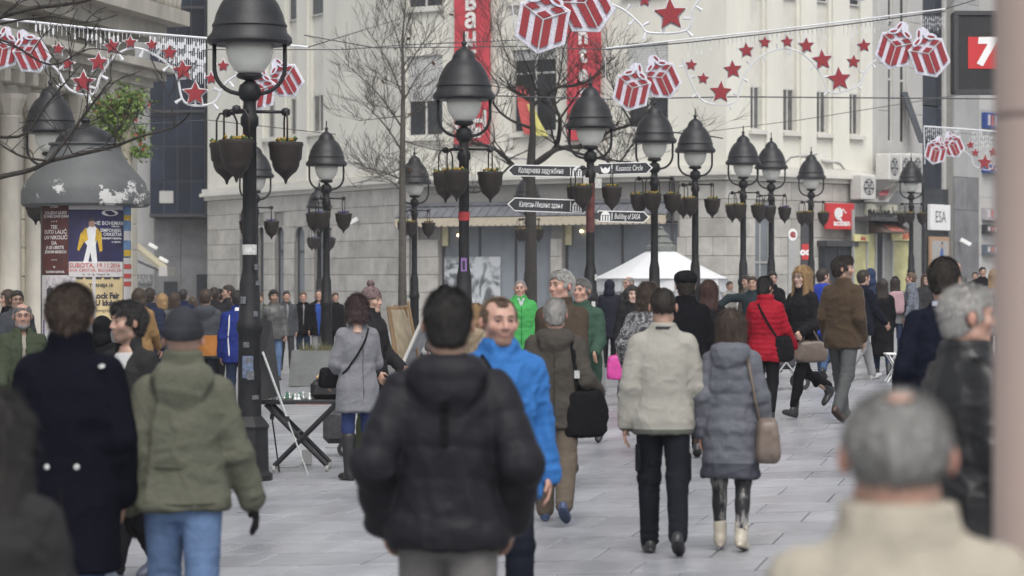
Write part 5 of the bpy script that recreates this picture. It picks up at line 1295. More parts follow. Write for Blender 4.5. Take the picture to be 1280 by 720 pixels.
k = MB(); k.box(-.25, .25, -.024, -.0205, -.43, .37, 0, Mx); k.build('canvas', mat('canvas_grey', (.10, .12, .14), .4, color2=(.3, .3, .3), vscale=5), fr)
k = MB(); k.box(-.25, .3, -.25, .1, .68, .71); k.build('shelf', M_WOOD, t)
o = MB().bbox(-.12, .12, -.1, .1, 0, .16, .02).build('storage_box', mat('paleblue_box', (.28, .42, .50), .5), None, loc=E + Vector((.22, -.1, .711))); tag(o, 'pale blue box on the shelf of the picture easel', 'box')
# planters
M_PLANT = mat('planter_concrete', (.15, .155, .155), .85, var=.2, vscale=3, bump=.3, bscale=30)
M_DRY = mat('dry_plant', (.13, .10, .05), .9, color2=(.10, .13, .05), vscale=8)
def planter(x0, x1, s_, h, lab):
    A, B = gpt(x0, s_), gpt(x1, s_); w_ = (B.x - A.x) / 2; t = thing('planter', lab, 'planter', ((A.x + B.x) / 2, A.y, gz((A.x + B.x) / 2) - .02))
    k = MB(); d_ = .5; a, b = .06, h
    k.add([(-w_, -d_, 0), (w_, -d_, 0), (w_, d_, 0), (-w_, d_, 0), (-w_ + a, -d_ + a, b), (w_ - a, -d_ + a, b), (w_ - a, d_ - a, b), (-w_ + a, d_ - a, b), (-w_ + a + .1, -d_ + a + .1, b), (w_ - a - .1, -d_ + a + .1, b), (w_ - a - .1, d_ - a - .1, b), (-w_ + a + .1, d_ - a - .1, b), (-w_ + a + .1, -d_ + a + .1, b - .08), (w_ - a - .1, -d_ + a + .1, b - .08), (w_ - a - .1, d_ - a - .1, b - .08), (-w_ + a + .1, d_ - a - .1, b - .08)],
          [[0, 1, 5, 4], [1, 2, 6, 5], [2, 3, 7, 6], [3, 0, 4, 7], [4, 5, 9, 8], [5, 6, 10, 9], [6, 7, 11, 10], [7, 4, 8, 11], [8, 9, 13, 12], [9, 10, 14, 13], [10, 11, 15, 14], [11, 8, 12, 15], [12, 13, 14, 15], [3, 2, 1, 0]])
    k.build('trough', M_PLANT, t)
    k = MB()
    for _ in range(320):
        p = Vector((random.uniform(-w_ + .2, w_ - .2), random.uniform(-.3, .3), b - .08)); tip = p + Vector((random.uniform(-.12, .12), random.uniform(-.12, .12), random.uniform(.1, .28))); w2 = Vector((.012, 0, 0))
        k.add([p - w2, p + w2, tip], [[0, 1, 2]])
    k.build('dry_plants', M_DRY, t)['kind'] = 'stuff'
planter(363, 520, 66, .66, 'low concrete planter with dry plants behind the grey-coated woman')
planter(700, 757, 77, .80, 'concrete planter with yellowish plants behind the man in green coat')
# seven sign on a bracket, its pole stands beside the picture
SY = 21.; a_, b_ = at(1190, 118, SY), at(1262, 15, SY); cx_, cz_ = (a_.x + b_.x) / 2, (a_.z + b_.z) / 2; w2, h2 = (b_.x - a_.x) / 2, (b_.z - a_.z) / 2
PX_ = b_.x + .45
t = thing('hanging_sign', 'black box sign with red square and white number 7 beside the pink column', 'sign', (cx_, SY, a_.z))
k = MB(); k.bbox(-w2, w2, -.09, .09, 0, 2 * h2, .012); k.build('box', M_BLACK, t)
k = MB()
for q in ((-w2, w2, 2 * h2 - .035, 2 * h2), (-w2, w2, 0, .035), (-w2, -w2 + .035, .036, 2 * h2 - .036), (w2 - .035, w2, .036, 2 * h2 - .036)): k.box(q[0], q[1], -.105, -.091, q[2], q[3])
k.build('rim', M_DFRAME, t)
k = MB(); rx0, rz0 = (1207.5 - 1190) * SY / F_PX - w2, (118 - 87) * SY / F_PX; k.box(rx0, rx0 + .28, -.096, -.0915, rz0, rz0 + .26); k.build('red_square', M_RED, t)
text('7', .30, M_WHITE, t, Matrix.Translation((rx0 + .135, -.0985, rz0 + .13)) @ Matrix.Rotation(math.pi / 2, 4, 'X'), bold=.014, shear=.12)
k = MB(); k.tube([(w2, 0, h2), (PX_ - cx_, 0, h2)], .03, 8); k.tube([(w2, 0, h2 * 1.7), (PX_ - cx_, 0, h2 * 1.7)], .03, 8); k.tube([(PX_ - cx_, 0, gz(PX_) - a_.z), (PX_ - cx_, 0, 2 * h2 + .3)], .06, 12); k.build('bracket_pole', M_DFRAME, t)
# near column at the right
NX, NY = .995, 5.2; g = gz(NX)
M_PINK = mat('pink_painted_column', (.43, .335, .295), .7, var=.05, vscale=2)
t = thing('street_column', 'pinkish painted column standing close at the right side of the view', 'column', (NX + .14, NY, g))
zj = at(0, 146, NY).z - g
k = MB(); k.lathe([(.18, 0), (.18, .05), (.158, .08), (.155, zj - .006)], 24); k.build('shaft', M_PINK, t, 'auto'); k = MB(); k.lathe([(.152, zj - .006), (.152, zj + .006)], 24); k.build('seam', mat('seam_dark', (.2, .15, .14), .8), t); k = MB(); k.lathe([(.154, zj + .006), (.153, 4.2), (.17, 4.25)], 24); k.build('upper_shaft', M_PINK, t, 'auto')
k = MB()
for i in range(7):
    a = 4.9 - .0 + i * .04; r = .157; k.v += [(r * math.cos(a), r * math.sin(a), at(0, 600, NY).z - g), (r * math.cos(a), r * math.sin(a), at(0, 572, NY).z - g)]
k.f = [[2 * i, 2 * i + 2, 2 * i + 3, 2 * i + 1] for i in range(6)]; k.mi = [0] * 6; k.n = 14; k.build('paper_scrap', M_PAPER, t)
# little stand and pushchair on the right
t = thing('folding_stool', 'small white folding stool beside the man in navy suit', 'stool', gpt(1119, 80))
for sg in (-1, 1):
    for y in (-.15, .15): k = MB(); k.tube([(-.14 * sg, y, 0), (.12 * sg, y, .42)], .012, 6); k.build('leg', M_WHITE, t)
k = MB(); k.bbox(-.16, .16, -.18, .18, .42, .45, .01); k.build('seat', M_WHITE, t)
P_ = gpt(977, 82); t = thing('pushchair', 'dark pushchair half hidden behind the woman in red puffer', 'pushchair', P_)
for x, y, r in ((-.2, -.2, .09), (-.2, .2, .09), (.28, -.22, .13), (.28, .22, .13)):
    k = MB(); k.tube([(x, y - .02, r), (x, y + .02, r)], r, 16); wl = k.build('wheel', M_BLACK, t); k = MB(); k.tube([(x, y - .024, r), (x, y + .024, r)], r * .5, 10); k.build('hub', M_GREYCON, wl)
k = MB()
for y in (-.2, .2): k.tube([(-.2, y, .1), (.1, y, .5), (.45, y, 1.0)], .014, 6); k.tube([(.28, y, .13), (.0, y, .5)], .014, 6)
k.tube([(.45, -.2, 1.0), (.45, .2, 1.0)], .016, 6); k.build('frame', M_GREYCON, t)
k = MB(); k.bbox(-.18, .2, -.18, .18, .32, .58, .06); k.build('seat', mat('pushchair_cloth', (.05, .05, .06), .9), t)
k = MB(); k.lathe([(.0, .3), (.15, .28), (.24, .2), (.28, .05), (.28, 0)], 14, (.08, 0, .62), cap=False); k.build('hood', MATS['pushchair_cloth'], t, True)
# ---------------------------------------------------------------- people: signed-distance modelling in numpy
def v3(*a): return np.array(a, np.float32)
class SDF:
    """list of shapes, each a function P(N,3) -> distance"""
    @staticmethod
    def cone(a, b, ra, rb):
        a, b = v3(*a), v3(*b); ba = b - a; L2 = float(ba @ ba) + 1e-9
        def f(P):
            t = np.clip(((P - a) @ ba) / L2, 0, 1)
            return np.linalg.norm(P - a - t[:, None] * ba, axis=1) - (ra + (rb - ra) * t)
        return f
    @staticmethod
    def ell(c, r, R=None):
        c, r = v3(*c), v3(*r)
        def f(P):
            q = P - c
            if R is not None: q = q @ R
            k0 = np.linalg.norm(q / r, axis=1); k1 = np.linalg.norm(q / (r * r), axis=1) + 1e-9
            return k0 * (k0 - 1) / k1
        return f
    @staticmethod
    def loft(st):
        """st: rows z, rx, ry, cx, cy ; upright body of elliptical section"""
        st = sorted(st); z = np.array([s[0] for s in st]); zz = np.linspace(z[0], z[-1], 96)
        def sm(i):
            v = np.interp(zz, z, [s[i] for s in st]); k = np.array([1, 2, 3, 2, 1]) / 9
            return np.convolve(np.pad(v, 2, 'edge'), k, 'valid')
        RX, RY, CX, CY = sm(1), sm(2), sm(3), sm(4)
        def f(P):
            h = P[:, 2]; rx = np.interp(h, zz, RX); ry = np.interp(h, zz, RY)
            x = (P[:, 0] - np.interp(h, zz, CX)) / rx; y = (P[:, 1] - np.interp(h, zz, CY)) / ry
            k = (np.abs(x) ** 2.3 + np.abs(y) ** 2.3) ** (1 / 2.3)
            d = (k - 1) * np.minimum(rx, ry)
            return np.maximum(d, np.maximum(z[0] - h, h - z[-1]))
        return f
def smin(a, b, k):
    h = np.clip(.5 + .5 * (b - a) / k, 0, 1); return b + (a - b) * h - k * h * (1 - h)
def smax(a, b, k): return -smin(-a, -b, k)
def union(fs, k=.03):
    def f(P):
        d = fs[0](P)
        for g in fs[1:]: d = smin(d, g(P), k)
        return d
    return f
def polygonize(f, lo, hi, h):
    """surface nets"""
    n = [int(math.ceil((hi[i] - lo[i]) / h)) + 2 for i in range(3)]
    ax = [lo[i] - h / 2 + h * np.arange(n[i], dtype=np.float32) for i in range(3)]
    G = np.stack(np.meshgrid(*ax, indexing='ij'), -1).reshape(-1, 3).astype(np.float32)
    D = f(G).reshape(n).astype(np.float32)
    D[[0, -1]] = np.maximum(D[[0, -1]], h * .1); D[:, [0, -1]] = np.maximum(D[:, [0, -1]], h * .1); D[:, :, [0, -1]] = np.maximum(D[:, :, [0, -1]], h * .1)
    S_ = D < 0
    c = [slice(0, -1), slice(1, None)]
    cnt = sum(S_[c[i], c[j], c[k]].astype(np.int8) for i in (0, 1) for j in (0, 1) for k in (0, 1))
    act = (cnt > 0) & (cnt < 8); idx = np.argwhere(act)
    if len(idx) == 0: return np.zeros((0, 3), np.float32), np.zeros((0, 4), np.int32)
    vid = -np.ones(act.shape, np.int32); vid[act] = np.arange(len(idx))
    acc = np.zeros((len(idx), 3), np.float32); num = np.zeros(len(idx), np.float32)
    I, J, K = idx.T
    for axis in range(3):
        o = [a for a in range(3) if a != axis]
        for p in (0, 1):
            for q_ in (0, 1):
                off = [0, 0, 0]; off[o[0]] = p; off[o[1]] = q_; off2 = off[:]; off2[axis] = 1
                d0 = D[I + off[0], J + off[1], K + off[2]]; d1 = D[I + off2[0], J + off2[1], K + off2[2]]
                m = (d0 < 0) != (d1 < 0); t = np.where(m, d0 / np.where(m, d0 - d1, 1), 0)
                pt = np.tile(np.array(off, np.float32), (len(idx), 1)); pt[:, axis] = t
                acc += pt * m[:, None]; num += m
    V = (idx + acc / num[:, None]) * h + np.array([a[0] for a in ax], np.float32)
    Fs = []
    for axis in range(3):
        sl0 = [slice(None)] * 3; sl1 = [slice(None)] * 3; sl0[axis] = slice(0, -1); sl1[axis] = slice(1, None)
        a, b = S_[tuple(sl0)], S_[tuple(sl1)]; ch = np.argwhere(a != b)
        o = [x for x in range(3) if x != axis]
        ok = np.all([(ch[:, x] > 0) & (ch[:, x] < n[x] - 1) for x in o], axis=0); ch = ch[ok]
        e = np.zeros((len(ch), 3), int); 
        def cell(d0, d1):
            q_ = ch.copy(); q_[:, o[0]] -= d0; q_[:, o[1]] -= d1; return vid[q_[:, 0], q_[:, 1], q_[:, 2]]
        Q = np.stack([cell(1, 1), cell(0, 1), cell(0, 0), cell(1, 0)], 1)
        ins = a[ch[:, 0], ch[:, 1], ch[:, 2]]; flip = (~ins) if axis != 1 else ins
        Q[flip] = Q[flip][:, ::-1]; Fs.append(Q)
    return V, np.concatenate(Fs).astype(np.int32)
LAT = RNG.random((32, 32, 32)).astype(np.float32)
def vnoise(P, s):
    q_ = P * s + 100.; i = np.floor(q_).astype(int); f = q_ - i; f = f * f * (3 - 2 * f); r = 0
    for a in (0, 1):
        for b in (0, 1):
            for c in (0, 1):
                w_ = (f[:, 0] if a else 1 - f[:, 0]) * (f[:, 1] if b else 1 - f[:, 1]) * (f[:, 2] if c else 1 - f[:, 2])
                r = r + w_ * LAT[(i[:, 0] + a) % 32, (i[:, 1] + b) % 32, (i[:, 2] + c) % 32]
    return r * 2 - 1
def vnormals(V, F):
    n = np.zeros_like(V); fn = np.cross(V[F[:, 2]] - V[F[:, 0]], V[F[:, 3]] - V[F[:, 1]])
    for j in range(4): np.add.at(n, F[:, j], fn)
    return n / (np.linalg.norm(n, axis=1, keepdims=True) + 1e-9)
def np_mesh(name, V, F, cols=None):
    me = bpy.data.meshes.new(name); me.vertices.add(len(V)); me.vertices.foreach_set('co', V.astype(np.float32).ravel())
    me.loops.add(F.size); me.loops.foreach_set('vertex_index', F.ravel().astype(np.int32))
    me.polygons.add(len(F)); me.polygons.foreach_set('loop_start', np.arange(0, F.size, 4, dtype=np.int32))
    try: me.polygons.foreach_set('loop_total', np.full(len(F), 4, np.int32))
    except Exception: pass
    me.polygons.foreach_set('use_smooth', np.ones(len(F), bool))
    me.update(calc_edges=True); me.validate()
    if cols is not None:
        at_ = me.color_attributes.new('tone', 'FLOAT_COLOR', 'POINT'); at_.data.foreach_set('color', np.concatenate([cols, np.ones((len(cols), 1))], 1).astype(np.float32).ravel())
    return me
def rot_m(yaw=0., pitch=0., roll=0.):
    return np.array((Matrix.Rotation(yaw, 3, 'Z') @ Matrix.Rotation(pitch, 3, 'X') @ Matrix.Rotation(roll, 3, 'Y')), np.float32)

# ------------- heads (origin at head centre, face towards -y)
def head_sdf(fem):
    w_ = .94 if fem else 1.03; j = .9 if fem else 1.12
    E, C = SDF.ell, SDF.cone
    add = [E((0, .014, .032), (.077 * w_, .097, .092)), E((0, -.022, -.035), (.062 * w_, .072, .078)), E((0, -.060, -.093), (.030 * j, .028, .026)),
           C((-.045 * j, -.005, -.07), (-.02, -.055, -.098), .02, .018), C((.045 * j, -.005, -.07), (.02, -.055, -.098), .02, .018),
           E((-.044 * w_, -.062, -.018), (.024, .022, .022)), E((.044 * w_, -.062, -.018), (.024, .022, .022)), C((-.035, -.082, .034), (.035, -.082, .034), .012, .012)]
    base = union(add, .022)
    nose = union([C((0, -.090, .018), (0, -.108, -.022), .008, .0125), E((-.011, -.098, -.027), (.009, .010, .008)), E((.011, -.098, -.027), (.009, .010, .008))], .008)
    lips = union([E((0, -.0885, -.052), (.023, .010, .0065)), E((0, -.0865, -.063), (.020, .010, .007))], .004)
    eo = .079 if fem else .084
    ears = union([E((-eo * w_, .012, .0), (.011, .019, .031)), E((eo * w_, .012, .0), (.011, .019, .031))], .01)
    neck = union([C((0, .022, -.05), (0, .032, -.24), .052 * (.86 if fem else 1), .060 * (.86 if fem else 1))], .02)
    eyes = union([E((-.031, -.094, .012), (.017, .014, .012)), E((.031, -.094, .012), (.017, .014, .012))], .005)
    lids = union([E((-.031, -.0795, .0195), (.0165, .0125, .0055)), E((.031, -.0795, .0195), (.0165, .0125, .0055)), E((-.031, -.079, .0025), (.0145, .011, .004)), E((.031, -.079, .0025), (.0145, .011, .004))], .003)
    def f(P):
        d = base(P); d = smax(d, -eyes(P), .010); d = smin(d, lids(P), .005); d = smin(d, nose(P), .010); d = smin(d, lips(P), .006); d = smin(d, ears(P), .008); return smin(d, neck(P), .03)
    return f
HEADS = {}
def head(fem, hi):
    key = (fem, hi)
    if key not in HEADS:
        V, F = polygonize(head_sdf(fem), (-.1, -.13, -.24), (.1, .13, .135), .0065 if hi else .011)
        t = np.ones((len(V), 3), np.float32)
        lip = np.exp(-(((V[:, 0]) / .021) ** 4 + ((V[:, 2] + .0575) / .0105) ** 4)) * (V[:, 1] < -.072)
        t *= 1 - lip[:, None] * np.array([.22, .5, .45]) * (1 if fem else .4)
        ch = np.exp(-(((np.abs(V[:, 0]) - .045) / .022) ** 2 + ((V[:, 2] + .025) / .022) ** 2)) * (V[:, 1] < -.04)
        t *= 1 - ch[:, None] * np.array([0, .13, .12])
        ns = np.exp(-((V[:, 0] / .014) ** 2 + ((V[:, 2] + .024) / .014) ** 2)) * (V[:, 1] < -.09); t *= 1 - ns[:, None] * np.array([0, .12, .12])
        er = (np.abs(V[:, 0]) > .078); t[er] *= np.array([1., .86, .85])
        es = .35 * np.exp(-(((np.abs(V[:, 0]) - .031) / .02) ** 2 + ((V[:, 2] - .012) / .012) ** 2)) * (V[:, 1] < -.06); t *= 1 - es[:, None] * np.array([.2, .25, .22])  # eye sockets darkened slightly: shade put into the vertex tone
        HEADS[key] = (V, F, t)
    return HEADS[key]
def box_cut(xm, y0, z0, z1=9., x0=-9., k=.02):
    """region y<y0, z0<z<z1, |x|<xm : distance (negative inside)"""
    def f(P): return smax(smax(smax(P[:, 1] - y0, z0 - P[:, 2], k), P[:, 2] - z1, k), np.abs(P[:, 0]) - xm, k)
    return f
HAIR = {}
def hair(style, fem, hi):
    key = (style, fem, hi)
    if key in HAIR: return HAIR[key]
    E, C = SDF.ell, SDF.cone; w_ = .94 if fem else 1.03
    skull = E((0, .014, .032), (.077 * w_, .097, .092))
    t = {'buzz': .004, 'short': .012, 'crew': .009, 'receding': .007, 'fringe': .008, 'full': .018, 'long': .020, 'bob': .022, 'up': .014, 'pony': .012, 'curly': .032, 'thin': .006}[style]
    lo, hi_ = (-.14, -.14, -.16), (.14, .16, .18)
    neckhair = E((0, .045, -.035), (.062, .058, .055))
    def f(P):
        d = skull(P) - t
        if style not in ('receding', 'fringe'): d = smin(d, neckhair(P) - (.004 if not fem else .01), .02)
        else: d = smin(d, neckhair(P) - .002, .02)
        if style in ('thin', 'buzz', 'receding'): d = smax(skull(P) - t, -.05 - P[:, 2], .01)
        if style in ('full',): d = smin(d, E((0, -.045, .098), (.066, .05, .034))(P), .03)
        if style in ('crew', 'short'): d = smin(d, E((0, -.03, .098), (.058, .05, .022))(P), .03)
        if style in ('long', 'bob'):
            d = smin(d, E((0, .02, .05), (.098 * w_, .098, .085))(P), .02)
            zl = -.33 if style == 'long' else -.13
            dr = SDF.loft([(zl, .085, .03, 0, .085), (zl + .08, .105, .042, 0, .075), (-.10, .105, .065, 0, .045), (.0, .100, .08, 0, .02), (.06, .09, .08, 0, .015)])(P)
            d = smin(d, dr, .03)
            if style == 'long':
                for sx in (-1, 1): d = smin(d, C((sx * .078, -.02, .04), (sx * .085, -.035, -.22), .024, .026)(P), .03)
            else:
                for sx in (-1, 1): d = smin(d, C((sx * .076, -.03, .05), (sx * .078, -.03, -.08), .024, .022)(P), .03)
        if style == 'up': d = smin(d, E((0, .085, .07), (.05, .045, .05))(P), .02)
        if style == 'pony': d = smin(smin(d, E((0, .105, .03), (.03, .03, .03))(P), .02), C((0, .12, .02), (.01, .115, -.19), .03, .018)(P), .03)
        hz, hy = {'receding': (.098, .018), 'fringe': (.045, .02), 'buzz': (.075, -.035), 'crew': (.072, -.04), 'short': (.07, -.04), 'full': (.066, -.04)}.get(style, (.072, -.045))
        if style in ('long', 'bob'):
            d = smax(d, -box_cut(.062, -.03, -.5, .068)(P), .02); d = smax(d, -E((0, -.085, -.02), (.056, .07, .085))(P), .01)
        else:
            up_ = {'thin': .012, 'receding': .035, 'fringe': .0, 'buzz': .008, 'crew': .004, 'short': .004, 'full': -.004}.get(style, .002)
            d = smax(d, -E((0, -.105, -.002 + up_), (.070, .080 + up_, .078))(P), .008)      # face
            d = smax(d, -E((0, -.075 if fem else (-.035 if style == 'thin' else -.058), -.078), (.2, .075, .088))(P), .010)                      # cheeks
            for sx in (-1, 1):
                d = smax(d, -E((sx * .088, .010, -.010), (.032, .029, .040))(P), .006)         # around the ears
                d = smax(d, -E((sx * .075, -.085, .03), (.035, .055, .035))(P), .010)         # temples
                if style == 'thin': d = smax(d, -E((sx * .05, -.062, .085), (.026, .06, .04))(P), .008)
            nz_ = -.083 if not fem else -.10
            d = smax(d, nz_ - P[:, 2], .02)
        if style == 'fringe': d = smax(d, -E((0, -.01, .125), (.062, .085, .055))(P), .015)
        if style == 'receding': d = smax(d, -E((0, .055, .128), (.03, .035, .022))(P), .01)
        amp = .0035 if style not in ('curly', 'full') else .0045
        if style in ('long', 'pony', 'bob'): d = d + amp * 1.3 * vnoise(P * np.array([1, 1, .12], np.float32), 70.) + amp * 1.2 * vnoise(P * np.array([1, 1, .3], np.float32), 24.)
        else: d = d + amp * vnoise(P * np.array([1, 1, .35], np.float32), 70.) + amp * .5 * vnoise(P, 130.)
        return d
    if style == 'long': lo = (-.15, -.14, -.37)
    if style == 'bob': lo = (-.15, -.14, -.17)
    if style == 'pony': lo = (-.14, -.14, -.24); hi_ = (.14, .18, .18)
    HAIR[key] = polygonize(f, lo, hi_, .0065 if hi else .011)
    return HAIR[key]
HATS = {}
def hat(kind, hi):
    key = (kind, hi)
    if key in HATS: return HATS[key]
    E, C = SDF.ell, SDF.cone
    if kind == 'beanie':
        def f(P):
            d = smin(E((0, .016, .04), (.092, .112, .108))(P), E((0, .02, .10), (.06, .07, .055))(P), .03)
            d = smax(d, .018 - P[:, 2] + .10 * P[:, 1] * 0 - .15 * P[:, 1], .006)
            band = np.where(P[:, 2] < .055 - .15 * P[:, 1] * 0, -.004, 0.); rib = .0012 * np.sin(np.arctan2(P[:, 1], P[:, 0]) * 44)
            return d + band + rib
        HATS[key] = polygonize(f, (-.14, -.16, -.02), (.14, .17, .19), .0065 if hi else .011)
    elif kind == 'pompom':
        def f(P):
            d = E((0, .016, .045), (.094, .114, .112))(P); d = smax(d, .015 - P[:, 2] - .15 * P[:, 1], .006)
            d = smin(d, E((0, .02, .178), (.042, .042, .042))(P) + .006 * vnoise(P, 70.), .006); return d + .002 * np.sin(P[:, 2] * 300)
        HATS[key] = polygonize(f, (-.14, -.16, -.02), (.14, .17, .24), .0065 if hi else .011)
    elif kind == 'fur':
        def f(P):
            d = smin(E((0, .014, .075), (.112, .128, .07))(P), E((0, .014, .105), (.10, .115, .055))(P), .03); return d + .007 * vnoise(P, 55.) + .003 * vnoise(P, 120.)
        HATS[key] = polygonize(f, (-.15, -.17, -.02), (.15, .18, .19), .008 if hi else .012)
    elif kind == 'cap':
        def f(P):
            d = E((0, .014, .045), (.09, .108, .10))(P); d = smax(d, .035 - P[:, 2], .006); return smin(d, E((0, -.12, .045), (.07, .07, .010))(P), .01)
        HATS[key] = polygonize(f, (-.14, -.21, -.02), (.14, .17, .17), .0065 if hi else .010)
    elif kind == 'hood':
        def f(P):
            d = smin(E((0, .02, .03), (.108, .128, .125))(P), E((0, .05, -.12), (.12, .10, .11))(P), .05); d = smax(d, -E((0, -.10, -.005), (.072, .09, .105))(P), .015); return d
        HATS[key] = polygonize(f, (-.16, -.16, -.26), (.16, .2, .18), .008 if hi else .012)
    return HATS[key]
# ------------- hands (wrist at origin, fingers towards -z, thumb towards -y, palm towards +x)
HANDS = {}
def hand(kind):
    if kind in HANDS: return HANDS[kind]
    E, C = SDF.ell, SDF.cone; fs = [E((.002, 0, -.048), (.0165, .041, .05)), C((0, 0, .05), (0, 0, -.02), .030, .026), E((.004, -.022, -.035), (.016, .02, .03))]
    palm = union(fs, .02); fing = []
    ys = (-.031, -.0105, .0105, .030); Ls = (.072, .080, .074, .058); cu = {'relax': (.35, .75), 'grip': (1.25, 2.5), 'open': (.1, .2)}[kind]
    for y, L in zip(ys, Ls):
        a = np.array([.003, y, -.088]); l1, l2 = L * .52, L * .48
        b = a + l1 * np.array([math.sin(cu[0]), y * .12 / .03 * .3, -math.cos(cu[0])]); c = b + l2 * np.array([math.sin(cu[1]), 0, -math.cos(cu[1])])
        fing.append(union([C(a, b, .0098, .0088), C(b, c, .0088, .0070)], .004))
    a = np.array([.006, -.034, -.028]); b = a + np.array([.008, -.028, -.032]); c = b + np.array([.016 if kind != 'grip' else .03, -.004 if kind != 'grip' else .012, -.030])
    fing.append(union([C(a, b, .0135, .0105), C(b, c, .0105, .008)], .005))
    def f(P):
        d = palm(P)
        g = fing[0](P)
        for q_ in fing[1:]: g = np.minimum(g, q_(P))
        return smin(d, g, .007)
    HANDS[kind] = polygonize(f, (-.05, -.085, -.185), (.1, .06, .055), .0055)
    return HANDS[kind]
def shoe(kind):
    key = 's_' + kind
    if key in HANDS: return HANDS[key]
    E, C = SDF.ell, SDF.cone
    up = [E((0, -.055, -.05), (.042, .125, .036)), E((0, .035, -.035), (.038, .045, .050)), E((0, -.01, -.02), (.036, .05, .05)), E((0, -.115, -.055), (.040, .065, .028))]
    if kind == 'boot': up.append(C((0, .02, -.02), (0, .012, .09), .047, .051))
    elif kind == 'tall': up.append(C((0, .02, -.02), (0, .004, .33), .052, .070))
    else: up.append(C((0, .015, -.02), (0, .012, .03), .036, .034))
    u = union(up, .025)
    def f(P):
        d = smax(u(P), -.066 - P[:, 2], .006)
        sole = smax(np.sqrt((P[:, 0] / .043) ** 2 + np.where(P[:, 1] < -.03, ((P[:, 1] + .03) / .155), (P[:, 1] + .03) / .118) ** 2) * .043 - .043, np.abs(P[:, 2] + .0685) - .0115, .004)
        if kind == 'tall': sole = np.minimum(sole, SDF.ell((0, .055, -.06), (.03, .03, .03))(P))
        return np.minimum(d, sole)
    HANDS[key] = polygonize(f, (-.08, -.21, -.085), (.08, .11, .36 if kind == 'tall' else (.16 if kind == 'boot' else .06)), .009)
    return HANDS[key]

# ------------- materials for people
def skin_mat(name, c):
    if name in MATS: return MATS[name]
    m = bpy.data.materials.new(name); m.use_nodes = True; n = m.node_tree.nodes; l = m.node_tree.links; p = n['Principled BSDF']
    a = n.new('ShaderNodeVertexColor'); a.layer_name = 'tone'
    tc = n.new('ShaderNodeTexCoord'); z = n.new('ShaderNodeTexNoise'); z.inputs['Scale'].default_value = 28; z.inputs['Detail'].default_value = 4; l.new(tc.outputs['Object'], z.inputs['Vector'])
    r = n.new('ShaderNodeValToRGB'); r.color_ramp.elements[0].color = (*[v * .86 for v in c], 1); r.color_ramp.elements[1].color = (*[min(1, v * 1.1) for v in c], 1); l.new(z.outputs['Fac'], r.inputs['Fac'])
    x = n.new('ShaderNodeMix'); x.data_type = 'RGBA'; x.blend_type = 'MULTIPLY'; x.inputs['Factor'].default_value = 1; l.new(r.outputs[0], x.inputs['A']); l.new(a.outputs['Color'], x.inputs['B'])
    l.new(x.outputs['Result'], p.inputs['Base Color']); p.inputs['Roughness'].default_value = .5; p.inputs['Subsurface Weight'].default_value = .12; p.inputs['Subsurface Radius'].default_value = (.02, .008, .005); p.inputs['Subsurface Scale'].default_value = .3
    MATS[name] = m; return m
SKIN = {'a': skin_mat('skin_light', (.44, .285, .22)), 'b': skin_mat('skin_medium', (.37, .235, .175)), 'c': skin_mat('skin_ruddy', (.44, .265, .205)), 'd': skin_mat('skin_pale', (.50, .355, .29))}
def strands(V, F, n, L, style, rng):
    """thin tapering locks standing on the hair surface, as quads"""
    c = V[F].mean(1); nr = np.cross(V[F[:, 2]] - V[F[:, 0]], V[F[:, 3]] - V[F[:, 1]]); ar = np.linalg.norm(nr, axis=1) + 1e-12; nr = nr / ar[:, None]
    i = rng.choice(len(F), n, p=ar / ar.sum()); p = c[i]; q_ = nr[i]
    flow = np.tile(np.array([0, .25, -1.]), (n, 1)) if style in ('long', 'bob', 'pony') else np.stack([p[:, 0] * 3, p[:, 1] * 5 + .15, -.55 + p[:, 2] * 2], 1)
    flow = flow - (flow * q_).sum(1, keepdims=True) * q_; flow /= np.linalg.norm(flow, axis=1, keepdims=True) + 1e-6
    lift = .16 if style in ('long', 'bob', 'pony') else (.75 if style in ('buzz', 'crew', 'thin') else .42)
    d = flow + q_ * lift + rng.normal(0, .22, (n, 3)); d /= np.linalg.norm(d, axis=1, keepdims=True); sd = np.cross(d, q_ + rng.normal(0, .3, (n, 3))); sd /= np.linalg.norm(sd, axis=1, keepdims=True) + 1e-6
    ln = (L * rng.uniform(.5, 1.2, n))[:, None]; w_ = (.0021 * rng.uniform(.6, 1.3, n))[:, None]; tip = p + d * ln
    VV = np.stack([p - sd * w_, p + sd * w_, tip + sd * w_ * .25, tip - sd * w_ * .25], 1).reshape(-1, 3).astype(np.float32)
    return VV, np.arange(4 * n, dtype=np.int32).reshape(-1, 4)
def hair_mat(name, c):
    return mat('hair_' + name, c, .6, var=.32, vscale=80, bump=.45, bscale=160, stretch=(1, 1, .15), sheen=.1)
HC_ = {'black': (.012, .010, .009), 'dark': (.022, .015, .011), 'brown': (.045, .027, .017), 'lightbrown': (.10, .062, .036), 'grey': (.17, .165, .16), 'darkgrey': (.075, .072, .07), 'white': (.36, .35, .335), 'silver': (.27, .265, .255), 'sandy': (.15, .095, .058), 'blond': (.30, .19, .085), 'auburn': (.05, .018, .012), 'dyed': (.03, .010, .012)}
M_EYE = mat('eye_white', (.36, .33, .31), .3); M_IRIS = mat('eye_iris', (.03, .022, .016), .2); M_GLS = mat('spectacle_frame', (.015, .015, .015), .4)
EYE_ME = MB().lathe([(.0, -.0115), (.006, -.010), (.0105, -.005), (.0118, 0), (.0105, .005), (.006, .010), (0, .0115)], 10, cap=False).mesh('eye')
EYE_ME.transform(Matrix.Rotation(math.pi / 2, 4, 'X')); EYE_ME.materials.append(M_EYE); EYE_ME.materials.append(M_IRIS)
for pl_ in EYE_ME.polygons:
    if pl_.center.y < -.0070: pl_.material_index = 1
    pl_.use_smooth = True
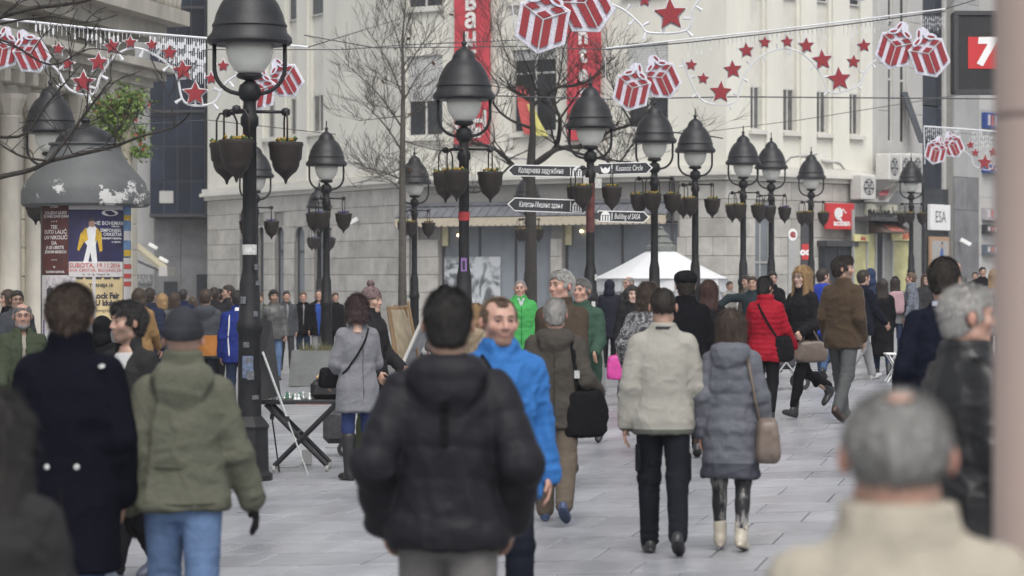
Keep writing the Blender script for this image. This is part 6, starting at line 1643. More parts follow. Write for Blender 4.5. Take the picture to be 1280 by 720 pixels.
def cloth(name, c, rough=.8, var=.08, bump=.35, sheen=.0, color2=None, vscale=7.): return mat('cloth_' + name, c, rough, var=var, bump=bump, bscale=110, sheen=sheen, spec=.06, color2=color2, vscale=vscale, wrinkle=.3)

def dirv(sw, ab, sd): return np.array([sd * math.sin(ab), -math.sin(sw) * math.cos(ab), -math.cos(sw) * math.cos(ab)])
R_ = math.radians
PERSONS = []
def person(label, x, s, ytop, yaw, top, legs, hair_=('short', 'dark'), skin='a', fem=False, pose='walk', arms=None, legp=None, head_yaw=0., head_pitch=0., hat_=None, shoes=('shoe', (.02, .02, .022)),
           glasses=False, beard=None, group=None, lean=0., width=1., hands='relax', glove=None, H=None, girth=1., head_w=1.):
    s = float(s); X = (x - 640) / s; Y = F_PX / s; g0 = gz(X)
    if H is None: H = (HZ - ytop) / s + HC - g0 - (.03 if hat_ and hat_[0] in ('beanie', 'fur', 'hood') else 0) - (.07 if hat_ and hat_[0] == 'pompom' else 0)
    H = max(1.5, min(1.97, H))
    root = thing('person', label, 'person', (X, Y, g0), R_(yaw), group)
    hi = s > 95
    vox = .0125 if s > 170 else (.016 if s > 80 else .024)
    k_fem = .9 if fem else 1.
    W_ = width * k_fem
    # ---- pose
    legp = legp or {'walk': ((20, 4), (-16, 22)), 'walk2': ((-18, 24), (20, 4)), 'stand': ((2, 3), (-3, 3)), 'pockets': ((14, 6), (-12, 18)), 'step': ((12, 4), (-10, 12))}.get(pose, ((2, 3), (-3, 3)))
    arms = arms or {'walk': ((-18, 9, 18, .1), (18, 9, 25, .1)), 'walk2': ((18, 9, 25, .1), (-18, 9, 18, .1)), 'stand': ((4, 9, 12, .1), (2, 9, 12, .1)), 'pockets': ((-16, 20, 42, .38), (-16, 20, 42, .38)), 'step': ((-8, 9, 18, .1), (10, 9, 22, .1))}.get(pose, ((4, 9, 12, .1), (2, 9, 12, .1)))
    hips, knees, ankles, pitches = [], [], [], []
    for sd, (th, kn) in zip((1, -1), legp):       # +x is the person's left when facing -y
        hp = np.array([sd * .083, 0, .915]); th_, kn_ = R_(th), R_(kn)
        kd = np.array([sd * .022, -math.sin(th_), -math.cos(th_)]); ad = np.array([sd * -.01, -math.sin(th_ - kn_), -math.cos(th_ - kn_)])
        ke = hp + .415 * kd; an = ke + .415 * ad; hips.append(hp); knees.append(ke); ankles.append(an)
        pitches.append(max(0, -(th_ - kn_)) * .85 if th - kn < -10 else (-.22 if th > 12 else 0.))
    def sole_low(an, pt):
        c, s_ = math.cos(pt), math.sin(pt); return min(an[2] + (-.08 * c + s_ * y) for y in (-.17, .07))
    zmin = min(sole_low(a, p) for a, p in zip(ankles, pitches)); dz = -zmin
    for lst in (hips, knees, ankles):
        for i in range(2): lst[i] = lst[i] + np.array([0, 0, dz])
    sc = H / (1.75 + dz)
    ln = R_(lean)                                          # forward lean of the trunk
    def cyl(z): return -math.tan(ln) * max(0, z - .95)
    sh_z = 1.388 + dz; joints = []
    for sd, (sw, ab, fl, inw) in zip((1, -1), arms):
        a = np.array([sd * .158 * W_, cyl(1.41) + .005, sh_z]); d1 = dirv(R_(sw), R_(ab), sd); b = a + .285 * d1
        d2 = np.array([sd * (math.sin(R_(ab)) - inw), -math.sin(R_(sw + fl)), -math.cos(R_(sw + fl))]); d2 /= np.linalg.norm(d2); c = b + .245 * d2; joints.append((a, b, c, d2))
    # ---- upper garment
    kind = top.get('kind', 'jacket'); th = top.get('t', .02); hem = top.get('hem', .80) + dz; fl_ = top.get('flare', 1.); gw = W_ * girth
    zs = lambda z: z + dz
    wz = 1.03; cinch = top.get('cinch', 1.)
    st = []
    def row(z, rx, ry): st.append((zs(z), rx * gw + th, ry * (girth if not fem else girth * .97) + th, 0, cyl(z)))
    hemz = hem - dz
    if hemz < .86:
        st.append((hem, (.165 if not fem else .172) * gw * fl_ + th, .118 * girth * fl_ + th, 0, 0))
    row(.90 if hemz < .86 else hemz, .163 if not fem else .172, .118)
    row(wz, .148 * cinch if not fem else .128 * cinch, .106 if not fem else .095); row(1.22, .163, .118); row(1.33, .158, .112 if not fem else .120); row(1.40, .118, .086); row(1.445, .082, .068)
    ch = top.get('collar', .03) + .018; row(1.475, .062, .060); row(1.475 + ch, .056, .057)
    shapes_t = [SDF.loft(st)]
    for sd in (1, -1): shapes_t.append(SDF.cone((sd * .03 * W_, cyl(1.44) + .005, zs(1.462)), (sd * .150 * W_, cyl(1.41), sh_z - .004), .030 + th * .7, .050 + th * .5))
    torso = union(shapes_t, .035)
    arm_f = []
    ca = top.get('cuff', 1.)
    for a, b, c, d2 in joints:
        arm_f.append(union([SDF.cone(a, b, .056 * k_fem ** .5 + th * .65, .046 + th * .9), SDF.cone(b, c + d2 * .005, .046 + th * .9, (.036 + th * .75) * ca)], .015))
    hood = None
    if top.get('hood'):
        hs_ = top.get('hood') if isinstance(top['hood'], float) else 1.
        hd = union([SDF.ell((0, .095 + cyl(1.45), zs(1.445)), (.135 * hs_, .075 * hs_, .085 * hs_)), SDF.cone((-.10, .03, zs(1.475)), (-.06, -.05, zs(1.455)), .038, .03), SDF.cone((.10, .03, zs(1.475)), (.06, -.05, zs(1.455)), .038, .03), SDF.ell((0, .12, zs(1.385)), (.10, .05, .075))], .04)
        cut = SDF.ell((0, .05, zs(1.56)), (.082, .085, .085))
        hood = lambda P: smax(hd(P), -cut(P), .02)
    # ---- trousers
    lk = legs.get('kind', 'jeans'); kt = legs.get('t', .012)
    sh = []
    tops_ = SDF.loft([(zs(.80), .13 * gw, .095 * girth, 0, 0.01), (zs(.88), .158 * gw + kt, .115 * girth + kt * .5, 0, .005), (zs(.96), .150 * gw + kt, .108 * girth + kt * .5, 0, 0), (zs(1.06), .142 * gw, .10 * girth, 0, cyl(1.06))])
    lf = []
    slim = legs.get('slim', 1.)
    for hp, ke, an in zip(hips, knees, ankles):
        lf.append(union([SDF.cone(hp + np.array([0, .008, -.02]), ke, .080 * girth ** .6 + kt, (.056 + kt) * slim), SDF.cone(ke, an + np.array([0, .01, -.005 if lk != 'legging' else .055]), (.056 + kt) * slim, (.040 + kt * 1.15) * slim), SDF.ell(ke * .62 + an * .38 + np.array([0, .028, 0]), (.048 * slim, .045 * slim, .10))], .03))
    def fl(P): return smin(tops_(P), np.minimum(lf[0](P), lf[1](P)), .03)
    op = top.get('open', 0.)
    def fj(P):
        d = torso(P); da = np.minimum(arm_f[0](P), arm_f[1](P)); d = smin(d, da, top.get('kk', .022))
        if hood is not None: d = smin(d, hood(P), .018)
        d = smin(d, smax(fl(P) - (.016 if hemz > .7 else .022), hem - P[:, 2], .008), .045)
        if op: d = smax(d, -smax(np.abs(P[:, 0] - .01) - op * np.clip((P[:, 2] - zs(.75)) / .7, .15, 1), P[:, 1] + .03, .01), .01)
        return d
    allp = np.array([q for j in joints for q in j[:3]]); r = .13
    lo = (min(-.28 * gw - th, allp[:, 0].min() - r), min(-.24 * girth - th, allp[:, 1].min() - r) + min(0, cyl(1.5)), min(hem, allp[:, 2].min() - .08) - .02)
    hi_ = (max(.28 * gw + th, allp[:, 0].max() + r), max(.26 * girth + th, allp[:, 1].max() + r), zs(1.60) + ch)
    h = vox / sc
    V, F = polygonize(fj, lo, hi_, h)
    N = vnormals(V, F)
    seed = RNG.random(3).astype(np.float32) * 20
    ta = torso(V); aa = [f(V) for f in arm_f]; isarm = np.minimum(*aa) < ta - .004
    coord = V[:, 2].copy()
    for i, (a, b, c, d2) in enumerate(joints):
        m = isarm & (aa[i] <= aa[1 - i]); Lu = .285; t1 = np.clip((V - a) @ ((b - a) / Lu), 0, Lu); t2 = np.clip((V - b) @ d2, 0, .3)
        coord[m] = (np.where(t2 > 0, Lu + t2, t1))[m]
    disp = np.zeros(len(V), np.float32)
    if kind == 'puffer':
        p_ = top.get('pitch', .085); w1 = coord / p_ + .25 * vnoise(V + seed, 5.) ; q_ = np.abs(np.sin(math.pi * w1)); disp += top.get('amp', .013) * (q_ ** .6 - .6); disp += .004 * vnoise(V * np.array([1, 1, .6], np.float32) + seed, 26.)
    fold = top.get('fold', 1.)
    Vf = V * np.array([1, 1, .75], np.float32) + seed
    warp = np.stack([vnoise(Vf + 3, 5.), vnoise(Vf + 7, 5.), vnoise(Vf + 11, 5.)], 1) * .06
    rid = (1 - np.abs(vnoise(Vf + warp, 7.))) ** 4; rid2 = (1 - np.abs(vnoise(Vf * np.array([1, 1, 1.5], np.float32) + warp * 1.5 + 9, 13.))) ** 4; disp += fold * (.011 * rid - .004 + .007 * rid2) + fold * .002 * vnoise(Vf + warp, 24.)
    if isarm.any():  # creases across the sleeves at the elbow and cuff
        cr = np.sin(coord * 95 + 3 * vnoise(V + seed, 9.)) * np.exp(-((coord - .29) / .10) ** 2); cr2 = np.sin(coord * 120 + 3 * vnoise(V + seed, 9.)) * np.exp(-((coord - .48) / .07) ** 2)
        disp += isarm * fold * .0035 * (cr + cr2) * np.clip(.3 + vnoise(V + seed, 14.), 0, 1)
    edge = np.clip((zs(1.475 + ch) - V[:, 2]) / .04, 0, 1); disp *= edge
    V2 = V + N * disp[:, None]
    jk = put(top.get('name', 'jacket'), np_mesh('jacket', V2 * sc, F), top['m'], root)
    lp = np.array(knees + ankles + hips)
    V, F = polygonize(fl, (-.27 * max(1, girth), lp[:, 1].min() - .13, max(.02, lp[:, 2].min() - .06)), (.27 * max(1, girth), max(lp[:, 1].max(), .1) + .13, zs(1.07)), h * 1.1)
    N = vnormals(V, F); hz_ = V[:, 2] / sc
    dp = np.zeros(len(V), np.float32)
    for i in range(2):
        an, ke = ankles[i], knees[i]; near = lf[i](V) < lf[1 - i](V); da = np.linalg.norm(V - an, axis=1); dk = np.linalg.norm(V - ke, axis=1)
        dp += near * (np.sin(V[:, 2] * 130 + 4 * vnoise(V + seed, 12.)) * np.exp(-(da / .14) ** 2) * .006 * np.clip(.35 + vnoise(V + seed, 11.), 0, 1) + np.sin(V[:, 2] * 90 + 4 * vnoise(V + seed + 5, 9.)) * np.exp(-(dk / .13) ** 2) * .004) * (.4 if lk == 'legging' else 1)
    dp += .004 * vnoise(V * np.array([1, 1, .5], np.float32) + seed, 14.) * (.5 if lk == 'legging' else 1)
    put('trousers', np_mesh('trousers', (V + N * dp[:, None]) * sc, F), legs['m'], root)
    # ---- shoes
    sk, scol = shoes; sm_ = scol if not isinstance(scol, tuple) else mat('shoe_%.2f_%.2f_%.2f' % scol, scol, .45, var=.2, bump=.15)
    sV, sF = shoe(sk)
    for i, (an, pt) in enumerate(zip(ankles, pitches)):
        q_ = sV.copy(); toe = R_(6 if i == 0 else -6)
        Rm = rot_m(toe, pt); q_ = q_ @ Rm.T + an
        put('shoe', np_mesh('shoe', q_ * sc, sF), sm_, root)
    # ---- body: head, hands, trunk
    Hc = np.array([0, cyl(1.55) - .012, zs(1.75 - .124)]); Rh = rot_m(R_(head_yaw), R_(head_pitch))
    hV, hF, hT = head(fem, hi)
    hw_ = np.array([head_w, 1 + (head_w - 1) * .6, 1], np.float32)
    def hx(P): return (P * hw_) @ Rh.T + Hc
    Vs, Fs, Ts = [hx(hV)], [hF], [hT * (np.ones(3) if beard != 'stubble' else 1)]
    if beard == 'stubble':
        m = np.clip((-.03 - hV[:, 2]) / .02, 0, 1) * np.clip((-hV[:, 1] - .0) / .03, 0, 1) * (hV[:, 2] > -.125); lipm = np.exp(-((hV[:, 0] / .02) ** 4 + ((hV[:, 2] + .0575) / .01) ** 4)); Ts[0] = hT * (1 - .45 * (m * (1 - lipm))[:, None])
    off = len(hV)
    hk, hF_ = hand(hands)
    gl_parts = []
    for i, (a, b, c, d2) in enumerate(joints):
        sd = 1 if i == 0 else -1; P = hk.copy()
        if sd == 1: P = P * np.array([-1, 1, 1], np.float32)
        zax = -d2; yax = np.array([0, 1, 0]) - zax * zax[1]; yax = yax / (np.linalg.norm(yax) + 1e-6); 
        if abs(zax[1]) > .85: yax = np.array([0, 0, 1.]) - zax * zax[2]; yax /= np.linalg.norm(yax)
        xax = np.cross(yax, zax); Bm = np.stack([xax, yax, zax], 1); P = P @ Bm.T.astype(np.float32) + (c + d2 * .012)
        FF = hF_[:, ::-1] if sd == 1 else hF_
        if glove: gl_parts.append((P, FF))
        else: Vs.append(P); Fs.append(FF + off); Ts.append(np.ones((len(P), 3), np.float32) * np.array([1, .93, .9])); off += len(P)
    core = union([SDF.loft([(zs(.86), .14 * gw, .10, 0, 0), (zs(1.05), .125 * gw, .09, 0, cyl(1.05)), (zs(1.3), .15 * gw, .10, 0, cyl(1.3)), (zs(1.42), .09, .06, 0, cyl(1.42)), (zs(1.5), .05, .05, 0, cyl(1.5))])] + [SDF.cone(a, b, .05, .042) for a, b, c, d in joints] + [SDF.cone(b, c, .042, .03) for a, b, c, d in joints] + [SDF.cone(p_, q_, .075, .05) for p_, q_ in zip(hips, knees)] + [SDF.cone(p_, q_, .05, .036) for p_, q_ in zip(knees, ankles)], .02)
    cV, cF = polygonize(core, (min(-.3, allp[:, 0].min() - .1), min(lp[:, 1].min(), allp[:, 1].min()) - .1, .03), (max(.3, allp[:, 0].max() + .1), max(lp[:, 1].max(), allp[:, 1].max(), .1) + .1, zs(1.51)), .034)
    Vs.append(cV); Fs.append(cF + off); Ts.append(np.ones((len(cV), 3), np.float32))
    put('body', np_mesh('body', np.concatenate(Vs) * sc, np.concatenate(Fs), np.concatenate(Ts)), SKIN[skin], root)
    for P, FF in gl_parts: put('glove', np_mesh('glove', (P + vnormals(P, FF) * .005) * sc, FF), cloth('glove_%.2f' % glove[0], glove), root)
    if hair_:
        V, F = hair(hair_[0], fem, hi)
        if s > 60:
            ls = hair_[0] in ('long', 'bob', 'pony'); sV_, sF_ = strands(V, F, (9000 if ls else 9000) if hi else 1500, {'thin': .009, 'buzz': .007, 'crew': .012, 'receding': .012, 'fringe': .012, 'short': .018, 'full': .026, 'up': .02}.get(hair_[0], .05), hair_[0], RNG)
            F = np.concatenate([F, sF_ + len(V)]); V = np.concatenate([V, sV_])
        V = hx(V)
        put('hair', np_mesh('hair', V * sc, F), hair_mat(hair_[1], HC_[hair_[1]]), root)
    if hat_:
        V, F = hat(hat_[0], hi); put('hood' if hat_[0] == 'hood' else 'hat', np_mesh('hat', hx(V) * sc, F), hat_[1] if not isinstance(hat_[1], tuple) else cloth('hat_%.3f_%.3f' % hat_[1][:2], hat_[1], .9, .25), root)
    if beard and beard != 'stubble':
        key = ('beard', hi)
        if key not in HAIR:
            def fb(P):
                d = union([SDF.ell((0, -.045, -.092), (.045, .05, .038)), SDF.cone((-.056, -.01, -.05), (-.03, -.055, -.085), .016, .022), SDF.cone((.056, -.01, -.05), (.03, -.055, -.085), .016, .022), SDF.cone((-.02, -.092, -.046), (.02, -.092, -.046), .008, .008)], .012)(P)
                return smax(d, -SDF.ell((0, -.105, -.060), (.017, .03, .008))(P), .004) + .003 * vnoise(P, 90.)
            HAIR[key] = polygonize(fb, (-.09, -.13, -.16), (.09, .06, -.01), .0065 if hi else .011)
        V, F = HAIR[key]; put('beard', np_mesh('beard', hx(V) * sc, F), hair_mat(beard, HC_[beard]), root)
    facing = math.cos(R_(yaw + head_yaw))
    if facing > -.35 and s > 35:
        for sx in (-1, 1):
            p_ = hx(np.array([[sx * .031, -.0782, .0115]]))[0] * sc; e = shared('eye', EYE_ME, root, Vector([float(v) for v in p_])); e.rotation_euler = (R_(head_pitch), 0, R_(head_yaw)); e.scale = (sc, sc, sc)
        if hi or s > 60:
            for sx in (-1, 1):
                k = MB(); pts = [(sx * .014, -.0955, .0335), (sx * .03, -.0965, .038), (sx * .048, -.086, .033)]; k.tube([Vector([float(v) for v in hx(np.array([q_]))[0] * sc]) for q_ in pts], [.0045, .005, .003], 6); k.build('eyebrow', hair_mat(hair_[1] if hair_ and hair_[1] not in ('white', 'blond') else 'lightbrown', HC_[hair_[1] if hair_ and hair_[1] not in ('white', 'blond') else 'lightbrown']), root)
    if glasses:
        k = MB()
        for sx in (-1, 1):
            ring = [hx(np.array([[sx * .032 + .021 * math.cos(t), -.105, .010 + .016 * math.sin(t)]]))[0] * sc for t in np.linspace(0, 2 * math.pi, 13)]
            k.tube([Vector([float(v) for v in q_]) for q_ in ring], .0022, 5); k.tube([Vector([float(v) for v in hx(np.array([q_]))[0] * sc]) for q_ in ((sx * .053, -.104, .012), (sx * .078, -.06, .014), (sx * .08, .012, .012))], .002, 5)
        k.tube([Vector([float(v) for v in hx(np.array([q_]))[0] * sc]) for q_ in ((-.011, -.106, .014), (.011, -.106, .014))], .002, 5); k.build('spectacles', M_GLS, root)
    if top.get('shirt'):
        st2 = [(z, rx - .022, ry - .016, cx, cy) for z, rx, ry, cx, cy in st if z < zs(1.47)]; V, F = polygonize(SDF.loft(st2), (-.3, -.25, hem), (.3, .25, zs(1.47)), h * 1.2); N = vnormals(V, F)
        put('shirt', np_mesh('shirt', (V + N * (.004 * vnoise(V + seed, 14.))[:, None]) * sc, F), top['shirt'], root)
    info = dict(root=root, sc=sc, joints=joints, dz=dz, X=X, Y=Y, g=g0, yaw=R_(yaw), zs=zs, H=H, fj=fj, Hc=Hc)
    PERSONS.append(info); return info
def wp(info, p):
    """person-local canonical point -> world"""
    q_ = np.array(p, float) * info['sc']; c, s_ = math.cos(info['yaw']), math.sin(info['yaw'])
    return Vector((info['X'] + c * q_[0] - s_ * q_[1], info['Y'] + s_ * q_[0] + c * q_[1], info['g'] + q_[2]))
def surf(info, x, z, sgn, out=.012):
    """point on the garment at canonical x,z on the front (-1) or back (+1)"""
    ys = np.linspace(.34 * sgn, 0, 120); P = np.stack([np.full(120, x), ys, np.full(120, z)], 1).astype(np.float32); d = info['fj'](P); i = int(np.argmax(d < 0)) if (d < 0).any() else 119
    return (x, float(ys[i]) + out * sgn, z)
def strap(info, name, pts, wd, m, parent, out=.012):
    """ribbon over the garment: pts of (x, z, side)"""
    Q = []
    for (x0, z0, s0), (x1, z1, s1) in zip(pts[:-1], pts[1:]):
        for t in np.linspace(0, 1, 9)[:-1]:
            x, z = x0 + (x1 - x0) * t, z0 + (z1 - z0) * t
            if s0 == s1: Q.append(wp(info, surf(info, x, z, s0, out)))
            else:
                a, b = np.array(surf(info, x0, z0, s0, out)), np.array(surf(info, x1, z1, s1, out)); p_ = a + (b - a) * t; Q.append(wp(info, p_ + np.array([0, 0, .05 * math.sin(math.pi * t)])))
    x, z, s0 = pts[-1]; Q.append(wp(info, surf(info, x, z, s0, out)))
    k = MB()
    for i, p_ in enumerate(Q):
        d = Q[min(i + 1, len(Q) - 1)] - Q[max(i - 1, 0)]; c = Vector((info['X'], info['Y'], p_.z)); o = (p_ - c); o.z = 0; sd = d.cross(o).normalized() * wd / 2; o = o.normalized() * .004
        k.v += [tuple(p_ - sd - o), tuple(p_ + sd - o), tuple(p_ + sd + o), tuple(p_ - sd + o)]
    for i in range(len(Q) - 1):
        for j in range(4): k.f.append([4 * i + j, 4 * i + (j + 1) % 4, 4 * i + 4 + (j + 1) % 4, 4 * i + 4 + j])
    k.mi = [0] * len(k.f); k.n = len(k.v); return k.build(name, m, parent)
def soft_bag(name, label, c, size, m, yaw=0., cat='bag', slump=.25, flap=None, vox=.014):
    t = wthing(name, label, cat, tuple(c - Vector((0, 0, size[2] / 2))))
    a, b, h = size[0] / 2, size[1] / 2, size[2] / 2
    def f(P):
        q_ = np.abs(P) / np.array([a, b, h], np.float32); q_[:, 0] *= 1 + slump * np.clip(P[:, 2] / h, -1, 1) * .5
        return ((q_ ** 5).sum(1) ** (1 / 5) - 1) * min(a, b, h) + .006 * vnoise(P + 5, 11.) + .003 * vnoise(P, 25.)
    V, F = polygonize(f, (-a * 1.3, -b * 1.2, -h * 1.15), (a * 1.3, b * 1.2, h * 1.15), vox); Rm = rot_m(R_(yaw)); V = V @ Rm.T + np.array(c, np.float32)
    put('bag_body', np_mesh('bag_body', V, F), m, t); return t
# ---------------------------------------------------------------- the crowd
BLK = cloth('black', (.009, .009, .0105)); DNAVY = cloth('dark_navy', (.009, .0105, .018)); JEANS = cloth('jeans_light', (.10, .155, .27), .85, var=.28, vscale=4.); JEANSD = cloth('jeans_dark', (.022, .032, .062), .85, var=.25); JEANSM = cloth('jeans_mid', (.05, .085, .16), .85, var=.25, vscale=4.)
GREYT = cloth('grey_trousers', (.085, .085, .085)); TAUPE = cloth('taupe_trousers', (.105, .085, .066)); CHAR = cloth('charcoal', (.035, .035, .038)); LGREY = cloth('light_grey', (.27, .27, .28)); LEATHER = mat('black_leather', (.006, .006, .007), .38, var=.3, vscale=10, bump=.3, bscale=60)
def C_(n, c, **k): return cloth(n, c, **k)

# --- people close to the camera
bald = person('grey-haired man with thinning crown in cream coat, shown from behind, close up', 1122, 690, 491, 178, dict(m=C_('cream_coat', (.37, .335, .275)), hem=.60, t=.03, collar=.055, kind='coat', fold=.8), dict(m=GREYT), ('receding', 'silver'), 'c', pose='stand', girth=1.25, width=1.12, head_w=1.16)
p2 = person('long dark-haired person in charcoal jacket, shoulder close up, back turned', -12, 470, 492, 172, dict(m=C_('charcoal_down', (.028, .027, .028)), hem=.75, t=.04, collar=.0, kind='puffer', pitch=.16, amp=.006), dict(m=BLK), ('long', 'black'), 'a', fem=True, pose='stand')
navy = person('tall man in long navy double-buttoned overcoat, shown from behind', 88, 265, 360, 176, dict(m=C_('navy_overcoat', (.0045, .005, .0095), rough=.9), hem=.56, t=.035, collar=.075, cinch=1.0, flare=1.12, name='overcoat', kind='coat', fold=.6), dict(m=JEANSM), ('full', 'brown'), 'b', arms=((-6, 14, 30, .3), (-4, 12, 22, .22)), legp=((8, 4), (-8, 12)), girth=1.0, width=.98)
Rt = navy['root']
for sx in (-1, 1):
    c = surf(navy, sx * .062, navy['zs'](1.00), 1, .004); k = MB(); k.lathe([(0, -.004), (.014, -.002), (.017, .002), (.012, .007), (0, .008)], 12, cap=False); me = k.mesh('button'); me.transform(Matrix.Translation(Vector(c) * navy['sc']) @ Matrix.Rotation(-math.pi / 2, 4, 'X')); put('button', me, M_SILV, Rt)
c = surf(navy, -.155, navy['zs'](1.42), 1, .01); k = MB(); k.lathe([(0, -.004), (.014, -.002), (.017, .002), (.012, .007), (0, .008)], 12, cap=False); me = k.mesh('button'); me.transform(Matrix.Translation(Vector(c) * navy['sc']) @ Matrix.Rotation(-.6, 4, 'X')); put('button', me, M_SILV, Rt)
def local_strap(info, name, pts, wd, m, out=.01):
    o = strap(info, name, pts, wd, m, None, out); o.parent = info['root']; o.matrix_parent_inverse = (Matrix.Translation((info['X'], info['Y'], info['g'])) @ Matrix.Rotation(info['yaw'], 4, 'Z')).inverted(); return o
local_strap(navy, 'half_belt', [(-.15, navy['zs'](1.0), 1), (.15, navy['zs'](1.0), 1)], .06, MATS['cloth_navy_overcoat'], .006)
local_strap(navy, 'back_seam', [(0, navy['zs'](.95), 1), (0, navy['zs'](.60), 1)], .012, BLK, .003)
parka = person('man in olive parka, grey knit cap and light jeans, back turned', 229, 262, 384, 183, dict(m=C_('olive_parka', (.105, .107, .082), bump=.4), hem=.865, t=.032, cinch=.95, flare=1.04, hood=1.05, collar=.09, kind='parka', name='parka', fold=1.2), dict(m=JEANS, t=.02), None, 'a', hat_=('beanie', C_('beanie_grey', (.034, .036, .042), var=.25)), arms=((-10, 14, 26, .16), (6, 16, 10, .0)), legp=((10, 5), (-12, 16)), glove=(.016, .015, .016), width=1.02, girth=1.0, shoes=('shoe', (.05, .05, .05)))
local_strap(parka, 'waist_seam', [(-.17, parka['zs'](1.05), 1), (0, parka['zs'](1.045), 1), (.17, parka['zs'](1.05), 1)], .012, C_('olive_dark', (.05, .053, .04)), .002)
local_strap(parka, 'hem_seam', [(-.17, parka['zs'](.885), 1), (0, parka['zs'](.88), 1), (.17, parka['zs'](.885), 1)], .008, MATS['cloth_olive_dark'], .002)
york = person('bearded dark-haired man in black jacket over printed white T-shirt, looking sideways', 161, 190, 379, -38, dict(m=C_('soft_black', (.025, .025, .026)), hem=.76, t=.018, open=.075, shirt=C_('white_tee', (.42, .42, .42)), collar=.05), dict(m=BLK), ('full', 'black'), 'b', beard='stubble', head_yaw=-18, arms=((-14, 9, 20, .1), (12, 9, 25, .1)), legp=((16, 4), (-12, 20)), shoes=('shoe', (.06, .07, .10)))
me = text_mesh('YORK', .085, bold=.004); c = surf(york, 0.0, york['zs'](1.27), -1, -.012); me.transform(Matrix.Translation(Vector((.0, -.1235, york['zs'](1.27))) * york['sc']) @ Matrix.Rotation(math.pi / 2, 4, 'X')); put('shirt_print', me, DNAVY, york['root'])
puff = person('man in dark puffer jacket with hood down and grey trousers, back turned', 560, 325, 363, 181, dict(m=zmat('dark_puffer', [(0, (.008, .008, .009)), (.885, (.0115, .011, .0145))], .6), hem=.84, t=.037, kind='puffer', pitch=.12, amp=.0075, fold=.7, hood=1.05, collar=.03, name='puffer_jacket', kk=.012), dict(m=C_('stone_grey_trousers', (.14, .135, .13)), t=.02), ('crew', 'black'), 'b', arms=((-20, 21, 52, .46), (-20, 21, 52, .46)), legp=((10, 5), (-10, 16)), girth=1.02)
local_strap(puff, 'hood_cord', [(.01, puff['zs'](1.36), 1), (.015, puff['zs'](1.2), 1)], .035, BLK, .012)
blue = person('fair man in bright blue shell jacket with sling strap, walking toward the camera', 624, 238, 373, 6, dict(m=C_('bright_blue', (.035, .14, .38), rough=.55), hem=.76, t=.026, collar=.06, fold=1.7), dict(m=DNAVY, t=.02), ('thin', 'lightbrown'), 'c', beard='stubble', head_w=1.08, head_yaw=12, arms=((-8, 12, 18, .1), (8, 12, 30, .15)), legp=((14, 4), (-12, 18)))
sb = wthing('sling_bag', 'black sling strap and pouch worn across the bright blue jacket', 'bag', tuple(wp(blue, (.15, -.2, blue['zs'](1.0)))))
strap(blue, 'strap', [(-.10, blue['zs'](1.46), -1), (.02, blue['zs'](1.25), -1), (.15, blue['zs'](1.02), -1)], .035, BLK, sb, .03)
# --- the middle of the street
olderm = person('white-haired man in taupe hooded jacket with black messenger bag, back turned', 694, 161, 374, 176, dict(m=C_('taupe_jacket', (.060, .054, .047)), hem=.76, t=.034, hood=1.0, kind='parka', fold=1.3), dict(m=TAUPE, t=.026), ('crew', 'white'), 'c', arms=((-6, 9, 14, .1), (-8, 16, 72, -.1)), legp=((14, 4), (-14, 24)), shoes=('shoe', (.03, .05, .11)), girth=1.06)
mbg = soft_bag('messenger_bag', 'black messenger bag at the hip of the white-haired man in taupe jacket', wp(olderm, (-.24, .06, olderm['zs'](.86))), (.34, .13, .36), BLK, 20)
strap(olderm, 'strap', [(-.13, olderm['zs'](1.43), 1), (-.17, olderm['zs'](1.2), 1), (-.19, olderm['zs'](1.03), 1)], .045, BLK, mbg, .016)
k = MB(); c = wp(olderm, surf(olderm, -.175, olderm['zs'](1.17), 1, .03)); k.box(c.x - .02, c.x + .02, c.y - .01, c.y + .01, c.z - .03, c.z + .03); k.build('buckle', M_SILV, mbg)
cm = person('man in short cream zip jacket and black trousers, strolling away from the camera', 829, 184, 361, 178, dict(m=zmat('cream_blouson', [(0, (.09, .092, .08)), (.850, (.30, .29, .258))], .75, .06), hem=.805, t=.032, flare=1.0, kind='blouson', collar=.035, fold=.75), dict(m=C_('black_cargo', (.011, .012, .016)), t=.018), ('buzz', 'dark'), 'b', arms=((-4, 13, 14, .1), (4, 13, 18, .12)), legp=((9, 4), (-12, 20)), shoes=('shoe', (.016, .016, .018)), girth=.96, width=.95)
local_strap(cm, 'collar_lining', [(-.05, cm['zs'](1.495), 1), (.05, cm['zs'](1.495), 1)], .018, CHAR, .004)
for sd, zz in ((1, .66), (-1, .60)):
    k = MB(); k.bbox(-.05, .05, -.02, .02, -.1, .1, .015); me = k.mesh('pocket'); me.transform(Matrix.Translation(Vector((sd * .165, .02, cm['zs'](zz) - .02)) * cm['sc']) @ Matrix.Rotation(math.pi / 2, 4, 'Z')); put('cargo_pocket', me, MATS['cloth_black_cargo'], cm['root'])
marb = mat('marbled_leggings', (.010, .010, .012), .7, color2=(.30, .29, .28), vscale=5, stretch=(1.6, 1.6, .55)); marb.node_tree.nodes['Color Ramp'].color_ramp.elements[0].position = .50; marb.node_tree.nodes['Color Ramp'].color_ramp.elements[1].position = .60
cw = person('woman in long grey quilted coat and marbled leggings, strolling away beside the cream jacket', 914, 184, 389, 170, dict(m=zmat('grey_quilt', [(0, (.045, .048, .062)), (.60, (.105, .11, .13))], .55), hem=.53, t=.034, kind='puffer', pitch=.105, amp=.006, hood=1.1, flare=1.16, name='quilted_coat'), dict(m=marb, t=.004, kind='legging'), ('long', 'brown'), 'a', fem=True, arms=((-6, 12, 14, .12), (4, 13, 14, .1)), legp=((6, 3), (-5, 10)), shoes=('boot', (.42, .38, .31)))
